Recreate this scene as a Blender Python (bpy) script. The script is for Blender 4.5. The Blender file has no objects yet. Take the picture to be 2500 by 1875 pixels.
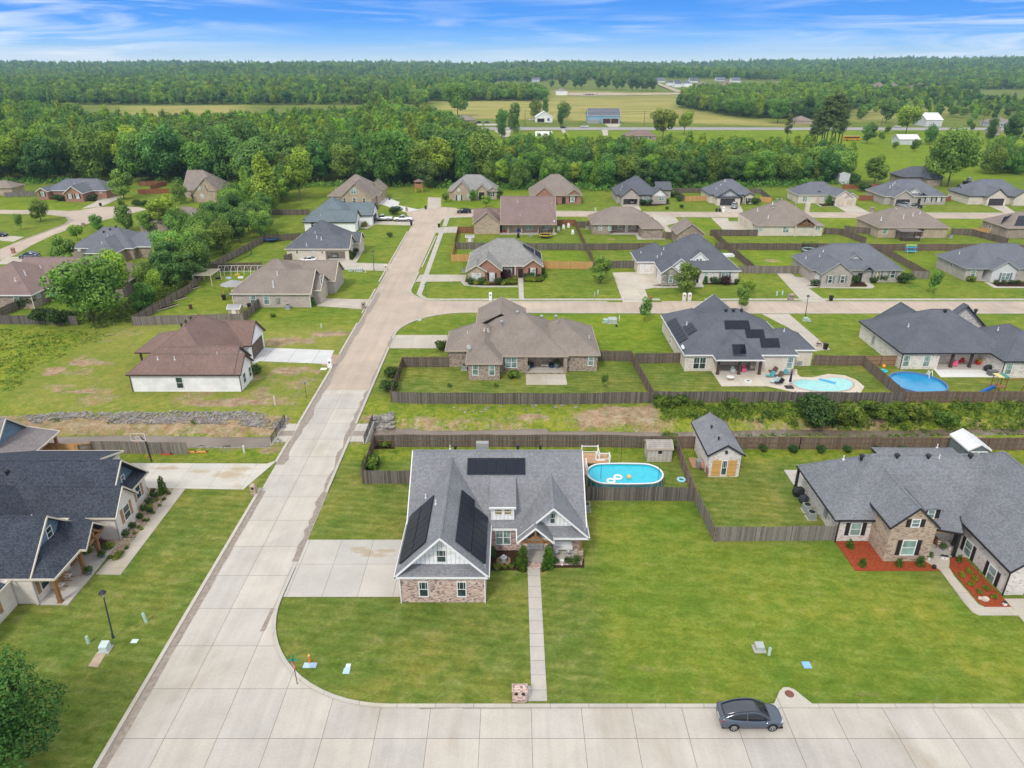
import bpy,math,random
import numpy as np
from mathutils import Vector,Matrix
random.seed(7);RNG=np.random.default_rng(7)
S=bpy.context.scene
COL=S.collection
R=math.radians
# camera
CAM_H,FPX=46.0,1735.0
PITCH=math.atan((937.5-151.5)/FPX)
cd=bpy.data.cameras.new("camera");cam=bpy.data.objects.new("camera",cd);COL.objects.link(cam)
cam.location=(0,0,CAM_H);cam.rotation_euler=(math.pi/2-PITCH,0,0)
cd.sensor_width=36;cd.lens=36*FPX/2500;cd.clip_start=1;cd.clip_end=30000
S.camera=cam
S.render.resolution_x,S.render.resolution_y=1024,768
S.view_settings.view_transform='Standard';S.view_settings.look='None'
S.view_settings.gamma=1;S.view_settings.exposure=0.36
try:S.view_settings.use_curve_mapping=False
except Exception:pass
# sky and sun: bright thin overcast, clear blue low in the north
SUN_EL,SUN_AZ=46,205
w=bpy.data.worlds.new("World");S.world=w;w.use_nodes=True
nt=w.node_tree;nt.nodes.clear()
def N(t,**k):
 n=nt.nodes.new(t)
 for a,b in k.items():setattr(n,a,b)
 return n
L=lambda a,b:nt.links.new(a,b)
out=N('ShaderNodeOutputWorld');bg=N('ShaderNodeBackground');bg.inputs[1].default_value=0.10
tc=N('ShaderNodeTexCoord');sep=N('ShaderNodeSeparateXYZ');L(tc.outputs['Generated'],sep.inputs[0])
sky=N('ShaderNodeTexSky');sky.sky_type='NISHITA';sky.sun_disc=False
sky.sun_elevation=R(SUN_EL);sky.sun_rotation=R(SUN_AZ);sky.altitude=50;sky.air_density=1.0;sky.dust_density=1.0;sky.ozone_density=1.5
def math_(op,a,b=None,clamp=False):
 n=N('ShaderNodeMath',operation=op);n.use_clamp=clamp
 for i,v in enumerate((a,b)):
  if v is None:continue
  if isinstance(v,(int,float)):n.inputs[i].default_value=v
  else:L(v,n.inputs[i])
 return n.outputs[0]
def ramp(fac,stops,interp='LINEAR'):
 n=N('ShaderNodeValToRGB');n.color_ramp.interpolation=interp
 e=n.color_ramp.elements
 while len(e)<len(stops):e.new(0.5)
 for i,(p,c)in enumerate(stops):
  e[i].position=p;e[i].color=(*c,1)if len(c)==3 else c
 L(fac,n.inputs[0]);return n.outputs[0]
def mixc(f,a,b,typ='MIX'):
 n=N('ShaderNodeMix',data_type='RGBA',blend_type=typ)
 for s,v in((n.inputs[0],f),(n.inputs[6],a),(n.inputs[7],b)):
  if isinstance(v,(int,float)):s.default_value=v
  elif isinstance(v,tuple):s.default_value=(*v,1)
  else:L(v,s)
 return n.outputs[2]
z=sep.outputs[2]
low=ramp(math_('MULTIPLY',z,10,True),[(0,(6.3,7.4,8.2)),(0.10,(4.4,6.3,8.4)),(0.24,(2.0,4.5,8.4)),(0.46,(.75,3.0,8.0)),(1,(.4,2.1,7.0))])
# cirrus: fine streaks everywhere, broad soft sheets to the left and right
def cirrus(sc,loc,rot,scale,det,lo,hi,dist=.8):
 mp=N('ShaderNodeMapping');L(tc.outputs['Generated'],mp.inputs[0]);mp.inputs['Scale'].default_value=sc;mp.inputs['Location'].default_value=loc;mp.inputs['Rotation'].default_value=(0,R(rot),0)
 n1=N('ShaderNodeTexNoise');n1.inputs['Scale'].default_value=scale;n1.inputs['Detail'].default_value=det;n1.inputs['Roughness'].default_value=.58;n1.inputs['Distortion'].default_value=dist;L(mp.outputs[0],n1.inputs[0])
 return ramp(n1.outputs[0],[(lo,(0,0,0)),(hi,(1,1,1))])
side=math_('MULTIPLY',math_('SUBTRACT',math_('ABSOLUTE',sep.outputs[0]),.22),3.0,True)
fine=math_('MULTIPLY',cirrus((3.2,3.2,46),(0,0,0),1.4,1.5,7,.50,.72),cirrus((1.1,1.1,9),(4.3,0,1),0,2.0,3,.42,.62))
broad=math_('MULTIPLY',math_('MULTIPLY',cirrus((2.6,2.6,30),(1.7,.4,.9),-2.2,1.3,8,.45,.72,1.2),side),1.15,True)
cl=math_('MAXIMUM',math_('MULTIPLY',fine,.5),broad);lowc=mixc(cl,low,(8.6,8.9,9.4))
deck=mixc(0.12,(9.0,9.1,9.3),sky.outputs[0])
fac=ramp(z,[(0.10,(0,0,0)),(0.34,(1,1,1))],'EASE')
L(mixc(fac,lowc,deck),bg.inputs[0]);L(bg.outputs[0],out.inputs[0])
sd=bpy.data.lights.new("sun",'SUN');sun=bpy.data.objects.new("sun",sd);COL.objects.link(sun)
sd.energy=1.6;sd.angle=R(11);sd.color=(1,.95,.87)
az=R(SUN_AZ);d=Vector((math.sin(az)*math.cos(R(SUN_EL)),math.cos(az)*math.cos(R(SUN_EL)),math.sin(R(SUN_EL))))
sun.rotation_euler=d.to_track_quat('Z','Y').to_euler();sun.location=(0,0,120)
# survey: points of the plan read off the aerial photograph, turned into metres on the ground
WIN={'a':(0,400,3.687),'b':(500,400,3.687),'c':(1000,400,3.687),'d':(1450,400,3.687),'e':(1900,400,3.687),'f':(0,750,3.687),'g':(500,750,3.687),'h':(1000,750,3.687),'i':(1450,750,3.687),'j':(1900,750,3.687),'k':(0,1100,3.687),'l':(850,1050,3.687),'m':(1350,1000,3.687),'n':(1900,1050,3.457),'o':(0,1475,3.687),'p':(500,1475,2.765),'q':(1200,1475,3.16),'r':(1700,1475,2.765),'t':(0,100,3.16),'u':(600,100,3.16),'v':(1200,100,3.16),'w':(1800,100,3.16),'N':(0,0,1)}
sp,cp=math.sin(PITCH),math.cos(PITCH)
def _ray(k,x,y):
 o=WIN[k];a=(o[0]+x/o[2]-1250)/FPX;b=(937.5-o[1]-y/o[2])/FPX
 return a,cp+b*sp,-sp+b*cp
def G(k,x,y,z=0.0):
 a,dy,dz=_ray(k,x,y);t=(CAM_H-z)/-dz
 return a*t,dy*t
def onY(k,x,y,Y):
 a,dy,dz=_ray(k,x,y);t=Y/dy
 return a*t,CAM_H+dz*t
def onX(k,x,y,X):
 a,dy,dz=_ray(k,x,y);t=X/a
 return dy*t,CAM_H+dz*t
# node materials
_m={}
def sock(s,v,l):
 if isinstance(v,(int,float)):s.default_value=v
 elif isinstance(v,tuple):s.default_value=(*v,1)if len(v)==3 and s.type=='RGBA' else v
 else:l(v,s)
class NB:
 def __init__(s,name,rough=.8,spec=.3,metal=0):
  s.m=bpy.data.materials.new(name);s.m.use_nodes=True;s.t=s.m.node_tree;s.t.nodes.clear()
  s.o=s.n('ShaderNodeOutputMaterial');s.b=s.n('ShaderNodeBsdfPrincipled');s.l(s.b.outputs[0],s.o.inputs[0])
  s.b.inputs['Roughness'].default_value=rough;s.b.inputs['Specular IOR Level'].default_value=spec;s.b.inputs['Metallic'].default_value=metal
 def n(s,t,**k):
  n=s.t.nodes.new(t)
  for a,b in k.items():setattr(n,a,b)
  return n
 def l(s,a,b):s.t.links.new(a,b)
 def coord(s,kind='UV'):
  return s.n('ShaderNodeTexCoord').outputs[kind]if kind!='World' else s.n('ShaderNodeNewGeometry').outputs['Position']
 def map(s,v,sc=(1,1,1),loc=(0,0,0),rot=(0,0,0)):
  m=s.n('ShaderNodeMapping');s.l(v,m.inputs[0]);m.inputs['Scale'].default_value=sc;m.inputs['Location'].default_value=loc;m.inputs['Rotation'].default_value=rot
  return m.outputs[0]
 def noise(s,v,sc,det=3,rough=.5,dist=0):
  n=s.n('ShaderNodeTexNoise');s.l(v,n.inputs[0]);n.inputs['Scale'].default_value=sc;n.inputs['Detail'].default_value=det
  n.inputs['Roughness'].default_value=rough;n.inputs['Distortion'].default_value=dist;return n.outputs[0]
 def ramp(s,f,stops,interp='LINEAR'):
  n=s.n('ShaderNodeValToRGB');n.color_ramp.interpolation=interp;e=n.color_ramp.elements
  while len(e)<len(stops):e.new(.5)
  for i,(p,c)in enumerate(stops):
   if isinstance(c,(int,float)):c=(c,c,c)
   e[i].position=p;e[i].color=(*c,1)
  s.l(f,n.inputs[0]);return n.outputs[0]
 def mix(s,f,a,b,typ='MIX'):
  n=s.n('ShaderNodeMix',data_type='RGBA',blend_type=typ)
  sock(n.inputs[0],f,s.l);sock(n.inputs[6],a,s.l);sock(n.inputs[7],b,s.l);return n.outputs[2]
 def math(s,op,a,b=0.0,clamp=False):
  n=s.n('ShaderNodeMath',operation=op);n.use_clamp=clamp;sock(n.inputs[0],a,s.l);sock(n.inputs[1],b,s.l);return n.outputs[0]
 def attr(s,name):
  n=s.n('ShaderNodeAttribute');n.attribute_name=name;return n
 def bump(s,h,st=.3,dist=.02):
  n=s.n('ShaderNodeBump');n.inputs['Strength'].default_value=st;n.inputs['Distance'].default_value=dist;s.l(h,n.inputs['Height']);s.l(n.outputs[0],s.b.inputs['Normal'])
 def done(s,col):sock(s.b.inputs['Base Color'],col,s.l);return s.m
def plain(name,c,rough=.6,spec=.3,metal=0,var=.12,sc=1.5):
 if name in _m:return _m[name]
 b=NB(name,rough,spec,metal);v=b.coord('World');n=b.noise(v,sc,4,.6)
 lo=tuple(x*(1-var)for x in c);hi=tuple(min(1,x*(1+var))for x in c)
 _m[name]=b.done(b.ramp(n,[(.3,lo),(.7,hi)]));return _m[name]
def brick(name,c1,c2,mortar,bw=.23,bh=.085,blotch=None,mort=.012,amt=.5):
 if name in _m:return _m[name]
 b=NB(name,.9,.15);uv=b.coord('UV')
 t=b.n('ShaderNodeTexBrick');b.l(uv,t.inputs[0]);t.inputs['Scale'].default_value=1
 t.inputs['Brick Width'].default_value=bw;t.inputs['Row Height'].default_value=bh;t.inputs['Mortar Size'].default_value=mort
 t.inputs['Mortar Smooth'].default_value=.2;t.inputs['Bias'].default_value=0
 sock(t.inputs['Color1'],c1,b.l);sock(t.inputs['Color2'],c2,b.l);sock(t.inputs['Mortar'],mortar,b.l)
 c=t.outputs[0]
 if blotch:
  cell=b.n('ShaderNodeTexWhiteNoise',noise_dimensions='2D')
  sn=b.n('ShaderNodeVectorMath',operation='FLOOR');b.l(b.map(uv,(1/bw,1/bh,1)),sn.inputs[0]);b.l(sn.outputs[0],cell.inputs[0])
  c=b.mix(b.ramp(cell.outputs[0],[(1-amt,0),(1-amt+.05,.8)]),c,blotch)
 n=b.noise(b.coord('World'),.5,4,.6)
 c=b.mix(1.0,c,b.ramp(n,[(.3,.86),(.7,1.1)]),'MULTIPLY')
 b.bump(t.outputs[1],.25,-.01)
 _m[name]=b.done(c);return _m[name]
def shingle(name,c,dark=.72,light=1.18,row=.15,bw=.19):
 c=tuple(x*1.16 for x in c);dark=.55+dark*.42;light=.3+light*.7
 if name in _m:return _m[name]
 b=NB(name,.95,.15);uv=b.coord('UV')
 t=b.n('ShaderNodeTexBrick');b.l(uv,t.inputs[0]);t.inputs['Scale'].default_value=1;t.offset_frequency=2;t.offset=.37
 t.inputs['Brick Width'].default_value=bw;t.inputs['Row Height'].default_value=row;t.inputs['Mortar Size'].default_value=.016;t.inputs['Mortar Smooth'].default_value=.4
 sock(t.inputs['Color1'],tuple(x*dark for x in c),b.l);sock(t.inputs['Color2'],tuple(x*light for x in c),b.l);sock(t.inputs['Mortar'],tuple(x*.5 for x in c),b.l)
 n=b.noise(b.coord('World'),.35,4,.6);n2=b.noise(b.map(uv,(1,.35,1)),2.2,3,.6)
 col=b.mix(1.0,t.outputs[0],b.ramp(n,[(.3,.9),(.7,1.1)]),'MULTIPLY');col=b.mix(1.0,col,b.ramp(n2,[(.3,.97),(.7,1.03)]),'MULTIPLY')
 _m[name]=b.done(col);return _m[name]
def concrete(name,c,joints=None,stain=.18,sc=.35,jw=.03,joff=(0,0),blotch=(.30,.24,.16),spots=(),cracks=0):
 if name in _m:return _m[name]
 b=NB(name,.85,.25);v=b.coord('World')
 n=b.noise(v,sc,6,.62,.3);n2=b.noise(v,6,4,.7);n3=b.noise(b.map(v,(1,.5,1)),.16,5,.55,.6)
 col=b.mix(1.0,c,b.ramp(n,[(.3,.90),(.7,1.07)]),'MULTIPLY');col=b.mix(1.0,col,b.ramp(n2,[(.3,.93),(.7,1.06)]),'MULTIPLY')
 col=b.mix(b.ramp(n3,[(.56,0),(.74,stain)]),col,blotch)
 if cracks:
  vo=b.n('ShaderNodeTexVoronoi',feature='DISTANCE_TO_EDGE');b.l(b.noise(v,.5,3,.6)if 0 else v,vo.inputs[0]);vo.inputs['Scale'].default_value=.085
  col=b.mix(b.ramp(vo.outputs['Distance'],[(.0,cracks),(.006,0)]),col,(.22,.20,.18));col=b.mix(1.0,col,b.ramp(b.noise(b.map(v,(1.1,.05,1)),.9,4,.6),[(.35,.93),(.65,1.04)]),'MULTIPLY');col=b.mix(1.0,col,b.ramp(b.noise(v,.045,4,.6),[(.35,.93),(.65,1.05)]),'MULTIPLY')
 for sx,sy,rx,ry in spots:
  ln=b.n('ShaderNodeVectorMath',operation='LENGTH');b.l(b.map(v,(1/rx,1/ry,0),(-sx/rx,-sy/ry,0)),ln.inputs[0])
  e=b.math('ADD',ln.outputs['Value'],b.math('MULTIPLY',b.math('SUBTRACT',b.noise(v,1.1,6,.7,.5),.5),2.2));col=b.mix(b.ramp(e,[(.45,.62),(1.0,0)]),col,blotch)
 if joints:
  t=b.n('ShaderNodeTexBrick');b.l(b.map(v,(1,1,1),(joff[0],joff[1],0)),t.inputs[0]);t.inputs['Scale'].default_value=1;t.offset=0;t.offset_frequency=1
  t.inputs['Brick Width'].default_value=joints[0];t.inputs['Row Height'].default_value=joints[1];t.inputs['Mortar Size'].default_value=jw;t.inputs['Mortar Smooth'].default_value=.1
  sock(t.inputs['Color1'],(.94,.95,.96),b.l);sock(t.inputs['Color2'],(1.05,1.03,1.0),b.l);sock(t.inputs['Mortar'],(.40,.38,.36),b.l)
  col=b.mix(1.0,col,t.outputs[0],'MULTIPLY')
 _m[name]=b.done(col);return _m[name]
def boards(name,c,bw=.14,var=.45,axis='u',streak=6,rough=.85):
 if name in _m:return _m[name]
 b=NB(name,rough,.2);uv=b.coord('UV');s=b.n('ShaderNodeSeparateXYZ');b.l(uv,s.inputs[0]);u=s.outputs[0 if axis=='u' else 1]
 f=b.math('FLOOR',b.math('DIVIDE',u,bw));wn=b.n('ShaderNodeTexWhiteNoise',noise_dimensions='1D');b.l(f,wn.inputs['W'])
 fr=b.math('FRACT',b.math('DIVIDE',u,bw));gap=b.math('GREATER_THAN',b.math('ABSOLUTE',b.math('SUBTRACT',fr,.5)),.44)
 st=b.noise(b.map(uv,(streak,1,1)if axis=='u' else(1,streak,1)),1.6,4,.65)
 col=b.mix(1.0,c,b.ramp(wn.outputs[0],[(0,1-var),(1,1+var)]),'MULTIPLY');col=b.mix(1.0,col,b.ramp(st,[(.3,.78),(.7,1.22)]),'MULTIPLY')
 col=b.mix(b.math('MULTIPLY',gap,.55),col,tuple(x*.25 for x in c))
 _m[name]=b.done(col);return _m[name]
def glass(name='window_glass',c=(.035,.06,.06)):
 if name in _m:return _m[name]
 b=NB(name,.08,.6);n=b.noise(b.coord('World'),.8,2)
 _m[name]=b.done(b.ramp(n,[(.35,tuple(x*.6 for x in c)),(.65,tuple(x*1.6 for x in c))]));return _m[name]
def solar_mat():
 if 'solar_cells' in _m:return _m['solar_cells']
 b=NB('solar_cells',.32,.25);uv=b.coord('UV');t=b.n('ShaderNodeTexBrick');b.l(uv,t.inputs[0]);t.offset=0;t.inputs['Scale'].default_value=1
 t.inputs['Brick Width'].default_value=.16;t.inputs['Row Height'].default_value=.16;t.inputs['Mortar Size'].default_value=.004
 sock(t.inputs['Color1'],(.010,.013,.024),b.l);sock(t.inputs['Color2'],(.013,.016,.028),b.l);sock(t.inputs['Mortar'],(.03,.032,.04),b.l)
 _m['solar_cells']=b.done(t.outputs[0]);return _m['solar_cells']
def foliage(name,dark,light,yel=None,sc=.6,trans=.25):
 if name in _m:return _m[name]
 b=NB(name,.6,.25);oi=b.n('ShaderNodeObjectInfo');at=b.attr('tone')
 n=b.noise(b.coord('World'),sc,3,.6)
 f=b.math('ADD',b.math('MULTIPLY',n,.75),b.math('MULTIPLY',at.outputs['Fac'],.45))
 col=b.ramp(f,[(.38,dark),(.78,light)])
 hs=b.n('ShaderNodeHueSaturation');b.l(col,hs.inputs['Color'])
 b.l(b.math('ADD',b.math('MULTIPLY',oi.outputs['Random'],.05),.480),hs.inputs['Hue'])
 ln=b.noise(oi.outputs['Location'],.013,3,.6);r2=b.math('FRACT',b.math('MULTIPLY',oi.outputs['Random'],7.31))
 b.l(b.math('ADD',b.math('ADD',b.math('MULTIPLY',r2,.36),.32),b.math('MULTIPLY',ln,1.0)),hs.inputs['Value'])
 tr=b.n('ShaderNodeBsdfTranslucent');b.l(hs.outputs[0],tr.inputs[0]);mx=b.n('ShaderNodeMixShader');mx.inputs[0].default_value=trans
 b.l(hs.outputs[0],b.b.inputs['Base Color']);b.l(b.b.outputs[0],mx.inputs[1]);b.l(tr.outputs[0],mx.inputs[2]);b.l(mx.outputs[0],b.o.inputs[0])
 _m[name]=b.m;return _m[name]
# mesh building
ORG={}
def tag(o,label=None,cat=None,group=None,kind=None):
 if label:o['label']=label
 if cat:o['category']=cat
 if group:o['group']=group
 if kind:o['kind']=kind
 return o
def thing(name,label,cat,loc=(0,0,0),group=None):
 o=bpy.data.objects.new(name,None);COL.objects.link(o);o.location=loc;o.empty_display_size=.3
 ORG[o.name]=Vector(loc);return tag(o,label,cat,group)
class MB:
 def __init__(s):s.v=[];s.f=[];s.mi=[];s.cur=0;s.smooth=False
 def add(s,vs,fs):
  b=len(s.v);s.v+=[tuple(v)for v in vs];s.f+=[tuple(i+b for i in f)for f in fs];s.mi+=[s.cur]*len(fs);return s
 def box(s,x0,x1,y0,y1,z0,z1):
  return s.add([(x0,y0,z0),(x1,y0,z0),(x1,y1,z0),(x0,y1,z0),(x0,y0,z1),(x1,y0,z1),(x1,y1,z1),(x0,y1,z1)],[(0,3,2,1),(4,5,6,7),(0,1,5,4),(1,2,6,5),(2,3,7,6),(3,0,4,7)])
 def obox(s,c,ax,ay,az):
  c,ax,ay,az=map(Vector,(c,ax,ay,az));vs=[c+ax*i+ay*j+az*k for k in(-1,1)for i,j in((-1,-1),(1,-1),(1,1),(-1,1))]
  return s.add(vs,[(0,3,2,1),(4,5,6,7),(0,1,5,4),(1,2,6,5),(2,3,7,6),(3,0,4,7)])
 def bar(s,p,q,w,h):
  p,q=Vector(p),Vector(q);d=(q-p);up=Vector((0,0,1))if abs(d.normalized().z)<.9 else Vector((0,1,0))
  sd=d.cross(up).normalized();u2=sd.cross(d).normalized()
  return s.obox((p+q)/2,d/2,sd*w/2,u2*h/2)
 def prism(s,pts,z0,z1):
  a=sum(pts[i][0]*pts[(i+1)%len(pts)][1]-pts[(i+1)%len(pts)][0]*pts[i][1]for i in range(len(pts)))
  if a<0:pts=pts[::-1]
  n=len(pts);vs=[(p[0],p[1],z0)for p in pts]+[(p[0],p[1],z1)for p in pts]
  return s.add(vs,[tuple(range(n))[::-1],tuple(range(n,2*n))]+[(i,(i+1)%n,n+(i+1)%n,n+i)for i in range(n)])
 def tube(s,p,q,r0,r1=None,n=8):
  r1=r0 if r1 is None else r1;p,q=Vector(p),Vector(q);d=(q-p).normalized();u=d.orthogonal().normalized();w_=d.cross(u)
  vs=[c+(u*math.cos(2*math.pi*i/n)+w_*math.sin(2*math.pi*i/n))*r for c,r in((p,r0),(q,r1))for i in range(n)]
  return s.add(vs,[(i,(i+1)%n,n+(i+1)%n,n+i)for i in range(n)]+[tuple(range(n))[::-1],tuple(range(n,2*n))])
 def ball(s,c,r,seg=10,ring=6,jit=0,rnd=random):
  if isinstance(r,(int,float)):r=(r,r,r)
  vs=[(c[0],c[1],c[2]+r[2])]
  for j in range(1,ring):
   t=math.pi*j/ring
   for i in range(seg):
    k=1+rnd.uniform(-jit,jit);p=2*math.pi*i/seg
    vs.append((c[0]+r[0]*math.sin(t)*math.cos(p)*k,c[1]+r[1]*math.sin(t)*math.sin(p)*k,c[2]+r[2]*math.cos(t)*k))
  vs.append((c[0],c[1],c[2]-r[2]));e=len(vs)-1;fs=[(0,1+i,1+(i+1)%seg)for i in range(seg)]
  for j in range(ring-2):
   for i in range(seg):fs.append((1+j*seg+i,1+(j+1)*seg+i,1+(j+1)*seg+(i+1)%seg,1+j*seg+(i+1)%seg))
  fs+=[(e,e-seg+(i+1)%seg,e-seg+i)for i in range(seg)]
  return s.add(vs,fs)
 def torus(s,c,R_,r,sx=1,sy=1,n=24,m=8):
  vs=[(c[0]+(R_+r*math.cos(b))*math.cos(a)*sx,c[1]+(R_+r*math.cos(b))*math.sin(a)*sy,c[2]+r*math.sin(b))for a in[2*math.pi*i/n for i in range(n)]for b in[2*math.pi*j/m for j in range(m)]]
  return s.add(vs,[(i*m+j,((i+1)%n)*m+j,((i+1)%n)*m+(j+1)%m,i*m+(j+1)%m)for i in range(n)for j in range(m)])
 def build(s,name,mats,parent=None,org=None,smooth=None):
  o_=Vector((0,0,0))
  if parent is not None:o_=ORG[parent.name]
  elif org is not None:o_=Vector(org)
  me=bpy.data.meshes.new(name);V=np.array(s.v,dtype=float)-np.array(o_)
  me.from_pydata(V.tolist(),[],s.f)
  if not isinstance(mats,(list,tuple)):mats=[mats]
  for m in mats:me.materials.append(m)
  if len(mats)>1:me.polygons.foreach_set('material_index',s.mi)
  me.update();nn=np.zeros(len(me.polygons)*3);me.polygons.foreach_get('normal',nn);nn=nn.reshape(-1,3)
  uvl=me.uv_layers.new(name='UVMap');lt=np.zeros(len(me.polygons),int);me.polygons.foreach_get('loop_total',lt)
  li=np.zeros(len(me.loops),int);me.loops.foreach_get('vertex_index',li);NL=np.repeat(nn,lt,axis=0);P=np.array(s.v,dtype=float)[li]
  U=np.stack([-NL[:,1],NL[:,0],np.zeros(len(NL))],1);ln=np.linalg.norm(U,axis=1);flat=ln<.05
  U[flat]=(1,0,0);U[~flat]/=ln[~flat][:,None];Vv=np.cross(NL,U)
  uv=np.stack([(P*U).sum(1),(P*Vv).sum(1)],1);uvl.data.foreach_set('uv',uv.ravel())
  if smooth or(smooth is None and s.smooth):me.polygons.foreach_set('use_smooth',[True]*len(me.polygons))
  o=bpy.data.objects.new(name,me);COL.objects.link(o);o.location=o_ if parent is None else(0,0,0)
  if parent is not None:o.parent=parent;ORG[o.name]=ORG[parent.name]
  else:ORG[o.name]=o_
  return o
def sub(o):
 return o
def copy_tree(o,parent=None):
 c=o.copy();COL.objects.link(c);c.parent=parent
 for ch in o.children:copy_tree(ch,c)
 return c
# ground: one sheet to the horizon, creek channel cut into it, hills far off
def smooth(a,b,x):t=np.clip((x-a)/(b-a),0,1);return t*t*(3-2*t)
def creek_c(x):return 84.35+1.7*smooth(-30,-20,x)+np.clip((x+18)*.016,0,1.2)+.25*np.sin(x*.21)
def ground_z(x,y):
 x=np.asarray(x,float);y=np.asarray(y,float);d=np.abs(y-creek_c(x))
 wid=np.where(x>5,.25,.45+.5*(np.abs(x+17)<4));dep=1.25*(1-smooth(wid,wid+2.8,d))
 dep=dep*(1-smooth(-31.9,-31.4,x)*(1-smooth(-19.9,-19.4,x)))
 far=15*smooth(1500,4000,y)+9*smooth(1200,2200,y)*(np.sin(x/380+1+y/900)*np.cos(y/210)+.5*np.sin(x/170))+22*smooth(900,2400,x)*smooth(1800,3600,y)
 far=far-90*smooth(4300,6500,y)
 return -dep+far
def gz(x,y):return float(ground_z(x,y))
def axis(segs):
 out=[]
 for a,b,st in segs:out+=list(np.arange(a,b,st))
 return np.array(out)
def geo(a,b,r0,k):
 v=[a];st=r0
 while v[-1]<b:v.append(v[-1]+st);st*=k
 return v[1:]
xs=np.array(sorted([-t for t in geo(900,8000,12,1.12)]+list(axis([(-900,-220,8),(-220,-75,2.2),(-75,85,.65),(85,220,2.2),(220,901,8)]))+geo(900,8000,12,1.12)))
ys=np.array(list(axis([(-60,22,8),(22,112,.65),(112,260,1.3),(260,460,3),(460,1300,7)]))+[1300]+geo(1300,7500,10,1.06))
X,Y=np.meshgrid(xs,ys);ZG=ground_z(X,Y)
NX,NY=len(xs),len(ys)
def vnoise(x,y,sc,seed=0):
 x=x/sc;y=y/sc;xi=np.floor(x).astype(int);yi=np.floor(y).astype(int);fx=x-xi;fy=y-yi;fx=fx*fx*(3-2*fx);fy=fy*fy*(3-2*fy)
 h=lambda a,b:np.modf(np.abs(np.sin(a*127.1+b*311.7+seed*74.7)*43758.5453))[0]
 return(h(xi,yi)*(1-fx)+h(xi+1,yi)*fx)*(1-fy)+(h(xi,yi+1)*(1-fx)+h(xi+1,yi+1)*fx)*fy
def fbm(x,y,sc,seed=0):return(vnoise(x,y,sc,seed)*.5+vnoise(x,y,sc/2.1,seed+1)*.3+vnoise(x,y,sc/4.3,seed+2)*.2)
def inpoly(poly,soft=1.0,wob=0):
 px_=X+(fbm(X,Y,9,5)-.5)*wob;py_=Y+(fbm(X,Y,9,9)-.5)*wob
 ins=np.zeros(X.shape,bool);dist=np.full(X.shape,1e9)
 for(x0,y0),(x1,y1)in zip(poly,poly[1:]+poly[:1]):
  c=((y0>py_)!=(y1>py_));xi=(x1-x0)*(py_-y0)/((y1-y0)or 1e-9)+x0;ins^=c&(px_<xi)
  dx,dy=x1-x0,y1-y0;t=np.clip(((px_-x0)*dx+(py_-y0)*dy)/(dx*dx+dy*dy+1e-9),0,1);dist=np.minimum(dist,np.hypot(px_-x0-t*dx,py_-y0-t*dy))
 return np.where(ins,np.clip(.5+dist/soft/2,0,1),np.clip(.5-dist/soft/2,0,1))
def spot(k,x,y,rx,ry,z=0):
 cx,cy=G(k,x,y);d=np.hypot((X-cx)/rx,(Y-cy)/ry)+(fbm(X,Y,2.4,int(x)%17)-.5)*1.5;return np.clip(1.35-d,0,1)
def P(*pts):return[G(*p)for p in pts]
dirt=np.zeros(X.shape);hay=np.zeros(X.shape);rough=np.zeros(X.shape);bright=np.zeros(X.shape)
# creek banks: bare soil, rubble and rank grass
dcr=np.abs(Y-creek_c(X));near=(np.abs(X)<160)
bank=near*(1-smooth(3.2,6.0,dcr+(fbm(X,Y,5,3)-.5)*4));dirt=np.maximum(dirt,bank*(.30+.9*(fbm(X,Y,4,11)-.40)))
dirt=np.maximum(dirt,near*(X<-31)*(1-smooth(1.6,3.6,np.abs(Y-88.3)))*.62)
rough=np.maximum(rough,near*(1-smooth(8,11,np.abs(Y-87.5)))*.8)
rough=np.maximum(rough,near*(X>18)*(1-smooth(9,11,np.abs(Y-89)))*1.0)
dirt=np.maximum(dirt,inpoly(P(('h',1480,940),('h',1700,880),('h',2212,870),('i',570,900),('i',600,1060),('h',1500,1060)),1.5,4)*.72)
dirt=np.maximum(dirt,inpoly(P(('h',60,1040),('h',450,975),('h',1100,1000),('h',1450,1000),('h',1400,1050),('h',400,1085)),1.5,5)*.5)
# white house lot: dry worn lawn, gravel and bare clay
lot=inpoly(P(('g',0,60),('g',560,180),('g',1330,190),('g',870,1000),('f',200,930),('f',0,900),('f',900,200)),3,4);rough=np.maximum(rough,lot*.5);hay=np.maximum(hay,lot*.34)
dirt=np.maximum(dirt,lot*np.clip((fbm(X,Y,7,21)-.50)*3.2,0,.5))
for a in((('g',750,300,5.5,2.6)),(('g',1120,240,3.5,1.5)),(('g',420,860,6,1.5)),(('f',830,500,4,2)),(('f',700,760,3.5,.8)),(('f',2000,860,7,1.2)),(('g',800,570,5,2)),(('f',480,580,2,2)),(('h',1100,985,3,.8)),(('d',1600,870,2.5,1.2)),(('c',1830,675,2,1))):
 dirt=np.maximum(dirt,spot(*a)*.95)
rough=np.maximum(rough,inpoly(P(('f',0,150),('f',500,190),('f',1200,200),('f',700,380),('f',0,870),('f',-900,900),('f',-900,150)),4,8))
dirt=np.maximum(dirt,inpoly(P(('g',445,650),('g',520,500),('g',1100,520),('g',1130,560),('g',900,900),('g',300,860)),2,3)*np.clip(fbm(X,Y,3.0,33)*1.5-.34,0,.6))
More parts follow.
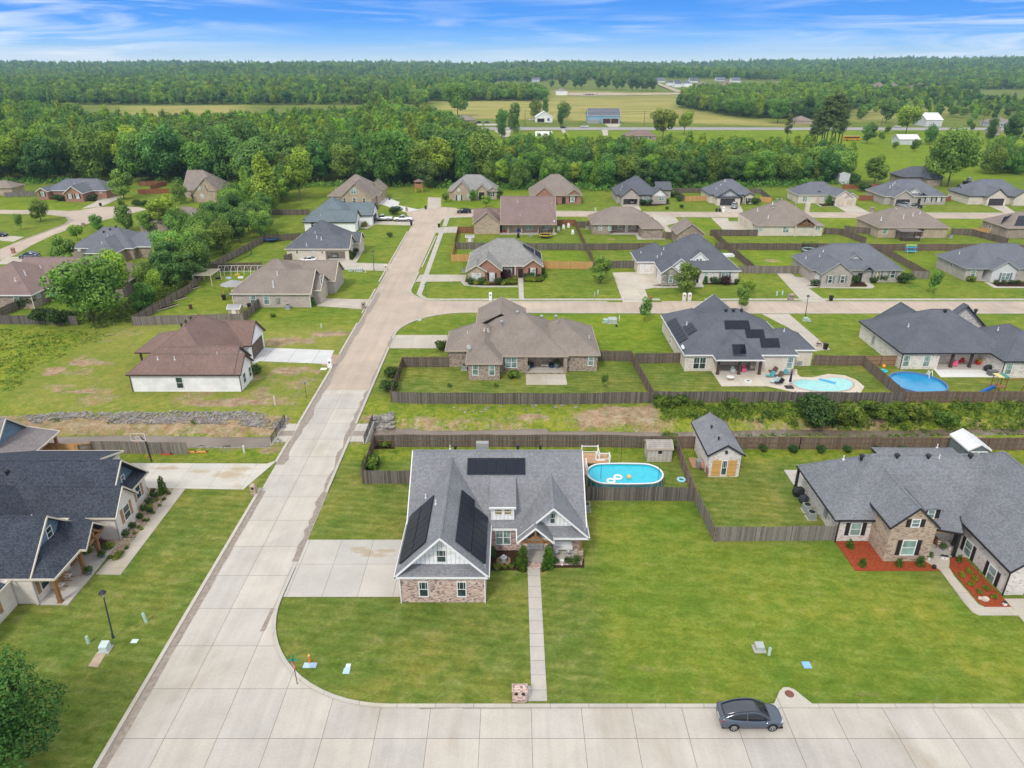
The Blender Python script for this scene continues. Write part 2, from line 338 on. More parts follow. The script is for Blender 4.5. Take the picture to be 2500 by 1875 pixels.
# brighter lots
for poly in([('m',1270,700),('m',1460,1180),('n',470,930),('n',1900,1560),('N',2600,1500),('N',2600,1724),('N',1500,1724),('N',1440,1240)],[('d',1290,780),('d',1890,780),('d',1890,920),('d',1460,920)],[('c',1190,780),('c',1570,780),('c',1620,880),('c',1200,880)],[('d',750,490),('d',1090,490),('d',1200,620),('d',980,620)],[('e',370,490),('e',760,490),('e',740,585),('e',410,585)],[('e',1430,495),('e',1860,500),('e',1850,580),('e',1550,575)],[('h',1120,60),('h',2212,60),('i',640,60),('i',700,410),('h',1720,390)],[('a',0,300),('a',560,310),('a',800,410),('a',0,420)],[('c',0,220),('c',1080,200),('c',1080,290),('c',890,400),('c',0,410)],[('e',1050,800),('e',1450,820),('e',1400,1200),('e',1200,960)]):
 bright=np.maximum(bright,inpoly(P(*poly),1.2,0)*.8)
bright=np.maximum(bright,inpoly(P(('v',0,700),('v',1450,690),('w',2212,690),('w',2212,1100),('w',700,1060),('v',1400,850),('v',0,800)),8,6))
bright=np.maximum(bright,.45*smooth(104,125,Y)*smooth(330,260,Y)if 0 else .45*smooth(100,125,Y)*(1-smooth(290,330,Y))*(1-rough));bright*=np.where(Y<84,.55,1.0)
# hay fields beyond the county road, pasture and far clearings
hay=np.maximum(hay,inpoly(P(('u',1300,600),('u',1550,470),('v',440,440),('v',1500,440),('v',1440,520),('w',0,600),('w',560,660),('v',0,600)),12,20))
hay=np.maximum(hay,inpoly(P(('t',930,505),('t',1900,495),('t',1850,700),('t',1000,700)),14,20));hay=np.maximum(hay,inpoly(P(('v',440,380),('v',1500,400),('v',1500,440),('v',440,440)),10,10)*.6)
hay=np.maximum(hay,inpoly(P(('w',900,520),('w',1700,500),('w',1800,560),('w',900,620)),10,20)*.6)
wood=smooth(250,330,Y)*(1-bright)*(1-hay)
me=bpy.data.meshes.new('ground');idx=np.arange(NX*NY).reshape(NY,NX)
quads=np.stack([idx[:-1,:-1],idx[:-1,1:],idx[1:,1:],idx[1:,:-1]],-1).reshape(-1,4)
me.vertices.add(NX*NY);me.vertices.foreach_set('co',np.stack([X,Y,ZG],-1).ravel())
me.loops.add(quads.size);me.loops.foreach_set('vertex_index',quads.ravel().astype(np.int32));me.polygons.add(len(quads))
me.polygons.foreach_set('loop_start',np.arange(0,quads.size,4,dtype=np.int32));me.update(calc_edges=True)
me.polygons.foreach_set('use_smooth',[True]*len(quads))
ca=me.color_attributes.new('zone','FLOAT_COLOR','POINT');ca.data.foreach_set('color',np.clip(np.stack([dirt,hay,rough,bright],-1),0,1).astype(np.float32).ravel())
b=NB('grass_and_soil',.95,.05);v=b.coord('World');at=b.attr('zone');sepc=b.n('ShaderNodeSeparateColor');b.l(at.outputs['Color'],sepc.inputs[0])
nA=b.noise(v,.09,5,.6,.4);nB=b.noise(b.map(v,(.8,1.15,1)),.62,8,.74,.3);nC=b.noise(v,3.2,7,.8,.3);nE=b.noise(v,.38,6,.7,.5);nD=b.noise(v,.02,4,.6,.3)
base=b.ramp(nB,[(.30,(.086,.130,.020)),(.50,(.146,.192,.034)),(.70,(.235,.256,.075))])
base=b.mix(1.0,base,b.ramp(nA,[(.32,(.74,.88,.80)),(.5,(1,1,1)),(.68,(1.35,1.12,1.15))]),'MULTIPLY')
stripe=b.n('ShaderNodeTexWave');b.l(b.map(v,(1,1,1),rot=(0,0,R(8))),stripe.inputs[0]);stripe.bands_direction='Y';stripe.inputs['Scale'].default_value=.30;stripe.inputs['Distortion'].default_value=1.2;stripe.inputs['Detail'].default_value=2
base=b.mix(1.0,base,b.ramp(stripe.outputs[0],[(.2,.93),(.8,1.06)]),'MULTIPLY')
brt=b.ramp(nB,[(.3,(.115,.182,.012)),(.55,(.178,.262,.018)),(.72,(.255,.310,.045))])
col=b.mix(at.outputs['Alpha'],base,b.mix(1.0,brt,b.ramp(nA,[(.32,(.8,.9,.9)),(.68,(1.22,1.1,1.1))]),'MULTIPLY'))
rg=b.ramp(b.noise(v,.9,6,.72,.6),[(.28,(.07,.13,.014)),(.45,(.15,.22,.02)),(.58,(.26,.29,.035)),(.72,(.30,.26,.09))])
col=b.mix(sepc.outputs[2],col,rg)
col=b.mix(sepc.outputs[1],col,b.ramp(b.noise(b.map(v,(.3,1,1)),.03,6,.6),[(.3,(.22,.24,.05)),(.5,(.33,.31,.09)),(.7,(.40,.34,.13))]))
dn=b.noise(v,1.6,6,.7);df=b.math('ADD',sepc.outputs[0],b.math('MULTIPLY',b.math('SUBTRACT',dn,.5),1.1))
col=b.mix(b.ramp(df,[(.38,0),(.62,1)]),col,b.ramp(b.noise(v,.7,6,.7),[(.3,(.20,.135,.075)),(.5,(.34,.25,.15)),(.7,(.42,.36,.26))]))
pale=b.noise(b.map(v,(1,1.6,1),(31,7,0)),.33,5,.65,.5);col=b.mix(b.ramp(pale,[(.60,0),(.78,.55)]),col,(.30,.27,.12))
col=b.mix(1.0,col,b.ramp(nC,[(.30,.70),(.5,1),(.70,1.30)]),'MULTIPLY');col=b.mix(1.0,col,b.ramp(nE,[(.34,(.80,.92,.86)),(.66,(1.22,1.06,1.16))]),'MULTIPLY');col=b.mix(1.0,col,b.ramp(nD,[(.35,.93),(.65,1.06)]),'MULTIPLY')
me.materials.append(b.done(col));ground=bpy.data.objects.new('ground',me);COL.objects.link(ground);tag(ground,kind='structure')
# streets
M_ROAD=concrete('street_concrete',(.53,.495,.445),(3.92,4.62),.55,.3,.022,(29.55+.32,-.42),(.36,.29,.21),cracks=.01)
M_ROADFAR=concrete('old_street_concrete',(.50,.415,.34),(3.92,4.62),.3,.2,.008,(29.55,0),(.36,.29,.22),cracks=.01)
M_CURB=concrete('curb_concrete',(.52,.49,.43),(3.0,300),.3,.8,.02)
M_DRIVE=concrete('drive_concrete',(.50,.455,.39),(3.35,3.6),.5,.3,.014,(1.2,.6),(.36,.27,.15))
M_WALK=concrete('walk_concrete',(.50,.47,.43),(40,1.55),.2,.5,.02)
M_WALK2=concrete('pavement_concrete',(.48,.45,.39),(1.6,400),.3,.5,.03)
M_NEW=concrete('fresh_concrete',(.64,.64,.63),(4.2,5),.06,.3,.03)
M_WET=plain('damp_gutter',(.30,.25,.205),.5,.4,0,.25,2.5)
XL,XR=-29.6,-21.6
def sheet(name,pts,z,m,t=.25):
 b=MB();b.prism(pts,z-t,z);o=b.build(name,m);return tag(o,kind='structure')
def arc(c,r,a0,a1,n=12):return[(c[0]+r*math.cos(R(a0+(a1-a0)*i/n)),c[1]+r*math.sin(R(a0+(a1-a0)*i/n)))for i in range(n+1)]
c1=arc((-9.6,52.5),12.05,180,270,16)
sheet('road',[(-29.6,-20),(-29.6,99.2),(XR,99.2)]+[(XR,60)]+c1+[(260,40.45),(260,28),(400,28),(400,-20)],.03,M_ROAD)
c2=arc((-8.6,123.2),13.0,180,90,12);c3=arc((-13.6,152.3),9.0,270,180,10);c4=arc((-14.5,227.0),8.0,180,90,10)
bulb=[(300,238.5),(150,239.7),(44,241.2),(-10,244.5),(-18.7,247)]+arc((-24.5,240),10.6,62,205,14)+[(-31.2,226)]
sheet('upper_road',[(XL,99.2),(-29.7,128),(-30.3,167),(-31.0,222)]+bulb[::-1]+[(300,229)]+[(152,230.4),(106,231.9)]+c4[::-1][0:1]+c4[::-1][1:]+[(-22.6,163)]+c3[::-1]+[(0,143.2),(300,142.6),(300,135.4),(30,135.7)]+[c2[-1]]+c2[::-1][1:]+[(XR,99.2)],.03,M_ROADFAR)
def strip_mesh(mb,line,off,wd,z0,z1):
 pts=[Vector((p[0],p[1],0))for p in line];L1,L2=[],[]
 for i,p in enumerate(pts):
  a=pts[max(0,i-1)];c=pts[min(len(pts)-1,i+1)];d=(c-a).normalized();n=Vector((-d.y,d.x,0));L1.append(p+n*off);L2.append(p+n*(off+wd))
 for i in range(len(pts)-1):
  q=[L1[i],L1[i+1],L2[i+1],L2[i]]
  mb.add([(v.x,v.y,z0)for v in q]+[(v.x,v.y,z1)for v in q],[(0,3,2,1),(4,5,6,7),(0,1,5,4),(1,2,6,5),(2,3,7,6),(3,0,4,7)][0 if i else 0:])
def curb(lines,name='curb'):
 m=MB()
 for l in lines:strip_mesh(m,l,0.0,.32,-.1,.15)
 return tag(m.build(name,M_CURB),kind='structure')
curb([[(-29.6,-20),(-29.6,71.5)],[(-29.6,77.6),(-29.6,83)],[(-29.6,88),(-29.6,108)],[(-29.6,113.8),(-29.75,130)],[(-29.95,136),(-30.2,152.5)],[(-30.4,158.5),(-30.9,211)],[(300,229),(152,230.4),(106,231.9),(60,233.4)][::-1][0:0]or[(-22.1,205),(-22.3,171)],[(-22.5,166.5)]+[(-22.6,163)]+c3[::-1]+[(0,143.2),(20,143.1)],[(31.5,143.1),(300,142.6)],[(60,233.3),(152,230.4),(300,229)],[(260,40.45)]+c1[::-1]+[(XR,57.0)],[(XR,70.6),(XR,84)],[(XR,88),(XR,117)],[(XR,121.5)]+c2+[(30,135.7),(300,135.4)][0:2],[(300,239.2),(150,240.2),(44,241.7),(-10,245)]])
def drive(pts,m=None,z=.045,name='driveway'):return sheet(name,pts,z,m or M_DRIVE)
def wet(pts):return sheet('gutter',pts,.038,M_WET,.004)
def wob(x0,x1,ya,yb,side,n=14,amp=.25,sd=1):
 rr=random.Random(sd);ys_=[ya+(yb-ya)*i/n for i in range(n+1)]
 return[(x0,y)for y in ys_]+[(x1+rr.uniform(-amp,amp)*(0 if i in(0,n)else 1),ys_[n-i])for i in range(n+1)]
wet(wob(-29.55,-28.95,20,71,1,30,.06,3));wet(wob(-29.55,-28.6,77,99,1,16,.3,4));wet(wob(-29.55,-28.7,99,150,1,20,.25,5))
wet(wob(-21.65,-22.3,58,72,-1,16,.3,6));wet(wob(-21.65,-22.35,72,99,-1,20,.3,7));wet(wob(-21.65,-22.2,99,125,-1,20,.2,8))
wet([(-22.25,51.2),(-21.95,51.3),(-21.9,48.4),(-22.35,48.3)])
for i,(a,c)in enumerate(((-7.6,-4.7),(-4.2,3.2),(3.2,10.5),(10.5,16.0),(24.5,29),(29.2,33.8),(34.5,42))):
 wet([(a,40.42),(c,40.42),(c-.1,40.1),(a+.5,40.02+.04*i),(a,40.2)])
# materials for buildings
W_PINK=brick('pink_brick',(.50,.25,.19),(.72,.56,.46),(.60,.54,.50),.21,.085,(.15,.12,.13),.012,.24)
W_RED=brick('red_brick',(.36,.13,.08),(.44,.20,.13),(.40,.32,.27),blotch=(.18,.09,.07),amt=.15)
W_TAN=brick('tan_brick',(.42,.31,.22),(.52,.41,.30),(.50,.44,.36),blotch=(.27,.18,.13),amt=.18)
W_BROWN=brick('brown_brick',(.30,.20,.15),(.44,.35,.29),(.46,.42,.37),blotch=(.12,.09,.08),amt=.25)
W_GREY=brick('grey_brick',(.38,.34,.30),(.48,.44,.40),(.46,.43,.40),blotch=(.28,.24,.21),amt=.15)
W_CREAM=brick('cream_brick',(.66,.59,.50),(.72,.66,.58),(.64,.58,.50),blotch=(.55,.46,.36),amt=.12)
W_WHITE=brick('white_brick',(.88,.885,.90),(.92,.925,.94),(.82,.82,.84),blotch=(.80,.80,.81),amt=.06)
W_WASH=brick('whitewashed_brick',(.66,.61,.56),(.78,.74,.70),(.70,.67,.63),blotch=(.36,.28,.22),amt=.12)
W_LIME=brick('pale_painted_brick',(.72,.66,.60),(.76,.71,.66),(.70,.64,.58),blotch=(.64,.56,.50),amt=.08)
W_STONE=brick('field_stone',(.28,.26,.24),(.48,.43,.37),(.44,.41,.37),.42,.22,(.16,.15,.14),.03,.25)
W_STONET=brick('tan_stone',(.44,.33,.24),(.58,.46,.35),(.42,.35,.28),.30,.14,(.30,.21,.15),.02,.22)
SIDE_W=boards('white_board_and_batten',(.86,.86,.86),.40,.015,'u',.3);SIDE_B=boards('blue_board_and_batten',(.155,.24,.32),.40,.03,'u',.5);SIDE_G=boards('grey_board_and_batten',(.52,.53,.54),.40,.03,'u',.5)
T_W=plain('white_trim',(.80,.80,.79),.5,.3,0,.03);T_B=plain('black_trim',(.028,.027,.03),.5,.3,0,.1);T_T=plain('tan_trim',(.46,.38,.29),.6,.3,0,.06);T_C=plain('cream_trim',(.66,.60,.50),.6,.3,0,.05);T_DB=plain('dark_brown_trim',(.075,.05,.042),.6,.3,0,.1)
T_G=plain('grey_trim',(.34,.34,.34),.6,.3,0,.05)
R_GREY=shingle('grey_shingle',(.225,.230,.245),.60,1.22);R_GREY2=shingle('weathered_grey_shingle',(.205,.212,.232),.58,1.22);R_BLUE=shingle('blue_black_shingle',(.050,.058,.076),.5,1.75);R_CHAR=shingle('charcoal_shingle',(.120,.128,.150),.8,1.2)
R_SLATE=shingle('slate_shingle',(.155,.165,.190),.8,1.18);R_TAN=shingle('taupe_shingle',(.255,.215,.185),.82,1.16);R_BROWN=shingle('brown_shingle',(.215,.145,.125),.78,1.22);R_LGREY=shingle('pale_grey_shingle',(.27,.265,.255),.62,1.3)
R_BLUEG=shingle('blue_grey_shingle',(.15,.185,.205),.8,1.2);R_MAUVE=shingle('mauve_shingle',(.24,.175,.16),.85,1.15)
WOOD=plain('stained_timber',(.26,.13,.055),.6,.3,0,.25,3);WOODO=boards('orange_cedar',(.62,.35,.12),.14,.12,'v',5);CEDAR=boards('new_cedar',(.58,.33,.13),.14,.16,'u')
FENCE=boards('weathered_fence',(.155,.135,.120),.14,.42,'u',8);FENCE2=boards('grey_fence',(.225,.20,.175),.14,.30,'u',8);FENCE3=boards('brown_fence',(.19,.145,.115),.14,.3,'u',8);FENCER=boards('red_fence',(.30,.115,.06),.14,.25,'u');FPOST=plain('fence_post',(.20,.13,.085),.85,.1,0,.3,3)
MET_W=plain('white_metal',(.74,.76,.77),.4,.4,0,.04);MET_G=plain('grey_metal',(.33,.35,.36),.45,.5,.3,.1);MET_B=plain('black_metal',(.022,.023,.025),.4,.5,0,.1);MET_GAL=plain('galvanised_metal',(.45,.46,.47),.4,.5,.6,.1)
DOOR_W=boards('white_panel_door',(.74,.73,.71),.55,.02,'v',.3,.5);DOOR_D=boards('dark_panel_door',(.055,.05,.052),.55,.05,'v',.3,.5);DOOR_T=boards('tan_panel_door',(.58,.50,.40),.55,.03,'v',.3,.5)
SH_B=plain('black_shutter',(.028,.025,.026),.6,.2);SH_W=plain('wood_shutter',(.38,.22,.11),.7,.2,0,.2,3);SH_G=plain('grey_shutter',(.19,.21,.22),.6,.2);SH_R=plain('maroon_shutter',(.075,.03,.025),.6,.2)
GL=glass();GLG=glass('curtained_glass',(.20,.30,.27));GLW=glass('blind_glass',(.42,.46,.45))
DARK=plain('dark_interior',(.035,.03,.028),.9,.1)
# houses
class House:
 """walls, hipped / gabled roof blocks and openings of one house; every part becomes a child of the house"""
 def __init__(s,name,label,roof,wall,trim,cat='house',p=.7,ze=3.0,vents=None):
  s.name,s.label,s.rm,s.wm,s.trim,s.cat,s.p,s.ze=name,label,roof,wall,trim,cat,p,ze
  s.walls={};s.roof=MB();s.fas=MB();s.extra=[];s.n=0;s.blocks=[];s.root=None;s.c=None;s.wbox=[];s.rec=[]
 def wmb(s,m):return s.walls.setdefault(m.name,(MB(),m))[0]
 def rfix(s,name,mb,m,sub=None):s.extra.append((name,mb,m,sub))
 def shell(s,polys,t=.16,ridges=()):
  for P_ in polys:
   P_=[Vector(p)for p in P_];n=len(P_);s.roof.add(P_+[p-Vector((0,0,t))for p in P_],[tuple(range(n)),tuple(range(2*n-1,n-1,-1))]+[(i,n+i,n+(i+1)%n,(i+1)%n)for i in range(n)])
  for a,b_ in ridges:
   a,b_=Vector(a),Vector(b_);d=(b_-a).normalized();sd=Vector((-d.y,d.x,0)).normalized()*.14
   s.roof.add([a-sd+Vector((0,0,-.04)),a+Vector((0,0,.05)),a+sd+Vector((0,0,-.04)),b_-sd+Vector((0,0,-.04)),b_+Vector((0,0,.05)),b_+sd+Vector((0,0,-.04))],[(0,1,4,3),(1,2,5,4)])
 def fascia(s,a,b_,h=.20,t=.05,up=.015):
  a,b_=Vector(a),Vector(b_);d=(b_-a);n=Vector((-d.y,d.x,0)).normalized()*t
  vs=[a-n,b_-n,b_+n,a+n];s.fas.add([v-Vector((0,0,h))for v in vs]+[v+Vector((0,0,up))for v in vs],[(0,3,2,1),(4,5,6,7),(0,1,5,4),(1,2,6,5),(2,3,7,6),(3,0,4,7)])
 def block(s,x0,x1,y0,y1,ax='x',ends='hh',p=None,ze=None,oh=.40,wall=None,gable=None,gset=0.0,walls=True,zb=0.0,trim=True):
  """eave rectangle; ax ridge axis; ends (low, high) h hipped / g gabled / o open into another roof"""
  s.n+=1;e=.0023*s.n;p=(p or s.p);ze=(ze or s.ze)+e;x0-=e;x1+=e;y0-=e;y1+=e
  if s.c is None:s.c=((x0+x1)/2,(y0+y1)/2)
  T=(lambda a,c_,z:(a,c_,z))if ax=='x' else(lambda a,c_,z:(c_,a,z))
  a0,a1,c0,c1_=(x0,x1,y0,y1)if ax=='x' else(y0,y1,x0,x1)
  if ends=='hh' and(a1-a0)<(c1_-c0):return s._swap(x0+e,x1-e,y0+e,y1-e,ax,p,ze-e,oh,wall,walls,zb,trim)
  hw=(c1_-c0)/2;zr=ze+p*hw;cm=(c0+c1_)/2;r0=a0+(hw if ends[0]=='h' else 0);r1=a1-(hw if ends[1]=='h' else 0)
  if r0>r1:
   if ends[0]!='h':r1=a0
   elif ends[1]!='h':r0=a1
   else:r0=r1=(r0+r1)/2
  if r0>r1:r0=r1
  A,B_,C,D=T(a0,c0,ze),T(a1,c0,ze),T(a1,c1_,ze),T(a0,c1_,ze);E1,E2=T(r0,cm,zr),T(r1,cm,zr)
  polys=[[A,B_,E2,E1],[C,D,E1,E2]]if r0!=r1 else[[A,B_,E1],[C,D,E1]];rid=[(E1,E2)]if r0!=r1 else[]
  if ends[0]=='h':polys.append([D,A,E1]);rid+=[(A,E1),(D,E1)]
  if ends[1]=='h':polys.append([B_,C,E2]);rid+=[(B_,E2),(C,E2)]
  if ax=='y':polys=[q[::-1]for q in polys]
  s.shell(polys,.14,rid)
  if trim:
   s.fascia(A,B_);s.fascia(C,D)
   for k,(q0,q1,E)in enumerate(((D,A,E1),(B_,C,E2))):
    if ends[k]=='h':s.fascia(q0,q1)
    elif ends[k]=='g':s.fascia(q0,E);s.fascia(E,q1)
  b=dict(x0=x0+oh,x1=x1-oh,y0=y0+oh,y1=y1-oh,ze=ze,zr=zr,p=p,ax=ax);s.blocks.append(b)
  m=s.wmb(wall or s.wm)
  if walls:s.wbox.append([m,b['x0'],b['x1'],b['y0'],b['y1'],zb-.3,ze-.05])
  for k in(0,1):
   if ends[k]!='g':continue
   g_=s.wmb(gable or wall or s.wm);pos=(a0+oh+gset)if k==0 else(a1-oh-gset);pos2=pos+.2*(1 if k==0 else -1);sg=-.004 if k==0 else .004;pos+=sg if gset==0 else 0
   zt=ze-.12;w1,w2=c0+.12,c1_-.12;h2=zr-.2
   vs=[T(pos,w1,zt+.04),T(pos,w2,zt+.04),T(pos,cm,h2),T(pos2,w1,zt+.04),T(pos2,w2,zt+.04),T(pos2,cm,h2)]
   g_.add(vs,[(0,1,2),(5,4,3),(0,3,4,1),(1,4,5,2),(2,5,3,0)])
   if gset:
    lo=a0 if k==0 else a1;q=[T(lo,c0+.3,ze+.01),T(lo,c1_-.3,ze+.01),T(pos,c1_-.3-.0,ze+.01+abs(pos-lo)*.55),T(pos,c0+.3,ze+.01+abs(pos-lo)*.55)]
    s.shell([q if(ax=='y')==(k==1)else q[::-1]],.1);s.fascia(T(lo,c0,ze),T(lo,c1_,ze))
  return b
 def _swap(s,x0,x1,y0,y1,ax,p,ze,oh,wall,walls,zb,trim):
  s.n-=1;return s.block(x0,x1,y0,y1,'y' if ax=='x' else 'x','hh',p,ze,oh,wall,None,0.0,walls,zb,trim)
 def B(s,k,xl,xr,yf,yr=None,ax='x',ends='hh',d=None,p=None,ze=None,**kw):
  """the same block from surveyed points: left and right front eave corners, front eave row, ridge row (or depth d in metres)"""
  z_=ze or s.ze;pp=p or s.p;x0,y0=G(k,xl,yf,z_);x1,_=G(k,xr,yf,z_)
  if d is None:
   lo,hi=.5,40
   for _ in range(40):
    m=(lo+hi)/2;zz=z_+pp*m;yy=G(k,xl,yr,zz)[1]
    if yy>y0+m:lo=m
    else:hi=m
   d=2*lo if ax=='x' else lo
  return s.block(x0,x1,y0,y0+d,ax,ends,p,ze,**kw)
  # openings: face 'f' looks to -Y (wall plane y), 'r' looks to +X, 'l' to -X
 def _slab(s,face,pl,a,z0,z1,w_,t,off):
  m=MB();pl=s._rp(face,pl,a)
  if face=='f':m.box(a-w_/2,a+w_/2,pl-off-t,pl-off,z0,z1)
  elif face=='r':m.box(pl+off,pl+off+t,a-w_/2,a+w_/2,z0,z1)
  elif face=='l':m.box(pl-off-t,pl-off,a-w_/2,a+w_/2,z0,z1)
  return m
 def win(s,face,pl,a,zc,w_=.9,h=1.5,sh=None,frame=None,gl=None,double=False,bars=True,label=None):
  frame=frame or T_W;m=MB();z0,z1=zc-h/2,zc+h/2
  def bx(a0,a1,zz0,zz1,t):
   q=s._slab(face,pl,(a0+a1)/2,zz0,zz1,a1-a0,t,.0);m.add(q.v,q.f)
  fw=.09;bx(a-w_/2-fw,a-w_/2,z0,z1,.07);bx(a+w_/2,a+w_/2+fw,z0,z1,.07);bx(a-w_/2-fw,a+w_/2+fw,z1,z1+fw,.07);bx(a-w_/2-fw,a+w_/2+fw,z0-fw,z0,.09)
  bx(a-w_/2,a+w_/2,zc-.03,zc+.03,.055)
  if double:bx(a-.06,a+.06,z0,z1,.06)
  if bars:
   for q in([-.25,.25]if not double else[-.25,.25]):bx(a+q*w_-.015,a+q*w_+.015,zc+.03,z1,.045)
  s.extra.append(('window',m,frame,[('pane',s._slab(face,pl,a,z0,z1,w_,.03,.002),gl or GL)]))
  if sh:
   for sg in(-1,1):s.extra.append(('shutter',s._slab(face,pl,a+sg*(w_/2+.12+.24),z0-.05,z1+.05,.42,.05,.003),sh,None))
 def winp(s,face,pl,k,x,y,*a_,**kw):
  if face=='f':a,z_=onY(k,x,y,pl)
  else:a,z_=onX(k,x,y,pl)
  s.win(face,pl,a,z_,*a_,**kw)
 def slab(s,name,m,face,pl,a,z0,z1,w_,t=.05,off=.003):s.extra.append((name,s._slab(face,pl,a,z0,z1,w_,t,off),m,None))
 def garage(s,face,pl,a,w_=4.9,h=2.25,m=None,open_=False):
  if open_:
   s.recess(a-w_/2,a+w_/2,pl,6.2,h);q=MB().box(a-w_/2,a+w_/2,pl-.05,pl+.12,h,2.9);s.extra.append(('lintel',q,s.wm,None));return
  else:s.slab('garage_door',m or DOOR_W,face,pl,a,.02,h,w_,.05)
  q=s._slab(face,pl,a,h,h+.12,w_+.3,.07,.002)
  for sg in(-1,1):r_=s._slab(face,pl,a+sg*(w_/2+.08),.0,h,.14,.07,.002);q.add(r_.v,r_.f)
  s.extra.append(('garage_frame',q,s.trim,None))
 def door(s,face,pl,a,m=None,w_=1.0,h=2.1,z0=.1):s.extra.append(('door',s._slab(face,pl,a,z0,z0+h,w_,.06,.003),m or DARK,[('handle',s._slab(face,pl,a+w_*.38,z0+.95,z0+1.1,.06,.05,.07),MET_GAL)]))
 def post(s,x,y,h=2.85,w_=.24,m=None,z0=0):mb=MB();mb.box(x-w_/2,x+w_/2,y-w_/2,y+w_/2,z0,h);mb.box(x-w_*.7,x+w_*.7,y-w_*.7,y+w_*.7,z0,z0+.2);s.extra.append(('post',mb,m or s.trim,None))
 def recess(s,x0,x1,y0,d=2.4,h=2.7):
  s.rec.append((x0,x1,y0,d));s.extra.append(('porch_ceiling',MB().box(x0-.1,x1+.1,y0-.1,y0+d+.1,h,h+.06),T_C,None));s.extra.append(('porch_floor',MB().box(x0,x1,y0-.35,y0+d,0,.1),M_WALK,None))
 def _rp(s,face,pl,a):
  if face=='f':
   for x0,x1,y0,d in s.rec:
    if abs(pl-y0)<.06 and x0<a<x1:return pl+d
  return pl
 def dspout(s,x,y,m=None,h=2.8):s.extra.append(('downspout',MB().box(x-.05,x+.05,y-.05,y+.05,0,h),m or s.trim,None))
 def roofpt(s,x,y):
  z_=0
  for b in s.blocks:
   ex0,ex1,ey0,ey1=b['x0']-.4,b['x1']+.4,b['y0']-.4,b['y1']+.4
   if ex0<=x<=ex1 and ey0<=y<=ey1:
    c0,c1_,c_=(ey0,ey1,y)if b['ax']=='x' else(ex0,ex1,x);z_=max(z_,b['ze']+b['p']*min(c_-c0,c1_-c_))
  return z_
 def onroof(s,k,x,y):
  for z_ in np.arange(9.5,2.5,-.05):
   gx,gy=G(k,x,y,z_)
   if s.roofpt(gx,gy)>=z_:return gx,gy,z_
  gx,gy=G(k,x,y,4);return gx,gy,4
 def pipes(s,k,pts,m=None,h=.5,r=.06):
  for x,y in pts:
   gx,gy,z_=s.onroof(k,x,y);s.extra.append(('vent_pipe',MB().tube((gx,gy,z_-.2),(gx,gy,z_+h),r).tube((gx,gy,z_-.05),(gx,gy,z_+.06),r*2.2),m or MET_W,'roof'))
 def turbines(s,k,pts,m=None,r=.24):
  for x,y in pts:
   gx,gy,z_=s.onroof(k,x,y);mb=MB().tube((gx,gy,z_-.2),(gx,gy,z_+.25),r*.6,n=10);mb.ball((gx,gy,z_+.38),(r,r,r*.8),10,6);s.extra.append(('roof_vent',mb,m or MET_B,'roof'))
 def done(s):
  for m,x0,x1,y0,y1,z0,z1 in s.wbox:
   r_=[(max(r[0],x0),min(r[1],x1),r[2],r[3])for r in s.rec if abs(r[2]-y0)<.06 and r[0]>x0-1.6 and r[1]<x1+1.6];x=x0
   if not r_:m.box(x0,x1,y0,y1,z0,z1);continue
   dd=max(r[3]for r in r_);m.box(x0,x1,y0+dd,y1,z0,z1)
   for r in sorted(r_):
    if r[0]>x+.05:m.box(x,r[0],y0,y0+dd-.001,z0,z1)
    if r[3]<dd-.01:m.box(r[0],r[1],y0+r[3],y0+dd-.001,z0,z1)
    x=r[1]
   if x<x1-.05:m.box(x,x1,y0,y0+dd-.001,z0,z1)
  x,y=s.c;root=thing(s.name,s.label,s.cat,(x,y,0));s.root=root;rf=s.roof.build('roof',s.rm,root)
  for mb,m in s.walls.values():mb.build('wall',m,root)
  s.fas.build('fascia',s.trim,root)
  for name,mb,m,sb in s.extra:
   o=mb.build(name,m,rf if sb=='roof' else root)
   if isinstance(sb,list):
    for n2_,m2,mm in sb:m2.build(n2_,mm,o)
  return root
# the corner house (nearest)
def solar(h,pts,label=None):
 """array of panels: 4 roof points in order (lower-left, lower-right, upper-right, upper-left), columns, rows -> each panel a child"""
 A,B_,C,D,nc,nr=pts;A,B_,C,D=map(Vector,(A,B_,C,D));n=(B_-A).cross(D-A).normalized()
 if n.z<0:n=-n
 for i in range(nc):
  for j in range(nr):
   f=lambda s_,t_:(A*(1-s_)*(1-t_)+B_*s_*(1-t_)+C*s_*t_+D*(1-s_)*t_)
   g=.008/max(1,1);a0,a1,b0,b1=(i+.02)/nc,(i+.98)/nc,(j+.012)/nr,(j+.988)/nr
   q=[f(a0,b0),f(a1,b0),f(a1,b1),f(a0,b1)];mb=MB();mb.add([v+n*.10 for v in q]+[v+n*.16 for v in q],[(0,3,2,1),(4,5,6,7),(0,1,5,4),(1,2,6,5),(2,3,7,6),(3,0,4,7)])
   h.extra.append(('solar_panel',mb,solar_mat(),None))
def onplane(k,x,y,xe,ze,p):
 for z_ in np.arange(9.5,2.5,-.03):
  gx,gy=G(k,x,y,z_)
  if ze+p*(gx-xe)>=z_:break
 return gx,gy,z_
def solar_px(h,k,pts,nc,nr,pl=None):
 q=[onplane(k,*p,*pl)if pl else h.onroof(k,*p)for p in pts];solar(h,(*q,nc,nr))
h=House('brick_house','pink brick corner house with grey gable roofs, white board gables and black solar panels',R_GREY,W_PINK,T_W)
h.block(-10.67,7.55,59.4,73.8,'x','gg',.70,gable=SIDE_W)
gar=h.block(-10.75,-2.1,51.75,66.6,'y','go',1.0,3.22,gable=SIDE_W,gset=.75,oh=.35)
wg=h.block(.45,7.68,57.95,66.2,'y','go',.97,2.95,gable=SIDE_W,gset=.75,walls=False)
h.block(.5,4.12,57.15,61.5,'y','oo',.95,3.0,walls=False)
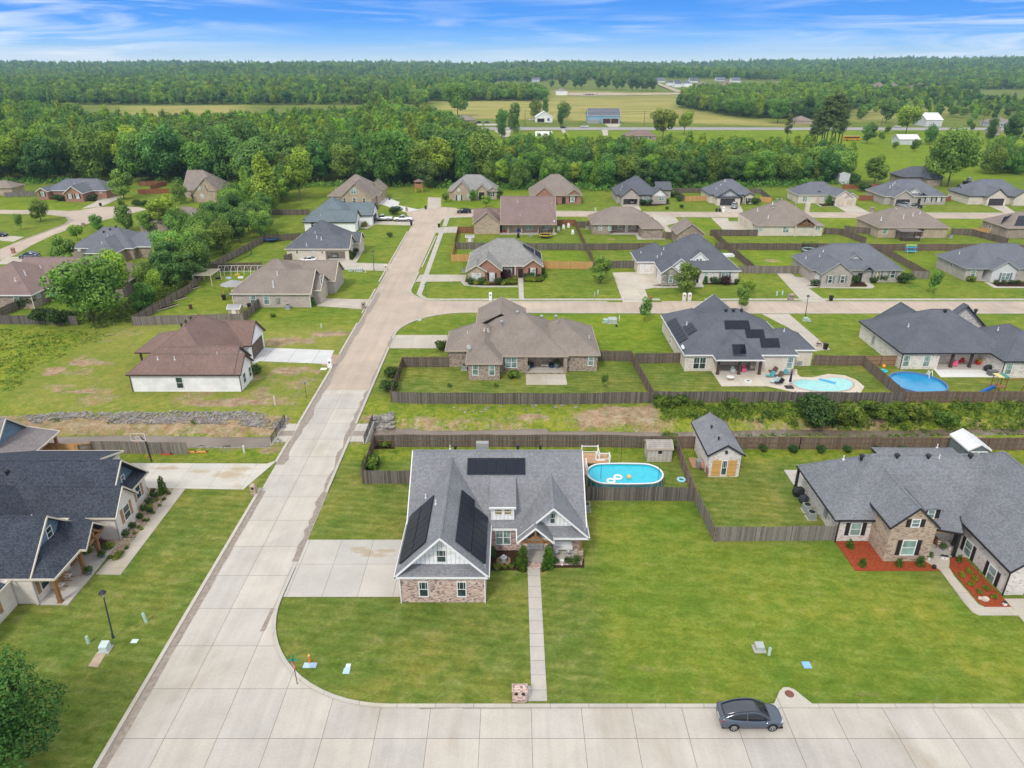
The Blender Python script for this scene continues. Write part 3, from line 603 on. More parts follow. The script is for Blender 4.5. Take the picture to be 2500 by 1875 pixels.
h.fascia((.5,57.13,3.01),(2.31,57.13,4.74));h.fascia((2.31,57.13,4.74),(4.12,57.13,3.01))
for a,c_ in(((.75,57.3,2.95),(3.9,57.3,2.95)),((2.31,57.3,2.95),(2.31,57.3,4.5)),((1.35,57.3,3.0),(2.31,57.3,3.7)),((3.3,57.3,3.0),(2.31,57.3,3.7))):h.rfix('truss_beam',MB().bar(a,c_,.16,.2),WOOD)
# shed dormer
h.shell([[(-2.3,59.75,5.35),(.42,59.75,5.35),(.42,64.15,6.36),(-2.3,64.15,6.36)]],.12);h.fascia((-2.3,59.75,5.35),(.42,59.75,5.35))
h.rfix('dormer_wall',MB().box(-2.1,.22,60.1,63,3.6,5.3),SIDE_W)
for x in(-1.37,-.42):h.win('f',60.1,x,4.62,.66,.62,gl=glass('amber_glass',(.22,.17,.06)))
h.win('f',59.8,-.9,1.68,1.4,1.62,double=True,gl=GLG);h.win('f',gar['y0'],-8.18,1.56,.72,1.6);h.win('f',gar['y0'],-4.66,1.56,.72,1.6);h.win('f',52.84,-6.49,4.75,.76,1.25)
h.win('f',59.05,4.05,4.55,.42,1.15)
pw=60.6
h.rfix('front_wall',MB().box(.9,7.1,59.78,59.9,0,2.9),W_PINK)
h.win('f',59.77,5.2,2.0,1.4,1.0,double=True,bars=False);h.door('f',59.77,2.35,DOOR_W,1.7,2.05,.3)
for x in(1.25,3.45):h.rfix('column',MB().box(x-.24,x+.24,57.3,57.78,0,2.85),W_PINK)
h.rfix('column',MB().box(6.6,7.15,58.0,58.55,0,1.25),W_STONET);h.rfix('post',MB().box(6.78,6.98,58.15,58.4,1.25,2.9),WOOD)
h.rfix('porch_floor',MB().box(.9,7.0,57.6,59.78,0,.3),M_WALK);h.rfix('porch_step',MB().box(1.45,2.95,56.9,57.6,0,.18).box(1.35,3.05,57.3,57.61,0,.31),W_PINK);h.rfix('porch_edge',MB().box(3.2,7.02,57.42,57.6,0,.32),W_PINK)
h.garage('l',-10.4,56.2,4.9,2.25);h.dspout(-10.32,52.0,T_W);h.dspout(-2.5,52.0,T_W)
def gz_main(y):return 3.0+.70*(y-59.4)
solar(h,((-4.74,64.21,gz_main(64.21)),(1.42,64.21,gz_main(64.21)),(1.42,65.8,gz_main(65.8)),(-4.74,65.8,gz_main(65.8)),6,1))
gzl=lambda x:3.22+1.0*(x+10.75);gzr=lambda x:3.22+1.0*(-2.1-x)
def arr(xa,xb,y0,y1,f,n):solar(h,((xa,y0,f(xa)),(xa,y1,f(xa)),(xb,y1,f(xb)),(xb,y0,f(xb)),n,1))
arr(-10.4,-9.1,52.9,60.65,gzl,7);arr(-9.06,-7.76,52.9,60.6,gzl,7);arr(-2.52,-3.84,52.9,60.35,gzr,7);arr(-3.88,-5.2,52.9,61.4,gzr,8)
h.turbines('l',((965,172),(1163,172),(1527,170),(1730,170)));h.pipes('l',((700,612),(790,668),(918,170)))
h.rfix('chimney',MB().box(-3.95,-2.58,68.2,68.8,5.5,7.95),T_G)
HERO=h.done()
# left neighbour: dark blue roof, cream brick, blue gables
h=House('cream_brick_house','cream brick house with dark blue shingles, blue board gables and timber porch posts',R_BLUE,W_LIME,T_C)
m1=h.block(-75,-41.95,61.7,70.5,'x','hg',.94,3.0,gable=SIDE_B,gset=.8);h.block(-48,-41.0,61.25,66.1,'x','og',.98,3.02,oh=.35)
h.block(-74,-44.0,51.75,60.4,'x','hg',.90,3.0,gable=SIDE_B,gset=.2);h.block(-75,-50,55,66.5,'x','hh',.80,3.1,walls=False)
h.shell([[(-41.8,51.75,3),(-41.8,60.2,3),(-44.5,60.2,4.25),(-44.5,54.3,4.25)],[(-46,51.75,2.99),(-41.8,51.75,2.99),(-44.5,54.3,4.24),(-46,54.3,4.24)]],.12)
h.fascia((-47.4,51.75,3.0),(-41.8,51.75,3.0));h.fascia((-41.8,51.75,3.0),(-41.8,56.1,3.0))
h.block(-46.5,-41.25,56.05,60.05,'x','oo',.92,3.0,walls=False)
h.fascia((-41.25,56.05,3.0),(-41.25,58.05,4.84));h.fascia((-41.25,58.05,4.84),(-41.25,60.05,3.0))
h.block(-62,-47.2,66.0,75.3,'x','og',.34,3.0,gable=SIDE_B);h.block(-90,-60,46,56,'y','hh',.72,3.0)
for y in(52.0,56.15,59.0):h.post(-42.1,y,2.9,.32,WOOD)
for a,c_ in(((-41.6,56.3,2.85),(-41.6,59.8,2.85)),((-41.6,58.05,2.85),(-41.6,58.05,4.6)),((-41.6,57.0,2.9),(-41.6,58.05,3.9)),((-41.6,59.1,2.9),(-41.6,58.05,3.9)),((-42.1,52,2.8),(-42.1,59,2.8))):h.rfix('truss_beam',MB().bar(a,c_,.2,.24),WOOD)
h.rfix('porch_floor',MB().box(-44.2,-41.25,51.7,60.4,0,.12),M_WALK);h.rfix('wall',MB().box(-47,-44.0,51.9,61.6,0,2.95),W_LIME)
h.winp('r',-41.34,'k',1138,550,1.1,1.55,sh=SH_W,bars=False);h.winp('r',-42.34,'k',1240,370,.9,1.6,sh=SH_W,bars=False)
h.winp('r',-43.14,'k',1103,255,.55,.8,bars=False);h.winp('r',-44.59,'k',440,735,.7,1.0,bars=False);h.win('r',-44.0,53.2,1.7,1.0,1.5,sh=SH_W,bars=False);h.door('r',-44.0,57.6,WOOD,1.1,2.2,.12)
h.turbines('k',((65,212),));h.dspout(-43.9,51.75,T_G);h.dspout(-41.3,61.5,T_G)
h.rfix('wall',MB().box(-62,-46.0,45,51.8,0,2.9),W_LIME);h.shell([[(-64,44,3.0),(-45.7,44,3.0),(-45.7,51.0,3.0),(-50,51.0,5.6),(-64,51,5.6)]]);h.win('r',-46.0,49.0,1.6,1.0,1.6,sh=SH_W,bars=False);h.fascia((-45.7,44,3),(-45.7,51.6,3))
h.done()
h=House('cream_brick_house','left edge house with a blue gable and grey shingled patio roof on timber posts',shingle('grey_brown_shingle',(.21,.19,.19),.72,1.3),W_CREAM,T_C)
h.block(-80,-61.8,73.6,81.0,'x','gg',.9,3.1,gable=SIDE_B);h.shell([[(-62.6,72.9,3.75),(-57.5,72.9,3.0),(-57.9,80.4,3.0),(-62.6,80.4,3.75)],[(-80,70.5,3.3),(-62.6,70.5,3.3),(-62.6,73.6,3.7),(-80,73.6,3.7)]],.14);h.fascia((-57.6,72.9,3.0),(-57.9,80.4,3.0));h.fascia((-57.9,80.4,3.0),(-62.6,80.4,3.75))
for x,y in((-58.4,79.9),(-58.6,76.2)):h.post(x,y,3.0,.3,WOOD)
h.rfix('patio_slab',MB().box(-66,-55.5,73,80.6,0,.12),M_WALK);h.done()
# right neighbour
h=House('whitewashed_brick_house','whitewashed brick house with stone gable and grey hipped roof above red mulch beds',R_GREY2,W_WASH,T_B)
h.block(33.35,55.5,60.95,71.85,'x','hh',.86,3.0,walls=False);h.rfix('wall',MB().box(34.2,55,61.45,71.4,0,2.95),W_WASH)
h.block(46.15,58.5,52.7,72.0,'y','gh',.86,3.0);h.block(37.3,42.2,57.9,67,'y','go',.95,4.2,wall=W_STONET,gable=W_STONET,oh=.2)
h.block(44.0,53.9,66,76.0,'y','oh',.55,3.0);h.shell([[(41.6,58.6,3.7),(45.2,58.6,3.0),(46.3,61.5,3.3),(41.6,61.5,4.6)]],.12);h.fascia((41.6,58.6,3.7),(45.2,58.6,3.0));h.fascia((45.2,58.6,3.0),(46.4,61.5,3.3))
for x,y in((45.0,58.8),(46.0,60.6)):h.post(x,y,3.0,.26,MET_B)
for x,y in((33.7,71.9),):h.post(x,y,2.95,.26,MET_B)
h.rfix('truss_beam',MB().bar((42,58.75,3.25),(45,58.75,2.95),.14,.22).bar((42.0,58.75,.2),(42.0,58.75,3.1),.14,.14),WOODO)
# eyebrow dormer
dm=MB();n_=10;arcp=[(42.2+.95*-math.cos(math.pi*i/n_),5.15+.35*math.sin(math.pi*i/n_))for i in range(n_+1)]
for i in range(n_):
 (xa,za),(xb,zb_)=arcp[i],arcp[i+1];dm.add([(xa,59.4,za),(xb,59.4,zb_),(xb,64,zb_),(xa,64,za),(xa,59.4,za-.14),(xb,59.4,zb_-.14),(xb,64,zb_-.14),(xa,64,za-.14)],[(0,1,2,3),(7,6,5,4),(0,4,5,1)])
h.rfix('dormer_roof',dm,R_GREY2);h.rfix('dormer_wall',MB().box(41.45,42.95,59.8,63.5,3.4,5.15),W_STONET);h.win('f',59.8,42.2,4.55,.6,.9,sh=SH_B,bars=False,gl=GLG)
h.winp('f',61.44,'n',652,835,1.0,1.45,sh=SH_B,bars=False,gl=GLG);h.win('f',58.1,39.7,1.7,1.25,1.7,sh=SH_B,bars=False,gl=GLG);h.win('f',58.1,39.75,4.65,.7,.8,sh=SH_B,bars=False,gl=GLG)
for p_ in((1605,1000),(1802,1215)):h.winp('l',46.53,'n',*p_,1.0,1.55,sh=SH_B,bars=False,gl=GLG)
h.garage('f',53.1,50.4,3.6,2.2,DOOR_D);h.door('f',61.44,43.2,WOODO,1.1,2.3);h.rfix('porch_floor',MB().box(42.0,46.4,58.7,61.5,0,.12),M_WALK);h.rfix('patio_slab',MB().box(33.6,38,71.4,75.6,0,.1),M_WALK)
h.dspout(33.95,61.2,T_B);h.dspout(46.4,53.0,T_B);h.slab('meter_box',MET_G,'l',34.2,64.6,.9,2.1,.5,.2)
h.turbines('n',((702,240),(1000,235),(1263,240),(1618,235)),r=.28);h.pipes('n',((550,248),(1340,150),(1357,240)))
h.done()
# white house across the street, left
h=House('white_brick_house','white painted brick house with a brown hipped roof on the dry lawn beside the creek',R_BROWN,W_WHITE,T_DB)
x0,y0=G('f',1130,608,3);x1,_=G('f',2165,608,3)
h.block(x0,x1,y0,y0+5.9,'x','hg',.78,3.0);h.block(x0,-42.0,y0,y0+7.9,'x','hg',.78,3.0);h.block(x0,-44.6,y0+.2,y0+19.3,'y','hh',.78,3.0);h.block(-54,-43.45,110.3,118.0,'x','og',.8,3.0)
h.block(-61.4,-53,107.4,116.5,'x','ho',.45,2.95,walls=False);h.post(-60.8,108.0,2.9,.28,T_DB);h.post(-60.8,115.8,2.9,.28,T_DB)
h.winp('f',y0+.4,'f',1618,680,.95,1.7,bars=False);h.winp('r',x1-.4,'g',355,635,.9,1.5,bars=False);h.winp('r',x1-.4,'g',405,580,.9,1.5,bars=False);h.garage('r',-43.84,114.15,4.9,2.4,DOOR_T if 0 else boards('brown_panel_door',(.13,.095,.075),.55,.05,'v',.3,.5));h.dspout(x0+.35,y0+.3);h.dspout(x1-.35,y0+.3)
h.turbines('f',((1635,172),(1675,140),(1718,108)),T_DB,.26);h.pipes('f',((1420,470),(1572,472),(1957,428)));h.door('r',-43.39,y0+8.9,T_DB);h.done()
# house behind the creek, centre
h=House('brown_brick_house','brown brick house with a large taupe hip roof and covered patio inside the creekside fence',R_TAN,W_BROWN,T_T)
h.B('h',560,1432,440,38,p=.66);h.B('h',1100,1718,430,78,p=.62);h.wbox[-1][1]=G('h',1408,430,3)[0];h.B('h',503,832,508,ax='y',ends='ho',d=9,p=.85);h.B('h',318,900,392,145,p=.66)
h.block(-6.3,2.6,117,126.4,'y','og',.5,4.2,wall=T_DB,oh=.3,walls=False);h.rfix('upper_wall',MB().box(-5.7,2,121,126,2.5,4.2),T_DB)
yf=h.blocks[0]['y0']
h.recess(G('h',1045,575)[0],G('h',1400,575)[0],yf-.0);xa,xb=G('h',1045,590)[0],G('h',1400,590)[0]
h.winp('f',yf,'h',915,497,1.7,1.7,double=True,gl=GLG);yw=h.blocks[2]['y0']
for x in(592,740):h.winp('f',yw,'h',x,562,.8,1.8,gl=GLG)
h.winp('f',h.blocks[1]['y0'],'h',1632,482,.8,1.6,gl=GLG);h.rfix('patio_step',MB().box(xa,xb,yf-.6,yf-.36,0,.12),W_BROWN)
for x in(xa,xb):h.rfix('column',MB().box(x-.3,x+.3,yf-.3,yf+.05,0,2.7),W_BROWN)
h.turbines('h',((970,62),(830,148),(1188,100),(1317,100)),MET_GAL,.3);h.pipes('h',((672,212),(706,216),(522,240),(1615,278)));h.done()
drive([(xa,yf-.9),(xb,yf-.9),(xb,yf-5.0),(xa,yf-5.0)],M_DRIVE,.05,'patio')
# house with rust-dark solar panels and kidney pool
h=House('cream_brick_house','pale brick house with charcoal hip roof and scattered solar panels beside the kidney pool',R_CHAR,W_CREAM,T_W)
mn=h.B('i',815,1850,430,10,p=.62);pt=h.B('i',1100,1545,475,ax='y',ends='ho',d=8,p=.72,walls=False);h.B('i',1500,2005,385,188,p=.6)
h.block(mn['x0']-.40,mn['x0']+8.6,mn['y1']-7,mn['y1']+3.8,'y','oh',.62,2.99);h.block(mn['x1']-11.5,mn['x1']-4,mn['y1']-6,mn['y1']+7,'y','og',.8,3.02)
for x in(1110,1300,1485):gx,gy=G('i',x,605);h.post(gx,gy,2.8,.36,T_DB)
h.recess(G('i',1100,575)[0],G('i',1450,575)[0],mn['y0']);h.winp('f',mn['y0'],'i',950,503,1.9,1.9,double=True);h.winp('f',mn['y0'],'i',1762,500,.9,1.9,gl=GLG);h.winp('l',mn['x0'],'i',688,290,.9,1.5)
solar_px(h,'i',((1180,205),(1408,200),(1390,122),(1170,122)),4,1);solar_px(h,'i',((1372,283),(1542,280),(1525,203),(1355,203)),3,1);solar_px(h,'i',((1505,368),(1676,366),(1660,283),(1488,283)),3,1);solar_px(h,'i',((1252,425),(1372,425),(1360,338),(1240,338)),2,1)
PLN=(mn['x0']-.4,3.03,.62);solar_px(h,'i',((770,330),(655,145),(735,98),(850,285)),6,1,PLN);solar_px(h,'i',((850,260),(800,185),(880,140),(930,210)),2,1,PLN)
h.turbines('i',((1187,42),(1255,42),(1327,42)),MET_B,.3);h.pipes('i',((795,360),(835,155),(1712,215)));h.dspout(mn['x0'],mn['y0']-.1);h.done()
h=House('whitewashed_brick_house','mottled white brick house with very dark roof and deep patio beside the round pool',R_CHAR,W_WASH,T_B)
mn=h.B('j',1115,2150,413,15,p=.62);rw=h.B('j',2035,2650,488,ax='x',d=14,p=.6);xw,_=G('j',865,105,3);xr_,yr_=G('j',1105,-47,7);hw=xr_-xw;h.block(xw,xr_+hw,mn['y1']-6,yr_+hw,'y','oh',4/hw,3.0);xr_,yr_=G('j',1700,-22,mn['zr']+.1);h.block(xr_-5.5,xr_+5.5,mn['y1']-6,yr_+1,'y','og',(mn['zr']-2.9)/5.5,3.0)
h.recess(G('j',1400,540)[0],rw['x0']-.1,mn['y0']);h.winp('f',mn['y0'],'j',1152,485,.95,1.8,gl=GLG);h.winp('f',mn['y0'],'j',1335,485,.95,1.8,gl=GLG);h.winp('f',rw['y0'],'j',2072,557,.9,1.8,gl=GLG)
for x in(1545,1715):gx,gy=G('j',x,545);h.post(gx,gy,2.8,.36,T_DB)
h.turbines('j',((1500,45),(1775,45)),MET_B,.33);h.pipes('j',((1172,172),(1978,205)));h.dspout(mn['x0'],mn['y0']-.1);h.dspout(rw['x0'],rw['y0']-.1);h.slab('meter_box',MET_G,'l',mn['x0'],onX('j',855,320,mn['x0'])[0],.8,2.2,.6,.2);h.done()
PAT_J=(G('j',1400,560),mn,rw)
# row facing the cross street
h=House('red_brick_house','red brick house with grey speckled roof and round yellow shrubs along its front',R_LGREY,W_RED,T_C)
mn=h.B('c',520,1200,918,670,p=.74);g1=h.B('c',560,832,962,ax='y',ends='go',d=8,p=.80);g2=h.B('c',506,694,970,ax='y',ends='go',d=6,p=.62,wall=W_TAN,gable=W_TAN,ze=2.98);g3=h.B('c',1020,1203,926,ax='y',ends='go',d=6,p=.72)
h.winp('f',g2['y0'],'c',600,1022,1.9,1.8,gl=GLW,double=True);h.winp('f',g1['y0'],'c',742,1018,1.0,1.8,sh=SH_R,gl=GLW);h.winp('f',g3['y0'],'c',1110,972,1.0,1.7,sh=SH_R,gl=GLW);h.winp('f',mn['y0'],'c',886,960,1.7,1.7,sh=SH_R,gl=GLG,double=True)
gx=onY('c',998,965,mn['y0'])[0];h.door('f',mn['y0'],gx,DARK,1.1,2.1);h.post(onY('c',950,990,mn['y0'])[0],mn['y0']-.5,2.8,.18,T_W);solar_px(h,'c',((1130,820),(1188,862),(1180,805),(1125,770)),2,1);solar_px(h,'c',((1025,745),(1122,815),(1120,770),(1015,718)),3,1);h.done()
h=House('tan_brick_house','long tan brick house with a tall brown roof and columned back porch full of toys',R_MAUVE,W_TAN,T_T)
mn=h.B('c',818,1322,545,290,ends='gg',p=.80);gl_=h.B('c',567,824,540,ax='y',ends='go',d=9,p=.80,ze=3.1);h.B('c',570,900,500,402,ends='go',p=.7)
h.recess(G('c',812,600)[0],G('c',1312,600)[0],mn['y0'])
for x in(888,1008,1160,1298):gx,gy=G('c',x,628);h.post(gx,gy,2.8,.38,T_T)
for x in(1075,1225):h.winp('f',mn['y0'],'c',x,578,2.0,1.6,gl=GLG,double=True)
h.rfix('patio_floor',MB().box(G('c',812,628)[0],G('c',1312,628)[0],G('c',812,632)[1],mn['y0'],0,.14),M_WALK);h.pipes('c',((975,345),(812,458),(995,465),(1280,365)));h.done()
h=House('brown_brick_house','brown brick house with taupe hip roof and long porch beside the detached brick garage',R_TAN,W_BROWN,T_T)
mn=h.B('c',1640,2230,545,385,p=.6);rw=h.B('d',430,637,582,ax='y',ends='ho',d=9,p=.6);h.recess(G('c',1785,600)[0],G('c',2085,600)[0],mn['y0'])
for x,w_ in((1717,.8),(1805,.9),(1903,1.0),(2030,1.1)):h.winp('f',mn['y0']-.02,'c',x,577,w_,1.4,gl=GLG)
h.door('f',mn['y0']-.02,onY('c',1965,580,mn['y0'])[0],DOOR_W);h.done()
h=House('brick_garage','small detached brown brick garage with taupe gable roof behind the dark roofed house',R_TAN,W_BROWN,T_T,'garage')
h.B('d',745,1005,634,ax='y',ends='gg',d=9,p=.72);h.done()
h=House('grey_brick_house','large dark roofed house with stone front gable, white dormer and two white garage doors',R_CHAR,W_WASH,T_W)
mn=h.B('d',600,1328,962,632,p=.78);lw=h.B('d',385,760,882,708,p=.72,wall=W_CREAM);sg=h.B('d',606,784,985,ax='y',ends='go',d=8,p=.72,wall=W_STONE,gable=W_STONE);wg_=h.B('d',640,915,968,ax='y',ends='go',d=7,p=.85,wall=SIDE_W,gable=SIDE_W,oh=.45)
h.block(*[onY('d',x,868,mn['y0']+2.0)[0]for x in(868,1028)],mn['y0']+1.6,mn['y0']+6,'y','go',.85,5.0,gable=SIDE_W,wall=SIDE_W,oh=.25,zb=3.5)
for x in(930,960):h.winp('f',mn['y0']+1.85,'d',x,878,.5,1.1)
h.winp('f',sg['y0'],'d',692,1038,.8,1.6,sh=SH_G,gl=GLG);h.winp('f',mn['y0'],'d',1178,1012,1.5,1.7,sh=SH_G,gl=GLG,double=True);h.winp('f',mn['y0'],'d',1008,1005,.7,1.6,gl=GLG);h.door('f',mn['y0'],onY('d',925,1020,mn['y0'])[0],DARK)
h.garage('f',lw['y0'],onY('d',476,950,lw['y0'])[0],2.9,2.25);h.garage('l',sg['x0'],sg['y0']+3.2,4.6,2.3);h.pipes('d',((628,770),(607,815),(570,840),(423,800)));gx,gy=G('d',910,1075);h.post(gx,gy,2.9,.3,W_STONE);h.done()
h=House('grey_brick_house','grey brick house with slate roof, pale shutters and a white side garage door',R_SLATE,W_GREY,T_G)
mn=h.B('e',300,1137,955,715,p=.70);g1=h.B('e',390,692,993,ax='y',ends='go',d=9,p=.72);g2=h.block(*[onY('e',x,900,mn['y0']+2.4)[0]for x in(590,775)],mn['y0']+2.0,mn['y0']+6,'y','go',.7,4.4,oh=.3,zb=3.4,gable=SIDE_G,wall=SIDE_G);g3=h.B('e',768,868,962,ax='y',ends='oo',d=5,p=.72,walls=False)
for x,y in((468,1040),(578,1040)):h.winp('f',g1['y0'],'e',x,y,.8,1.6,sh=SH_G)
h.winp('f',g2['y0'],'e',675,862,.5,.6);h.winp('f',mn['y0'],'e',888,998,1.4,1.5,sh=SH_G,double=True,gl=glass('warm_glass',(.20,.18,.10)));h.winp('f',mn['y0'],'e',1030,995,.9,1.6,sh=SH_G);h.door('f',mn['y0'],onY('e',735,1010,mn['y0'])[0],DARK)
h.garage('l',g1['x0'],onX('e',335,1020,g1['x0'])[0],4.8,2.3);h.pipes('e',((405,790),(372,832),(248,850)));gx,gy=G('e',765,1045);h.post(gx,gy,2.9,.3,T_G);h.post(gx+2.3,gy,2.9,.3,T_G);h.done()
h=House('grey_brick_house','grey roofed brick house with a pale stucco front gable, cut by the right picture edge',R_SLATE,W_BROWN,T_G)
h.wm=W_GREY;mn=h.B('e',1690,2500,942,715,p=.68);g1=h.B('e',1930,2178,955,ax='y',ends='go',d=7,p=.62,wall=plain('pale_stucco',(.62,.63,.63),.8,.2,0,.03),gable=plain('pale_stucco',(.62,.63,.63)))
h.winp('f',g1['y0'],'e',2045,1015,1.7,1.7,sh=SH_G,double=True,gl=GLG);h.winp('f',mn['y0'],'e',1752,988,1.0,1.5,gl=GLG);h.recess(*[onY('e',x,1000,mn['y0'])[0]for x in(1838,1945)],mn['y0']);h.winp('l',mn['x0'],'e',1562,905,.8,.9);h.pipes('e',((1630,808),));h.done()
# middle row seen from behind
h=House('cream_brick_house','pale brick house with taupe hip roof and an open timber patio gable',R_TAN,W_CREAM,T_T)
mn=h.B('d',1470,2082,557,325,p=.62);pg=h.B('d',1810,2006,558,ax='y',ends='oo',d=6,p=.72,walls=False)
h.rfix('wall',MB().box(mn['x0']-.5,mn['x0']+3,mn['y0']+4,mn['y1'],0,2.9),W_CREAM);y_=pg['y0']-.3;xa,xb=pg['x0'],pg['x1'];xm=(xa+xb)/2;zt=pg['zr']-.3
for a,c_ in(((xa,y_,3),(xb,y_,3)),((xm,y_,3),(xm,y_,zt)),((xa+.9,y_,3.05),(xm,y_,zt-.8)),((xb-.9,y_,3.05),(xm,y_,zt-.8)),((xm,y_,3.0),((xa+xm)/2,y_,3.8)),((xm,y_,3.0),((xb+xm)/2,y_,3.8))):h.rfix('truss_beam',MB().bar(a,c_,.2,.26),WOOD)
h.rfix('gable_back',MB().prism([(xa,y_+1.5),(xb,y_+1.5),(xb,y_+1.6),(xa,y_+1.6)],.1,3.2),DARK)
for x in(xa,xb):h.post(x,y_,2.95,.3,T_C)
h.winp('f',mn['y0'],'d',1498,590,1.1,1.0,gl=GLG);h.winp('f',mn['y0'],'d',1728,592,1.6,1.5,double=True,gl=GLG);h.winp('f',mn['y0'],'d',2015,572,1.4,1.4,double=True,gl=GLG)
for x in(1330,1365):h.slab('garage_door',DOOR_T,'l',mn['x0']-.5,onX('d',x,510,mn['x0']-.5)[0],0,2.3,2.8)
h.pipes('d',((1607,365),(1472,425),(1568,492)),h=.9,r=.12);h.turbines('d',((1650,330),(1688,330),(1815,370),(1615,408)),MET_GAL,.3);h.rfix('chimney',MB().box(*[onY('d',x,370,mn['y1'])[0]for x in(1890,1925)],mn['y1']-2,mn['y1']-1,3,6.6),T_C);h.done()
h=House('brown_brick_house','brown brick house with a taupe hip roof behind a dark pergola',R_TAN,W_TAN,T_T)
mn=h.B('e',905,1552,575,385,p=.62);h.recess(G('e',1075,640)[0],G('e',1235,640)[0],mn['y0']);h.winp('f',mn['y0'],'e',962,605,1.3,1.5,gl=GLG);h.winp('f',mn['y0'],'e',1275,600,1.6,1.3,double=True,gl=glass('green_glass',(.16,.30,.06)))
h.pipes('e',((1125,490),(1210,470),(1272,460),(925,510)),h=1.0,r=.12);h.turbines('e',((1145,400),(1193,400),(1243,400),(1060,425)),MET_GAL,.3);h.done()
h=House('brown_brick_house','brown brick house with blue-grey solar panels on a taupe roof at the right picture edge',R_TAN,W_BROWN,T_T)
mn=h.B('e',2065,2500,578,430,p=.55);solar_px(h,'e',((2120,560),(2240,560),(2240,470),(2160,470)),3,2);solar_px(h,'e',((2000,545),(2060,500),(2110,455),(2030,480)),2,2);h.winp('l',mn['x0'],'e',1905,575,1,1.3);h.done()
# far row on the north side of the east street
def simple(name,label,roof,wall,trim,fn,**kw):
 h_=House(name,label,roof,wall,trim,**kw);fn(h_);h_.done()
def n1(h):
 mn=h.B('b',1100,1560,290,95,p=.72,ze=3.2);g=h.B('b',1205,1510,315,ax='y',ends='go',d=10,p=.9,ze=3.6);g2=h.B('b',1450,1608,238,ax='y',ends='go',d=9,p=.9,ze=3.6)
 h.winp('f',g['y0'],'b',1338,245,1.7,1.7,double=True,gl=GLG)
 for x in(1258,1345,1433):h.winp('f',g['y0'],'b',x,328,.9,1.4)
 h.winp('f',g2['y0'],'b',1577,275,1.1,1.6,gl=GLG);h.winp('f',g2['y0'],'b',1525,275,.8,1.4,gl=GLG);h.winp('f',g2['y0'],'b',1511,203,.5,.7);h.pipes('b',((1222,160),(1180,235)))
simple('tan_brick_house','tall tan brick house with brown gables at the street end, left of the play tower',R_TAN,W_TAN,T_T,n1)
def n2(h):
 mn=h.B('c',345,790,245,95,p=.8);g=h.B('c',372,560,255,ax='y',ends='go',d=9,p=.95);g2=h.B('c',592,705,240,ax='y',ends='go',d=6,p=.9,ze=3.4);g3=h.B('c',700,795,245,ax='y',ends='go',d=7,p=.8)
 h.winp('f',g['y0'],'c',446,305,1.1,1.7,sh=SH_B,gl=GLW);h.winp('f',g['y0'],'c',442,235,.7,.9,gl=GLW);h.winp('f',g['y0'],'c',528,295,.6,1.4,gl=GLG);h.door('f',g2['y0'],onY('c',648,265,g2['y0'])[0],DARK,1.9,2.6);h.winp('f',g3['y0'],'c',735,275,.8,1.4,sh=SH_B)
simple('tan_brick_house','tan brick house with a grey multi-gabled roof behind clipped garden trees',R_LGREY,W_TAN,T_T,n2)
def n3(h):
 mn=h.B('c',1080,1555,285,93,p=.8);g=h.B('c',1110,1312,300,ax='y',ends='go',d=8,p=.85);g2=h.B('c',1265,1380,245,ax='y',ends='go',d=6,p=.9,ze=3.8,wall=W_TAN,gable=W_TAN);g3=h.B('c',1408,1555,285,ax='y',ends='go',d=8,p=.75)
 h.winp('f',g3['y0'],'c',1467,315,1.5,2.0,sh=SH_R,gl=GLW);h.winp('f',g2['y0'],'c',1320,265,1.6,.8,gl=GLW,double=True);h.door('f',mn['y0'],onY('c',1388,310,mn['y0'])[0],DARK,1.3,2.2)
simple('red_brick_house','red and tan brick house with a brown steep roof behind the long tan house',R_TAN,W_RED,T_T,n3)
def n4(h):
 mn=h.B('d',200,600,280,108,p=.74);g=h.B('d',240,425,298,ax='y',ends='go',d=9,p=.82);g2=h.B('d',515,668,285,ax='y',ends='go',d=8,p=.78,gable=SIDE_W);h.B('d',560,705,235,160,ends='og',p=.6)
 h.garage('f',g['y0'],onY('d',330,335,g['y0'])[0],5.0,2.3,open_=True);h.winp('f',mn['y0'],'d',470,315,1.8,1.5,double=True,gl=GLG);h.winp('f',g2['y0'],'d',608,312,1.6,1.3,double=True,gl=GLG);h.door('f',mn['y0'],onY('d',528,320,mn['y0'])[0],DARK,1.2);h.slab('gable_vent',MET_B,'f',g2['y0'],onY('d',597,235,g2['y0'])[0],5.0,5.5,.5);h.pipes('d',((253,210),(240,238)))
simple('grey_brick_house','grey brick house with slate roof and an open garage showing a parked car',R_CHAR,W_GREY,T_DB,n4)
def n5(h):
 mn=h.B('d',1040,1450,278,137,p=.66);g=h.B('d',1105,1335,300,ax='y',ends='go',d=8,p=.62,gable=SIDE_G,gset=.3);g2=h.B('d',1360,1452,285,ax='y',ends='go',d=6,p=.5)
 h.garage('f',g['y0'],onY('d',1202,340,g['y0'])[0],4.8,2.3,DOOR_D);h.winp('f',g2['y0'],'d',1397,328,1.2,1.5,sh=SH_B);h.door('f',mn['y0'],onY('d',1325,330,mn['y0'])[0],DARK);h.pipes('d',((1180,160),(1140,200),(1100,235)),h=.8,r=.1)
simple('white_brick_house','small white brick house with slate roof, grey gable and closed dark garage',R_SLATE,W_CREAM,T_B,n5)
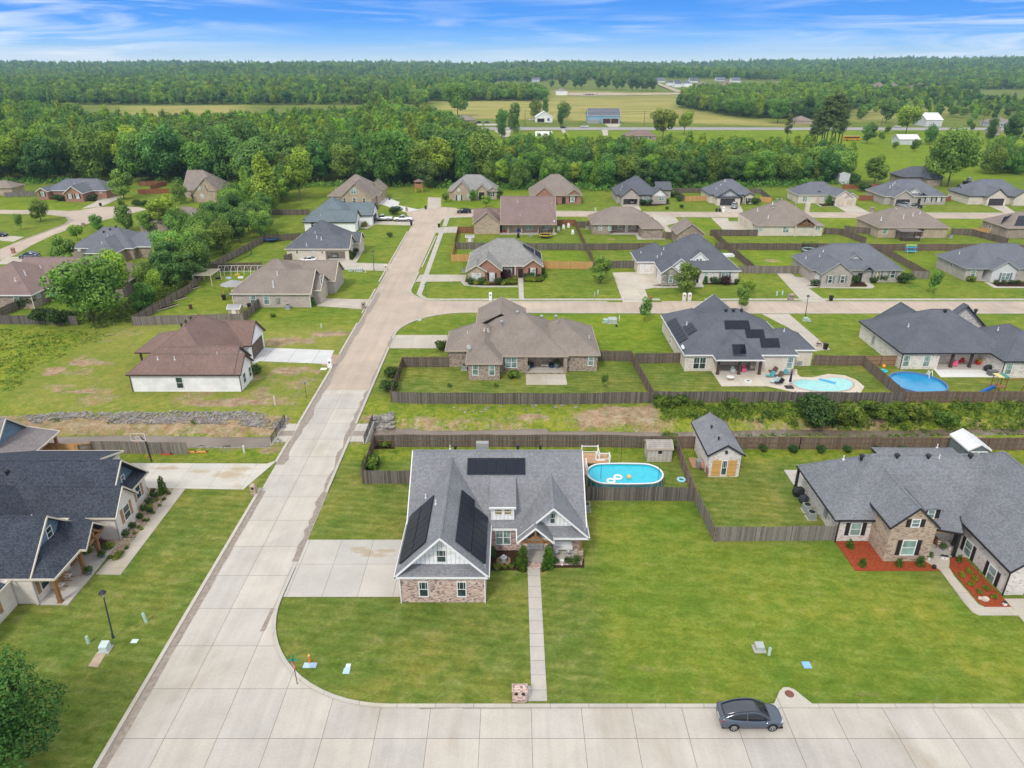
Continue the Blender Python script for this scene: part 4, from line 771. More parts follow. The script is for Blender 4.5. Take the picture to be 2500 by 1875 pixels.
def n6(h):
 mn=h.B('e',180,600,280,160,p=.64);g=h.B('e',318,415,275,ax='y',ends='oo',d=5,p=.7,walls=False);g1=h.B('e',515,680,300,ax='y',ends='go',d=9,p=.7);g2=h.B('e',602,722,300,ax='y',ends='go',d=7,p=.62)
 h.winp('f',mn['y0'],'e',240,315,1.5,1.5,double=True,gl=GLG);h.winp('f',mn['y0'],'e',425,315,1.2,1.7,gl=GLG);h.door('f',mn['y0'],onY('e',355,315,mn['y0'])[0],DOOR_T,1.3)
 h.garage('f',g1['y0']-.02,onY('e',558,345,g1['y0'])[0],2.7,2.2,DOOR_T);h.garage('f',g2['y0'],onY('e',650,345,g2['y0'])[0],2.9,2.2,DOOR_T)
 for x in(330,400):gx,gy=G('e',x,355);h.post(gx,gy,2.9,.4,T_C)
simple('cream_brick_house','cream brick house with slate roof, porch gable and twin tan garage doors',R_SLATE,W_CREAM,T_C,n6)
def n7(h):
 mn=h.B('e',960,1530,292,137,p=.62);g=h.B('e',1045,1232,302,ax='y',ends='go',d=8,p=.66);g2=h.B('e',1180,1282,262,ax='y',ends='go',d=5,p=.7,ze=4.0,gable=SIDE_W,oh=.3,zb=3);g3=h.B('e',1258,1345,292,ax='y',ends='oo',d=4,p=.75,walls=False)
 h.garage('f',g['y0'],onY('e',1120,345,g['y0'])[0],4.9,2.3,DOOR_D);h.winp('f',mn['y0'],'e',1350,322,1.5,1.5,sh=SH_B,double=True,gl=GLW);h.winp('f',mn['y0'],'e',1445,322,1.0,1.4,sh=SH_B,gl=GLW);h.door('f',mn['y0'],onY('e',1270,325,mn['y0'])[0],DARK);h.pipes('e',((1005,215),(1030,195),(1048,180)),h=.8,r=.1)
simple('grey_brick_house','grey brick house with slate roof, white dormer and two cars outside its dark garage',R_SLATE,W_GREY,T_C,n7)
def n8(h):
 mn=h.B('e',1720,2260,290,138,p=.7);g=h.B('e',1885,2078,300,ax='y',ends='go',d=8,p=.75);h.B('e',2130,2290,300,ax='y',ends='go',d=8,p=.7);h.B('e',1672,1860,262,ends='gg',d=8,p=.6)
 h.garage('f',g['y0'],onY('e',1962,340,g['y0'])[0],4.9,2.3,DOOR_D);h.winp('f',mn['y0'],'e',2195,330,1,1.4)
simple('cream_brick_house','cream brick house with slate roof, black trim and black garage door, right edge',R_SLATE,W_CREAM,T_B,n8)
def n9(h):h.B('e',1120,1500,120,22,p=.62);h.B('e',1340,1480,135,ax='y',ends='ho',d=8,p=.62)
simple('tan_brick_house','brick house with dark hipped roof partly hidden behind the big round tree',R_CHAR,W_BROWN,T_B,n9)
# houses along the left side of the street
def l1(h):
 mn=h.B('b',878,1360,525,412,ends='hg',p=.66);h.B('b',880,1330,500,290,p=.70);gg=h.B('b',1240,1512,465,345,ends='og',p=.6,gable=W_WHITE)
 h.garage('r',gg['x1'],(gg['y0']+gg['y1'])/2,5,2.3,DOOR_D);h.winp('f',mn['y0'],'b',970,545,.9,1.2)
 for x in(1280,1340,1388):gx,gy=G('b',x,590-(x-1280)*.35);h.post(gx,gy,2.9,.18,T_B)
 h.door('r',mn['x1'],mn['y0']+5,DARK);h.pipes('b',((1045,465),))
simple('white_brick_house','white house with blue-grey roof and black porch posts beside two white pickup trucks',R_BLUEG,W_WHITE,T_B,l1)
def l2(h):
 mn=h.B('b',715,1303,765,635,ends='hg',p=.70);h.B('b',740,1270,745,505,p=.72);h.block(mn['x1']-8,mn['x1']+1.8,mn['y0']+6,mn['y0']+13,'x','og',.6,3.0)
 h.garage('f',mn['y0'],onY('b',1175,815,mn['y0'])[0],5.0,2.35,open_=True);h.winp('f',mn['y0'],'b',962,785,1.3,.5,gl=GLW);h.winp('f',mn['y0'],'b',830,792,.5,.8);h.winp('r',mn['x1'],'b',1332,755,.9,1.5);h.pipes('b',((995,635),(1010,672),(1050,685),(918,740)),h=.8,r=.1);h.slab('wall_lamp',MET_B,'f',mn['y0'],onY('b',1058,790,mn['y0'])[0],1.8,2.2,.2,.15)
simple('cream_brick_house','cream brick house with speckled charcoal roof and an open double garage',shingle('speckled_charcoal',(.115,.125,.145),.62,1.5),W_CREAM,T_C,l2)
def l3(h):
 mn=h.B('b',222,955,1170,945,ends='hg',p=.66);h.B('b',240,900,1140,855,p=.68);h.block(mn['x1']-9,mn['x1']+3.2,mn['y0']+9,mn['y0']+18.5,'x','og',.7,3.0);h.block(mn['x1']-5,mn['x1']+1.8,mn['y0']+2,mn['y0']+10,'x','og',.6,3.0)
 for x in(435,556):h.winp('f',mn['y0'],'b',x,1222,1.1,1.9,gl=GLG)
 h.garage('r',mn['x1']+1.41,mn['y0']+5.6,5,2.3,DOOR_T);h.winp('r',mn['x1']+2.8,'b',1045,1045,.9,1.5);h.pipes('b',((655,1005),(617,1090),(620,1110)),h=.9,r=.11);h.dspout(mn['x0'],mn['y0']-.1,T_W);h.dspout(mn['x1'],mn['y0']-.1,T_W)
 h.slab('meter_box',MET_G,'f',mn['y0'],onY('b',660,1240,mn['y0'])[0],.9,2.0,.6,.2)
simple('tan_brick_house','grey-pink brick house with taupe hip roof along the near left side of the street',R_TAN,brick('grey_pink_brick',(.44,.37,.33),(.52,.46,.42),(.48,.44,.40),blotch=(.36,.28,.25),amt=.15),T_C,l3)
def a1(h):
 mn=h.B('a',400,955,240,133,p=.62);g=h.B('a',562,742,268,ax='y',ends='go',d=9,p=.72);g2=h.B('a',318,425,250,ax='y',ends='go',d=8,p=.62)
 for x in(630,698):h.winp('f',g['y0'],'a',x,292,1.0,1.5,sh=SH_B,gl=GLW)
 h.winp('f',g2['y0'],'a',383,272,1.1,1.4,sh=SH_B,gl=GLW);h.recess(*[onY('a',x,280,mn['y0'])[0]for x in(765,830)],mn['y0']);gx,gy=G('a',485,300);h.post(gx,gy,2.9,.3,T_W);h.winp('f',mn['y0'],'a',905,250,.8,1.1,gl=GLW);h.pipes('a',((670,180),(755,160)))
simple('red_brick_house','bright red brick house with grey roof and white trim near the wood, far left',R_SLATE,W_RED,T_W,a1)
def a2(h):
 mn=h.B('a',1640,1960,235,55,p=.85,ends='gh');g=h.B('a',1720,1990,270,ax='y',ends='go',d=9,p=1.0);h.winp('f',g['y0'],'a',1790,215,.8,1.5,gl=GLW);h.winp('f',g['y0'],'a',1820,290,.9,1.3,gl=GLW);h.win('l',g['x0'],g['y0']+3,1.7,1,1.4)
 solar_px(h,'a',((1650,120),(1770,135),(1805,65),(1670,55)),4,2);solar_px(h,'a',((1868,250),(1960,250),(1960,175),(1835,190)),4,2)
simple('tan_brick_house','steep roofed tan house with two blue-black solar arrays at the wood edge',R_TAN,W_TAN,T_T,a2)
def a3(h):
 mn=h.B('a',730,1035,805,ax='y',ends='ho',d=14,p=.62);h.B('a',620,1200,760,568,p=.62);h.B('a',1040,1435,745,610,p=.58)
 for x in(762,873):h.winp('f',mn['y0'],'a',x,832,1.0,1.1,gl=GLW)
 h.winp('r',mn['x1'],'a',1070,805,.9,1.2,gl=GLG);h.turbines('a',((1045,575),(993,600),(935,622)),MET_B,.3);h.pipes('a',((970,655),(745,690),(915,715)))
simple('brown_brick_house','red-brown brick house with slate roof between garden trees, left side',R_SLATE,W_BROWN,T_W,a3)
def a4(h):
 mn=h.B('a',-420,285,1182,868,p=.60);rt=h.B('a',300,600,1118,995,ends='og',p=.5,walls=False);h.block(mn['x1']-9,mn['x1']+15,mn['y0']+7,mn['y0']+21,'x','oh',.6,3.0);h.winp('f',mn['y0'],'a',145,1202,1.0,1.0,gl=GLG);h.winp('r',mn['x1'],'a',343,1178,.9,1.2,gl=GLG)
 gx,gy=G('a',590,1190);h.post(gx,gy,2.8,.3,T_W);h.pipes('a',((222,985),(232,1005),(367,940),(140,1055)),h=.7,r=.1);h.dspout(mn['x1'],mn['y0']-.1,T_W)
simple('brown_brick_house','brown brick house with a mauve shingle roof and a swing set behind it',R_MAUVE,W_BROWN,T_W,a4)
def a5(h):h.B('a',1230,1830,520,385,p=.6)
simple('brown_brick_house','taupe roofed house almost hidden by garden trees beside the cul-de-sac, far left',R_TAN,W_BROWN,T_T,a5)
def a6(h):h.B('a',-500,105,215,150,p=.5)
simple('tan_brick_house','low brick house with brown roof cut off by the far left picture edge',R_TAN,W_TAN,T_T,a6)
# sheds
h=House('garden_shed','whitewashed brick shed with orange plank doors and grey gable roof',R_GREY,W_WASH,T_B,'shed')
xa,ya=G('m',1385,600);xb,_=G('m',1665,600);h.block(xa-.35,xb+.35,ya-.5,ya+8.2,'y','gg',.62,3.2,oh=.35);b_=h.blocks[0];xc=(b_['x0']+b_['x1'])/2
h.slab('plank_door',WOODO,'f',b_['y0'],xc-.95,.15,2.35,1.05);h.slab('plank_door',WOODO,'f',b_['y0'],xc+.95,.15,2.35,1.05);h.win('f',b_['y0'],xc,1.3,.55,1.9);h.slab('wall_lamp',MET_B,'f',b_['y0'],xc,3.3,3.7,.25,.2);h.turbines('m',((1425,170),(1490,275)),MET_B,.16)
h.rfix('brick_patch',MB().box(b_['x0']-.02,b_['x0']+.1,b_['y0']-.02,b_['y0']+.8,0,1.2),W_RED);h.done()
h=House('garden_shed','beige plastic garden shed with small black window behind the oval pool',boards('plastic_roof',(.36,.33,.30),.3,.06,'v',.5),boards('plastic_wall',(.50,.47,.42),.5,.03,'u',.5),T_T,'shed')
xa,ya=G('m',848,470);xb,_=G('m',1065,470);h.block(xa-.1,xb+.1,ya-.1,ya+2.3,'x','gg',.55,1.9,oh=.1);h.slab('small_window',MET_B,'f',ya,(xa+xb)/2,1.2,1.6,.5);h.done()
h=House('garden_shed','dark grey garden shed with a white metal roof and white door frame',plain('white_sheet_roof',(.72,.74,.75),.5),boards('grey_shed_siding',(.165,.195,.205),.25,.05,'v',.5),T_W,'shed')
xa,ya=G('n',1600,270);xb,_=G('n',1735,290);xa,ya=G('j',1700,1370);h.block(56.35,59.2,76.5,80.6,'y','gg',.58,2.4,oh=.12);b_=h.blocks[0];xc=(b_['x0']+b_['x1'])/2
h.slab('shed_door',boards('grey_shed_siding',(0,0,0)),'f',b_['y0'],xc,.1,2.0,2.0);h.rfix('door_trim',MB().box(xc-1.1,xc-.98,b_['y0']-.08,b_['y0'],.1,2.1).box(xc+.98,xc+1.1,b_['y0']-.08,b_['y0'],.1,2.1).box(xc-.06,xc+.06,b_['y0']-.08,b_['y0'],.1,2.0).box(xc-1.1,xc+1.1,b_['y0']-.08,b_['y0'],2.0,2.15).box(xc-1,xc+1,b_['y0']-.08,b_['y0'],1.0,1.12),T_W);h.done()
for k,x,y,dx,dy,lab in(('b',205,1365,2.6,2.2,'grey plastic shed inside the fence below the taupe roofed house'),('c',505,705,2.3,1.9,'small tan playhouse with pale roof beside the long tan house'),('e',2050,655,2.6,2.4,'grey playhouse with arched roof at the right picture edge')):
 h=House('garden_shed',lab,T_G,T_T,T_W,'shed');xa,ya=G(k,x,y);h.block(xa,xa+dx,ya,ya+dy,'x','gg',.5,1.4,oh=.12);h.slab('shed_door',T_W,'f',h.blocks[0]['y0'],xa+dx/2,.1,1.2,.8);h.done()
h=House('metal_shed','white metal shed behind the fence, left of the dark bushy tree',T_W,boards('white_metal_siding',(.62,.63,.64),.3,.03,'v',.5),T_W,'shed');xa,ya=G('w',780,1105);xb,_=G('w',862,1105);h.block(xa,xb,ya,ya+14,'y','gg',.25,4.0,oh=.1);h.done()
# buildings along the county road and beyond
def far_house(k,xl,xr,yb,hgt,dep,label,roof,wall,trim=T_W,ax='x',ends='gg',p=.45,cat='house',name='farm_house',fn=None,ov=.4):
 xa,ya=G(k,xl,yb);xb,_=G(k,xr,yb);h_=House(name,label,roof,wall,trim,cat);b=h_.block(xa-ov,xb+ov,ya-ov,ya+dep,ax,ends,p,hgt)
 if fn:fn(h_,b,k)
 h_.done()
def fA(h,b,k):
 h.rfix('porch',MB().box(b['x0']-1,b['x0']+9,b['y0']-3.2,b['y0']-3,0,3.0).box(b['x0']-1,b['x0']+9,b['y0']-3.2,b['y0'],3.0,3.2),T_G)
 for x in(890,948):h.garage('f',b['y0'],onY(k,x,620,b['y0'])[0],6.5,3.8,SH_R)
far_house('v',745,990,636,6.0,20,'blue farm building with dark roof and two red-brown doors beside the county road',R_SLATE,boards('light_blue_siding',(.24,.42,.55),.5,.04,'u',.5),fn=fA,p=.5,name='farm_building',cat='building')
def fB(h,b,k):h.slab('porch_opening',DARK,'f',b['y0'],onY(k,380,612,b['y0'])[0],.2,3,6);h.win('f',b['y0'],onY(k,440,600,b['y0'])[0],2.2,2,2)
far_house('v',340,470,628,3.8,16,'small white gabled farmhouse behind the road, left of the blue building',plain('bright_metal_roof',(.72,.73,.72),.5),SIDE_W,ax='y',p=.62,fn=fB)
def fC(h,b,k):
 for i in range(5):h.win('f',b['y0'],b['x0']+4+i*(b['x1']-b['x0']-8)/4,1.7,1.6,1.4)
far_house('v',1035,1270,768,3.0,13,'long low ranch house with brown roof and dark porch near the county road',R_MAUVE,W_BROWN,T_T,ends='hh',fn=fC)
far_house('v',345,465,800,3.6,15,'white metal barn standing among the treetops below the county road',T_W,boards('white_metal_siding',(.6,.6,.6)),ends='gg',name='metal_barn',cat='barn')
far_house('u',1590,1765,640,3.0,14,'brown brick farmhouse with grey roof under the tall oak at the county road',R_TAN,W_BROWN,T_T,ends='hh',fn=fC)
far_house('w',440,575,645,3.0,14,'tan roofed low house half hidden behind the tall pines',R_TAN,W_TAN,T_T,ends='hh')
far_house('w',1450,1575,660,5.0,20,'white metal workshop beyond the road, right side',T_W,boards('white_metal_siding',(.6,.6,.6)),name='metal_barn',cat='barn')
far_house('w',1950,2120,665,3.5,14,'long pale low house beyond the road at the right edge',R_TAN,SIDE_G,ends='hh',fn=fC)
far_house('w',1245,1398,800,3.2,10,'white portable shed on the pasture beyond the gardens',T_W,boards('white_metal_siding',(.6,.6,.6)),name='metal_shed',cat='shed')
far_house('w',1968,2030,735,3.0,10,'small brown roofed outbuilding at the right beside the road',R_MAUVE,W_TAN,T_T,name='outbuilding',cat='building')
far_house('v',500,585,418,6,22,'grey roofed low building at the far construction yard',R_TAN,W_WHITE,ends='hh',name='farm_building',cat='building')
far_house('v',310,372,325,8,22,'dark roofed barn alone on the far green hill',R_CHAR,SIDE_G,name='metal_barn',cat='barn')
for i,(k,xl,xr,yb,r_,lab)in enumerate((('v',1268,1338,335,R_SLATE,'leftmost pale house of the distant subdivision'),('v',1358,1412,350,R_CHAR,'distant white house with the steepest dark roof of the subdivision'),('v',1412,1462,360,R_CHAR,'distant house with dark roof nearest the field edge'),('v',1480,1545,356,R_SLATE,'distant white house just left of the unfinished frames'),('v',1530,1590,335,R_CHAR,'distant house behind the others on the subdivision slope'),('v',1600,1660,362,R_TAN,'distant tan house in front of its neighbours, right of the white ones'),('v',1735,1800,328,R_SLATE,'distant white house at the foot of the wooded hill'),('v',1790,1850,350,R_MAUVE,'distant unfinished red-brown house'),('v',1850,1920,332,R_SLATE,'rightmost pale distant house before the wood'),('v',1085,1165,325,R_SLATE,'long distant house behind the row of round trees'))):
 far_house(k,xl,xr,yb,7.0,22,lab,r_,SIDE_W if i not in(5,7)else W_TAN,ends='hh' if i%2 else 'gg',p=.6)
for k,xl,xr,yb,lab in(('w',962,1005,402,'small brown roof left among the far treetops'),('w',1050,1160,402,'wide brown roof in the middle of the far treetops'),('w',1170,1258,398,'brown roof right among the far treetops'),('w',300,355,372,'lone tan roof in front of the far forest'),('w',1370,1460,400,'low grey roof beside the gap in the far trees')):
 far_house(k,xl,xr,yb,9.0,24,lab,R_MAUVE,W_TAN,T_T,ends='hh',p=.6)
# driveways, walks, patios, beds
def pd(name,pts,m,z=.045,t=.25):return sheet(name,P(*pts),z,m,t)
yA,yB=G('l',200,1505)[1],G('l',200,990)[1]
drive([(XR+.02,yA),(-10.4,yA),(-10.4,yB),(XR+.02,yB)],concrete('pale_drive',(.53,.505,.46),(3.35,4.8),.35,.3,.02,(1.2,-yA),(.42,.32,.20),spots=[(*G('l',*p),rx,ry)for p,rx,ry in(((90,1070),1.2,.5),((250,1130),2.0,.45),((330,1090),1.3,.4),((150,1100),1.3,.35))]))
x0_,x1_=1.55,2.78;sheet('path',[(x0_,40.8),(x1_,40.8),(x1_,57.1),(x0_,57.1)],.05,M_WALK);sheet('path',[(.85,40.8),(1.54,40.8),(1.54,42.3),(.85,42.3)],.05,M_WALK)
dl=pd('driveway',(('k',1180,115),('g',560,1410),('g',655,1378),('k',2190,352),('k',1330,338)),concrete('stained_drive',(.58,.55,.49),(4,4),.75,.3,.012,(0,0),(.42,.32,.19),spots=[(*G('k',*p),rx,ry)for p,rx,ry in(((2050,220),2.6,1.0),((1800,190),1.6,.5),((1500,160),2.0,.6),((2180,170),1.5,.8))]))
pd('path',(('k',1565,341),('k',1672,341),('k',1085,1120),('k',862,1117),('k',985,975),('k',1070,978)),M_DRIVE,.05)
pd('driveway',(('g',530,365),('g',1165,390),('g',1110,512),('g',490,486),('g',430,530),('g',425,450)),M_NEW)
sheet('driveway_apron',[(-31.7,109),(-29.6,108.2),(-29.6,113.6),(-31.3,113.8)],.042,plain('clay_apron',(.40,.30,.22),.9,.1))
pd('driveway',(('b',1112,1213),('b',1508,1222),('b',1455,1312),('b',985,1278),('b',1000,1190)),M_DRIVE)
pd('driveway',(('b',820,905),('b',1075,948),('b',1655,965),('b',1692,902),('b',1360,892),('b',1290,850),('b',1080,850),('b',845,870)),M_DRIVE)
pd('path',(('b',1325,880),('b',1362,890),('b',1440,768),('b',1395,758),('b',1385,790)),M_WALK2,.05)
pd('driveway',(('b',1510,520),('b',1895,515),('b',1880,556),('b',1535,546),('b',1460,585),('b',1395,580),('b',1500,545)),M_DRIVE)
pd('driveway',(('b',1515,312),('b',1640,305),('b',1755,345),('b',1740,372),('b',1925,412),('b',1820,438),('b',1690,400),('b',1600,368),('b',1515,365)),M_NEW)
pd('driveway',(('c',165,300),('c',282,305),('c',285,408),('c',160,408)),M_DRIVE)
# pavement along the east kerb and the cross street
sheet('pavement',[G('c',265,620)]+[G('c',62,1175),G('c',108,1178),G('c',305,620)],.05,M_WALK)
pd('pavement',(('c',62,1175),('c',108,1178),('c',160,1212),('c',300,1216),('c',300,1229),('c',130,1222)),M_WALK2,.052)
yp0,yp1=G('c',1000,1229)[1],G('c',1000,1214)[1];sheet('pavement',[(-15.3,yp0),(31.4,yp0),(31.4,yp1),(-15.3,yp1)],.05,M_WALK2);sheet('pavement',[(41,yp0),(200,yp0),(200,yp1),(41,yp1)],.05,M_WALK2)
pd('pavement',(('c',320,480),('c',350,474),('c',562,470),('c',562,479),('c',360,486),('c',332,562),('c',295,562)),M_WALK2)
pd('driveway',(('c',245,572),('c',438,565),('c',432,622),('c',235,622)),M_WALK2,.046);pd('driveway',(('c',95,998),('c',510,1000),('c',500,1058),('c',60,1062),('c',40,1080)),M_DRIVE,.046)
pd('path',(('c',460,1060),('c',500,1058),('c',545,1090),('c',700,1098),('c',975,1100),('c',975,1110),('c',650,1112),('c',490,1095)),M_WALK,.051);pd('path',(('c',975,1025),('c',1020,1025),('c',1030,1225),('c',987,1225)),M_WALK,.054)
pd('driveway',(('d',168,980),('d',400,975),('d',560,995),('d',612,1105),('d',460,1130),('d',500,1246),('d',262,1246)),concrete('stained_drive2',(.55,.50,.42),(4,4),.6,.3,.015,(0,0),(.40,.32,.22)))
pd('path',(('d',520,1105),('d',900,1104),('d',930,1070),('d',975,1075),('d',990,1110),('d',560,1118)),M_WALK,.05)
pd('driveway',(('e',-15,985),('e',110,985),('e',160,1020),('e',285,1025),('e',375,1108),('e',275,1120),('e',450,1252),('e',210,1235)),M_DRIVE);pd('path',(('e',375,1106),('e',795,1112),('e',780,1065),('e',815,1065),('e',868,1105),('e',845,1122),('e',375,1118)),M_WALK,.05)
pd('driveway',(('i',1510,62),('i',1755,62),('i',2130,385),('i',1985,392),('i',1760,190)),M_DRIVE);sheet('driveway',[(-21.6,G('g',1700,370)[1]),(G('h',340,370)[0],G('h',340,370)[1]),(G('h',340,252)[0],G('h',340,252)[1]),(-21.6,G('g',1700,252)[1])],.045,M_DRIVE)
pd('patio',(('i',1055,572),('i',1148,712),('i',1560,712),('i',1820,770),('j',110,772),('j',300,790),('j',740,778),('j',775,715),('j',700,655),('j',600,615),('j',450,602),('j',300,634),('j',200,628),('i',1830,600),('i',1830,560),('i',1540,560)),concrete('pool_deck_concrete',(.60,.54,.46),(3.6,3.6),.3,.4,.015))
pd('patio',(('j',1385,545),('j',1462,630),('j',1990,630),('j',1930,545)),plain('bright_slab',(.72,.71,.69),.8,.2,0,.05));pd('driveway',(('e',1850,1065),('e',1945,1118),('e',2300,1118),('e',2300,1108),('e',1970,1105),('e',1885,1062)),M_WALK)
for pts in((('d',255,366),('d',400,366),('d',425,420),('d',262,420)),(('d',1128,372),('d',1320,378),('d',1350,442),('d',1160,442)),(('e',515,378),('e',695,376),('e',835,442),('e',620,442)),(('e',1050,372),('e',1340,385),('e',1190,390),('e',1180,440),('e',1080,440)),(('e',1880,372),('e',2035,372),('e',2150,446),('e',2050,446)),(('d',520,455),('d',735,484),('d',770,525),('d',655,555),('d',712,615),('d',650,612),('d',540,500)),(('d',1055,487),('d',1205,487),('d',1215,518),('d',1305,520),('d',1370,595),('d',1168,598),('d',1098,530))):pd('driveway',pts,M_DRIVE)
pd('path',(('e',335,358),('e',400,357),('e',540,375),('e',520,384),('e',380,384)),M_WALK,.05);pd('path',(('c',2028,635),('c',2050,635),('c',2095,672),('c',2300,672),('c',2300,680),('c',2055,682)),M_WALK)
pd('path',(('n',1242,1108),('n',1330,1060),('n',1450,1062),('n',1440,1160),('n',1480,1230),('n',1690,1475),('n',1740,1496),('n',1965,1496),('n',2030,1566),('n',1700,1566),('n',1640,1540),('n',1560,1450),('n',1365,1182)),M_DRIVE,.05)
pd('driveway',(('n',1968,1494),('n',2120,1680),('N',2620,1722),('N',2860,1722),('n',2600,1425),('n',1905,1425)),M_DRIVE,.045)
MULCH_R=plain('red_mulch',(.30,.065,.028),.95,.05,0,.45,9);MULCH_D=plain('dark_mulch',(.055,.030,.020),.95,.05,0,.5,8)
gravel=NB('river_gravel',.9,.15);vv=gravel.n('ShaderNodeTexVoronoi');gravel.l(gravel.coord('World'),vv.inputs[0]);vv.inputs['Scale'].default_value=7;GRAVEL=gravel.done(gravel.mix(1.0,gravel.ramp(vv.outputs['Color'],[(.1,(.34,.20,.12)),(.5,(.58,.44,.31)),(.9,(.72,.64,.52))]),gravel.ramp(vv.outputs['Distance'],[(.0,1.05),(.9,.45)]),'MULTIPLY'))
def bed(pts,m,label,z=.06):o=pd('garden_bed',pts,m,z,.2);return o
bed((('n',478,940),('n',755,940),('n',895,1114),('n',1242,1112),('n',1360,1190),('n',650,1190)),MULCH_R,'')
bed((('n',1465,965),('n',1905,1428),('n',1960,1495),('n',1750,1495),('n',1690,1455),('n',1445,1160),('n',1455,1100),('n',1400,965)),MULCH_R,'')
bed((('l',1272,1088),('l',1600,1085),('l',1622,1240),('l',1600,1282),('l',1500,1262),('l',1275,1262)),MULCH_D,'');bed((('l',1738,1235),('l',1742,1282),('l',1850,1240),('l',2125,1238),('l',2125,1165),('l',1760,1165)),MULCH_D,'')
bed((('k',1335,342),('k',1562,342),('k',1232,775),('k',1088,785)),GRAVEL,'');bed((('k',870,788),('k',1215,790),('k',1068,975),('k',985,938),('k',840,932)),GRAVEL,'')
bed((('c',492,1058),('c',560,1090),('c',700,1096),('c',968,1090),('c',975,1035),('c',840,1010),('c',510,1050)),MULCH_D,'');bed((('c',1028,1060),('c',1190,1068),('c',1218,1040),('c',1180,1000),('c',1030,1015)),MULCH_D,'')
bed((('d',525,1098),('d',780,1100),('d',920,1098),('d',880,1060),('d',600,1085)),MULCH_D,'');bed((('d',975,1085),('d',1100,1088),('d',1285,1090),('d',1300,1070),('d',1050,1060)),MULCH_D,'');bed((('e',245,1098),('e',380,1106),('e',640,1104),('e',810,1104),('e',760,1060),('e',660,1080),('e',380,1088)),MULCH_D,'')
bed((('e',1930,1085),('e',1975,1104),('e',2300,1106),('e',2300,1070),('e',1950,1060)),MULCH_D,'');bed((('a',430,315),('a',560,335),('a',860,338),('a',880,325),('a',740,305),('a',450,302)),MULCH_D,'');bed((('d',420,365),('d',425,382),('d',560,378),('d',690,362),('d',650,345),('d',440,350)),MULCH_D,'')
bed((('f',490,1370),('f',545,1320),('f',720,1325),('f',700,1375)),MULCH_D,'');bed((('e',355,360),('e',395,384),('e',510,382),('e',500,360)),MULCH_D,'');bed((('l',235,170),('l',420,170),('l',410,140),('l',245,140)),MULCH_D,'')
pd('path',(('o',870,440),('o',960,442),('o',880,572),('o',795,562)),plain('bare_slab',(.48,.37,.27),.9),.05)
# old neighbourhood street on the far left
pd('side_street',(('a',0,872),('a',140,820),('a',280,735),('a',480,640),('a',720,555),('a',1040,482),('a',1320,412),('a',1250,388),('a',1050,384),('a',905,388),('a',720,418),('a',620,425),('a',480,418),('a',0,415),('a',0,450),('a',420,455),('a',590,478),('a',625,505),('a',560,560),('a',180,695),('a',0,768)),M_ROADFAR,.03)
wt_=MB();tag(pd('gutter',(('a',580,472),('a',665,505),('a',610,545),('a',180,702),('a',175,692),('a',590,540),('a',612,508)),M_WET,.038,.004))
pd('driveway',(('a',870,300),('a',1130,288),('a',905,388),('a',735,402),('a',850,350),('a',880,325)),M_DRIVE);pd('driveway',(('a',70,838),('a',430,838),('a',440,900),('a',-40,905)),M_DRIVE);pd('driveway',(('a',-300,660),('a',0,640),('a',215,660),('a',120,702),('a',0,690)),M_DRIVE)
asph=plain('county_road_asphalt',(.34,.33,.32),.9,.15,0,.08,.1)
sheet('county_road',[G('v',-3000,684),G('w',3500,690),G('w',3500,672),G('w',0,668),G('v',-3000,666)],.12,asph)
for pts in((('v',535,682),('v',562,682),('v',588,728),('v',558,728)),(('v',850,686),('v',895,686),('v',900,730),('v',862,730)),(('v',870,640),('v',1000,640),('v',980,664),('v',905,664)),(('u',1780,640),('u',1960,640),('u',1960,652),('u',1780,652)),(('v',20,690),('v',150,690),('v',140,740),('v',90,745))):pd('driveway',pts,M_DRIVE,.1)
dirt_m=plain('construction_clay',(.46,.38,.28),.95,.05,0,.2,.04)
for pts in((('v',500,402),('v',820,398),('v',1080,405),('v',1500,400),('v',1500,414),('v',700,424),('v',590,418)),(('v',1255,338),('v',1290,338),('v',1480,392),('v',1420,395)),(('v',1500,350),('v',1680,345),('v',1690,358),('v',1500,362)),(('v',630,812),('v',740,812),('v',740,845),('v',640,845))):
 xy=P(*pts);zz=max(gz(*p)for p in xy);m_=MB();m_.add([(p[0],p[1],gz(*p)+.35)for p in xy],[tuple(range(len(xy)))]);tag(m_.build('bare_clay',dirt_m),kind='structure')
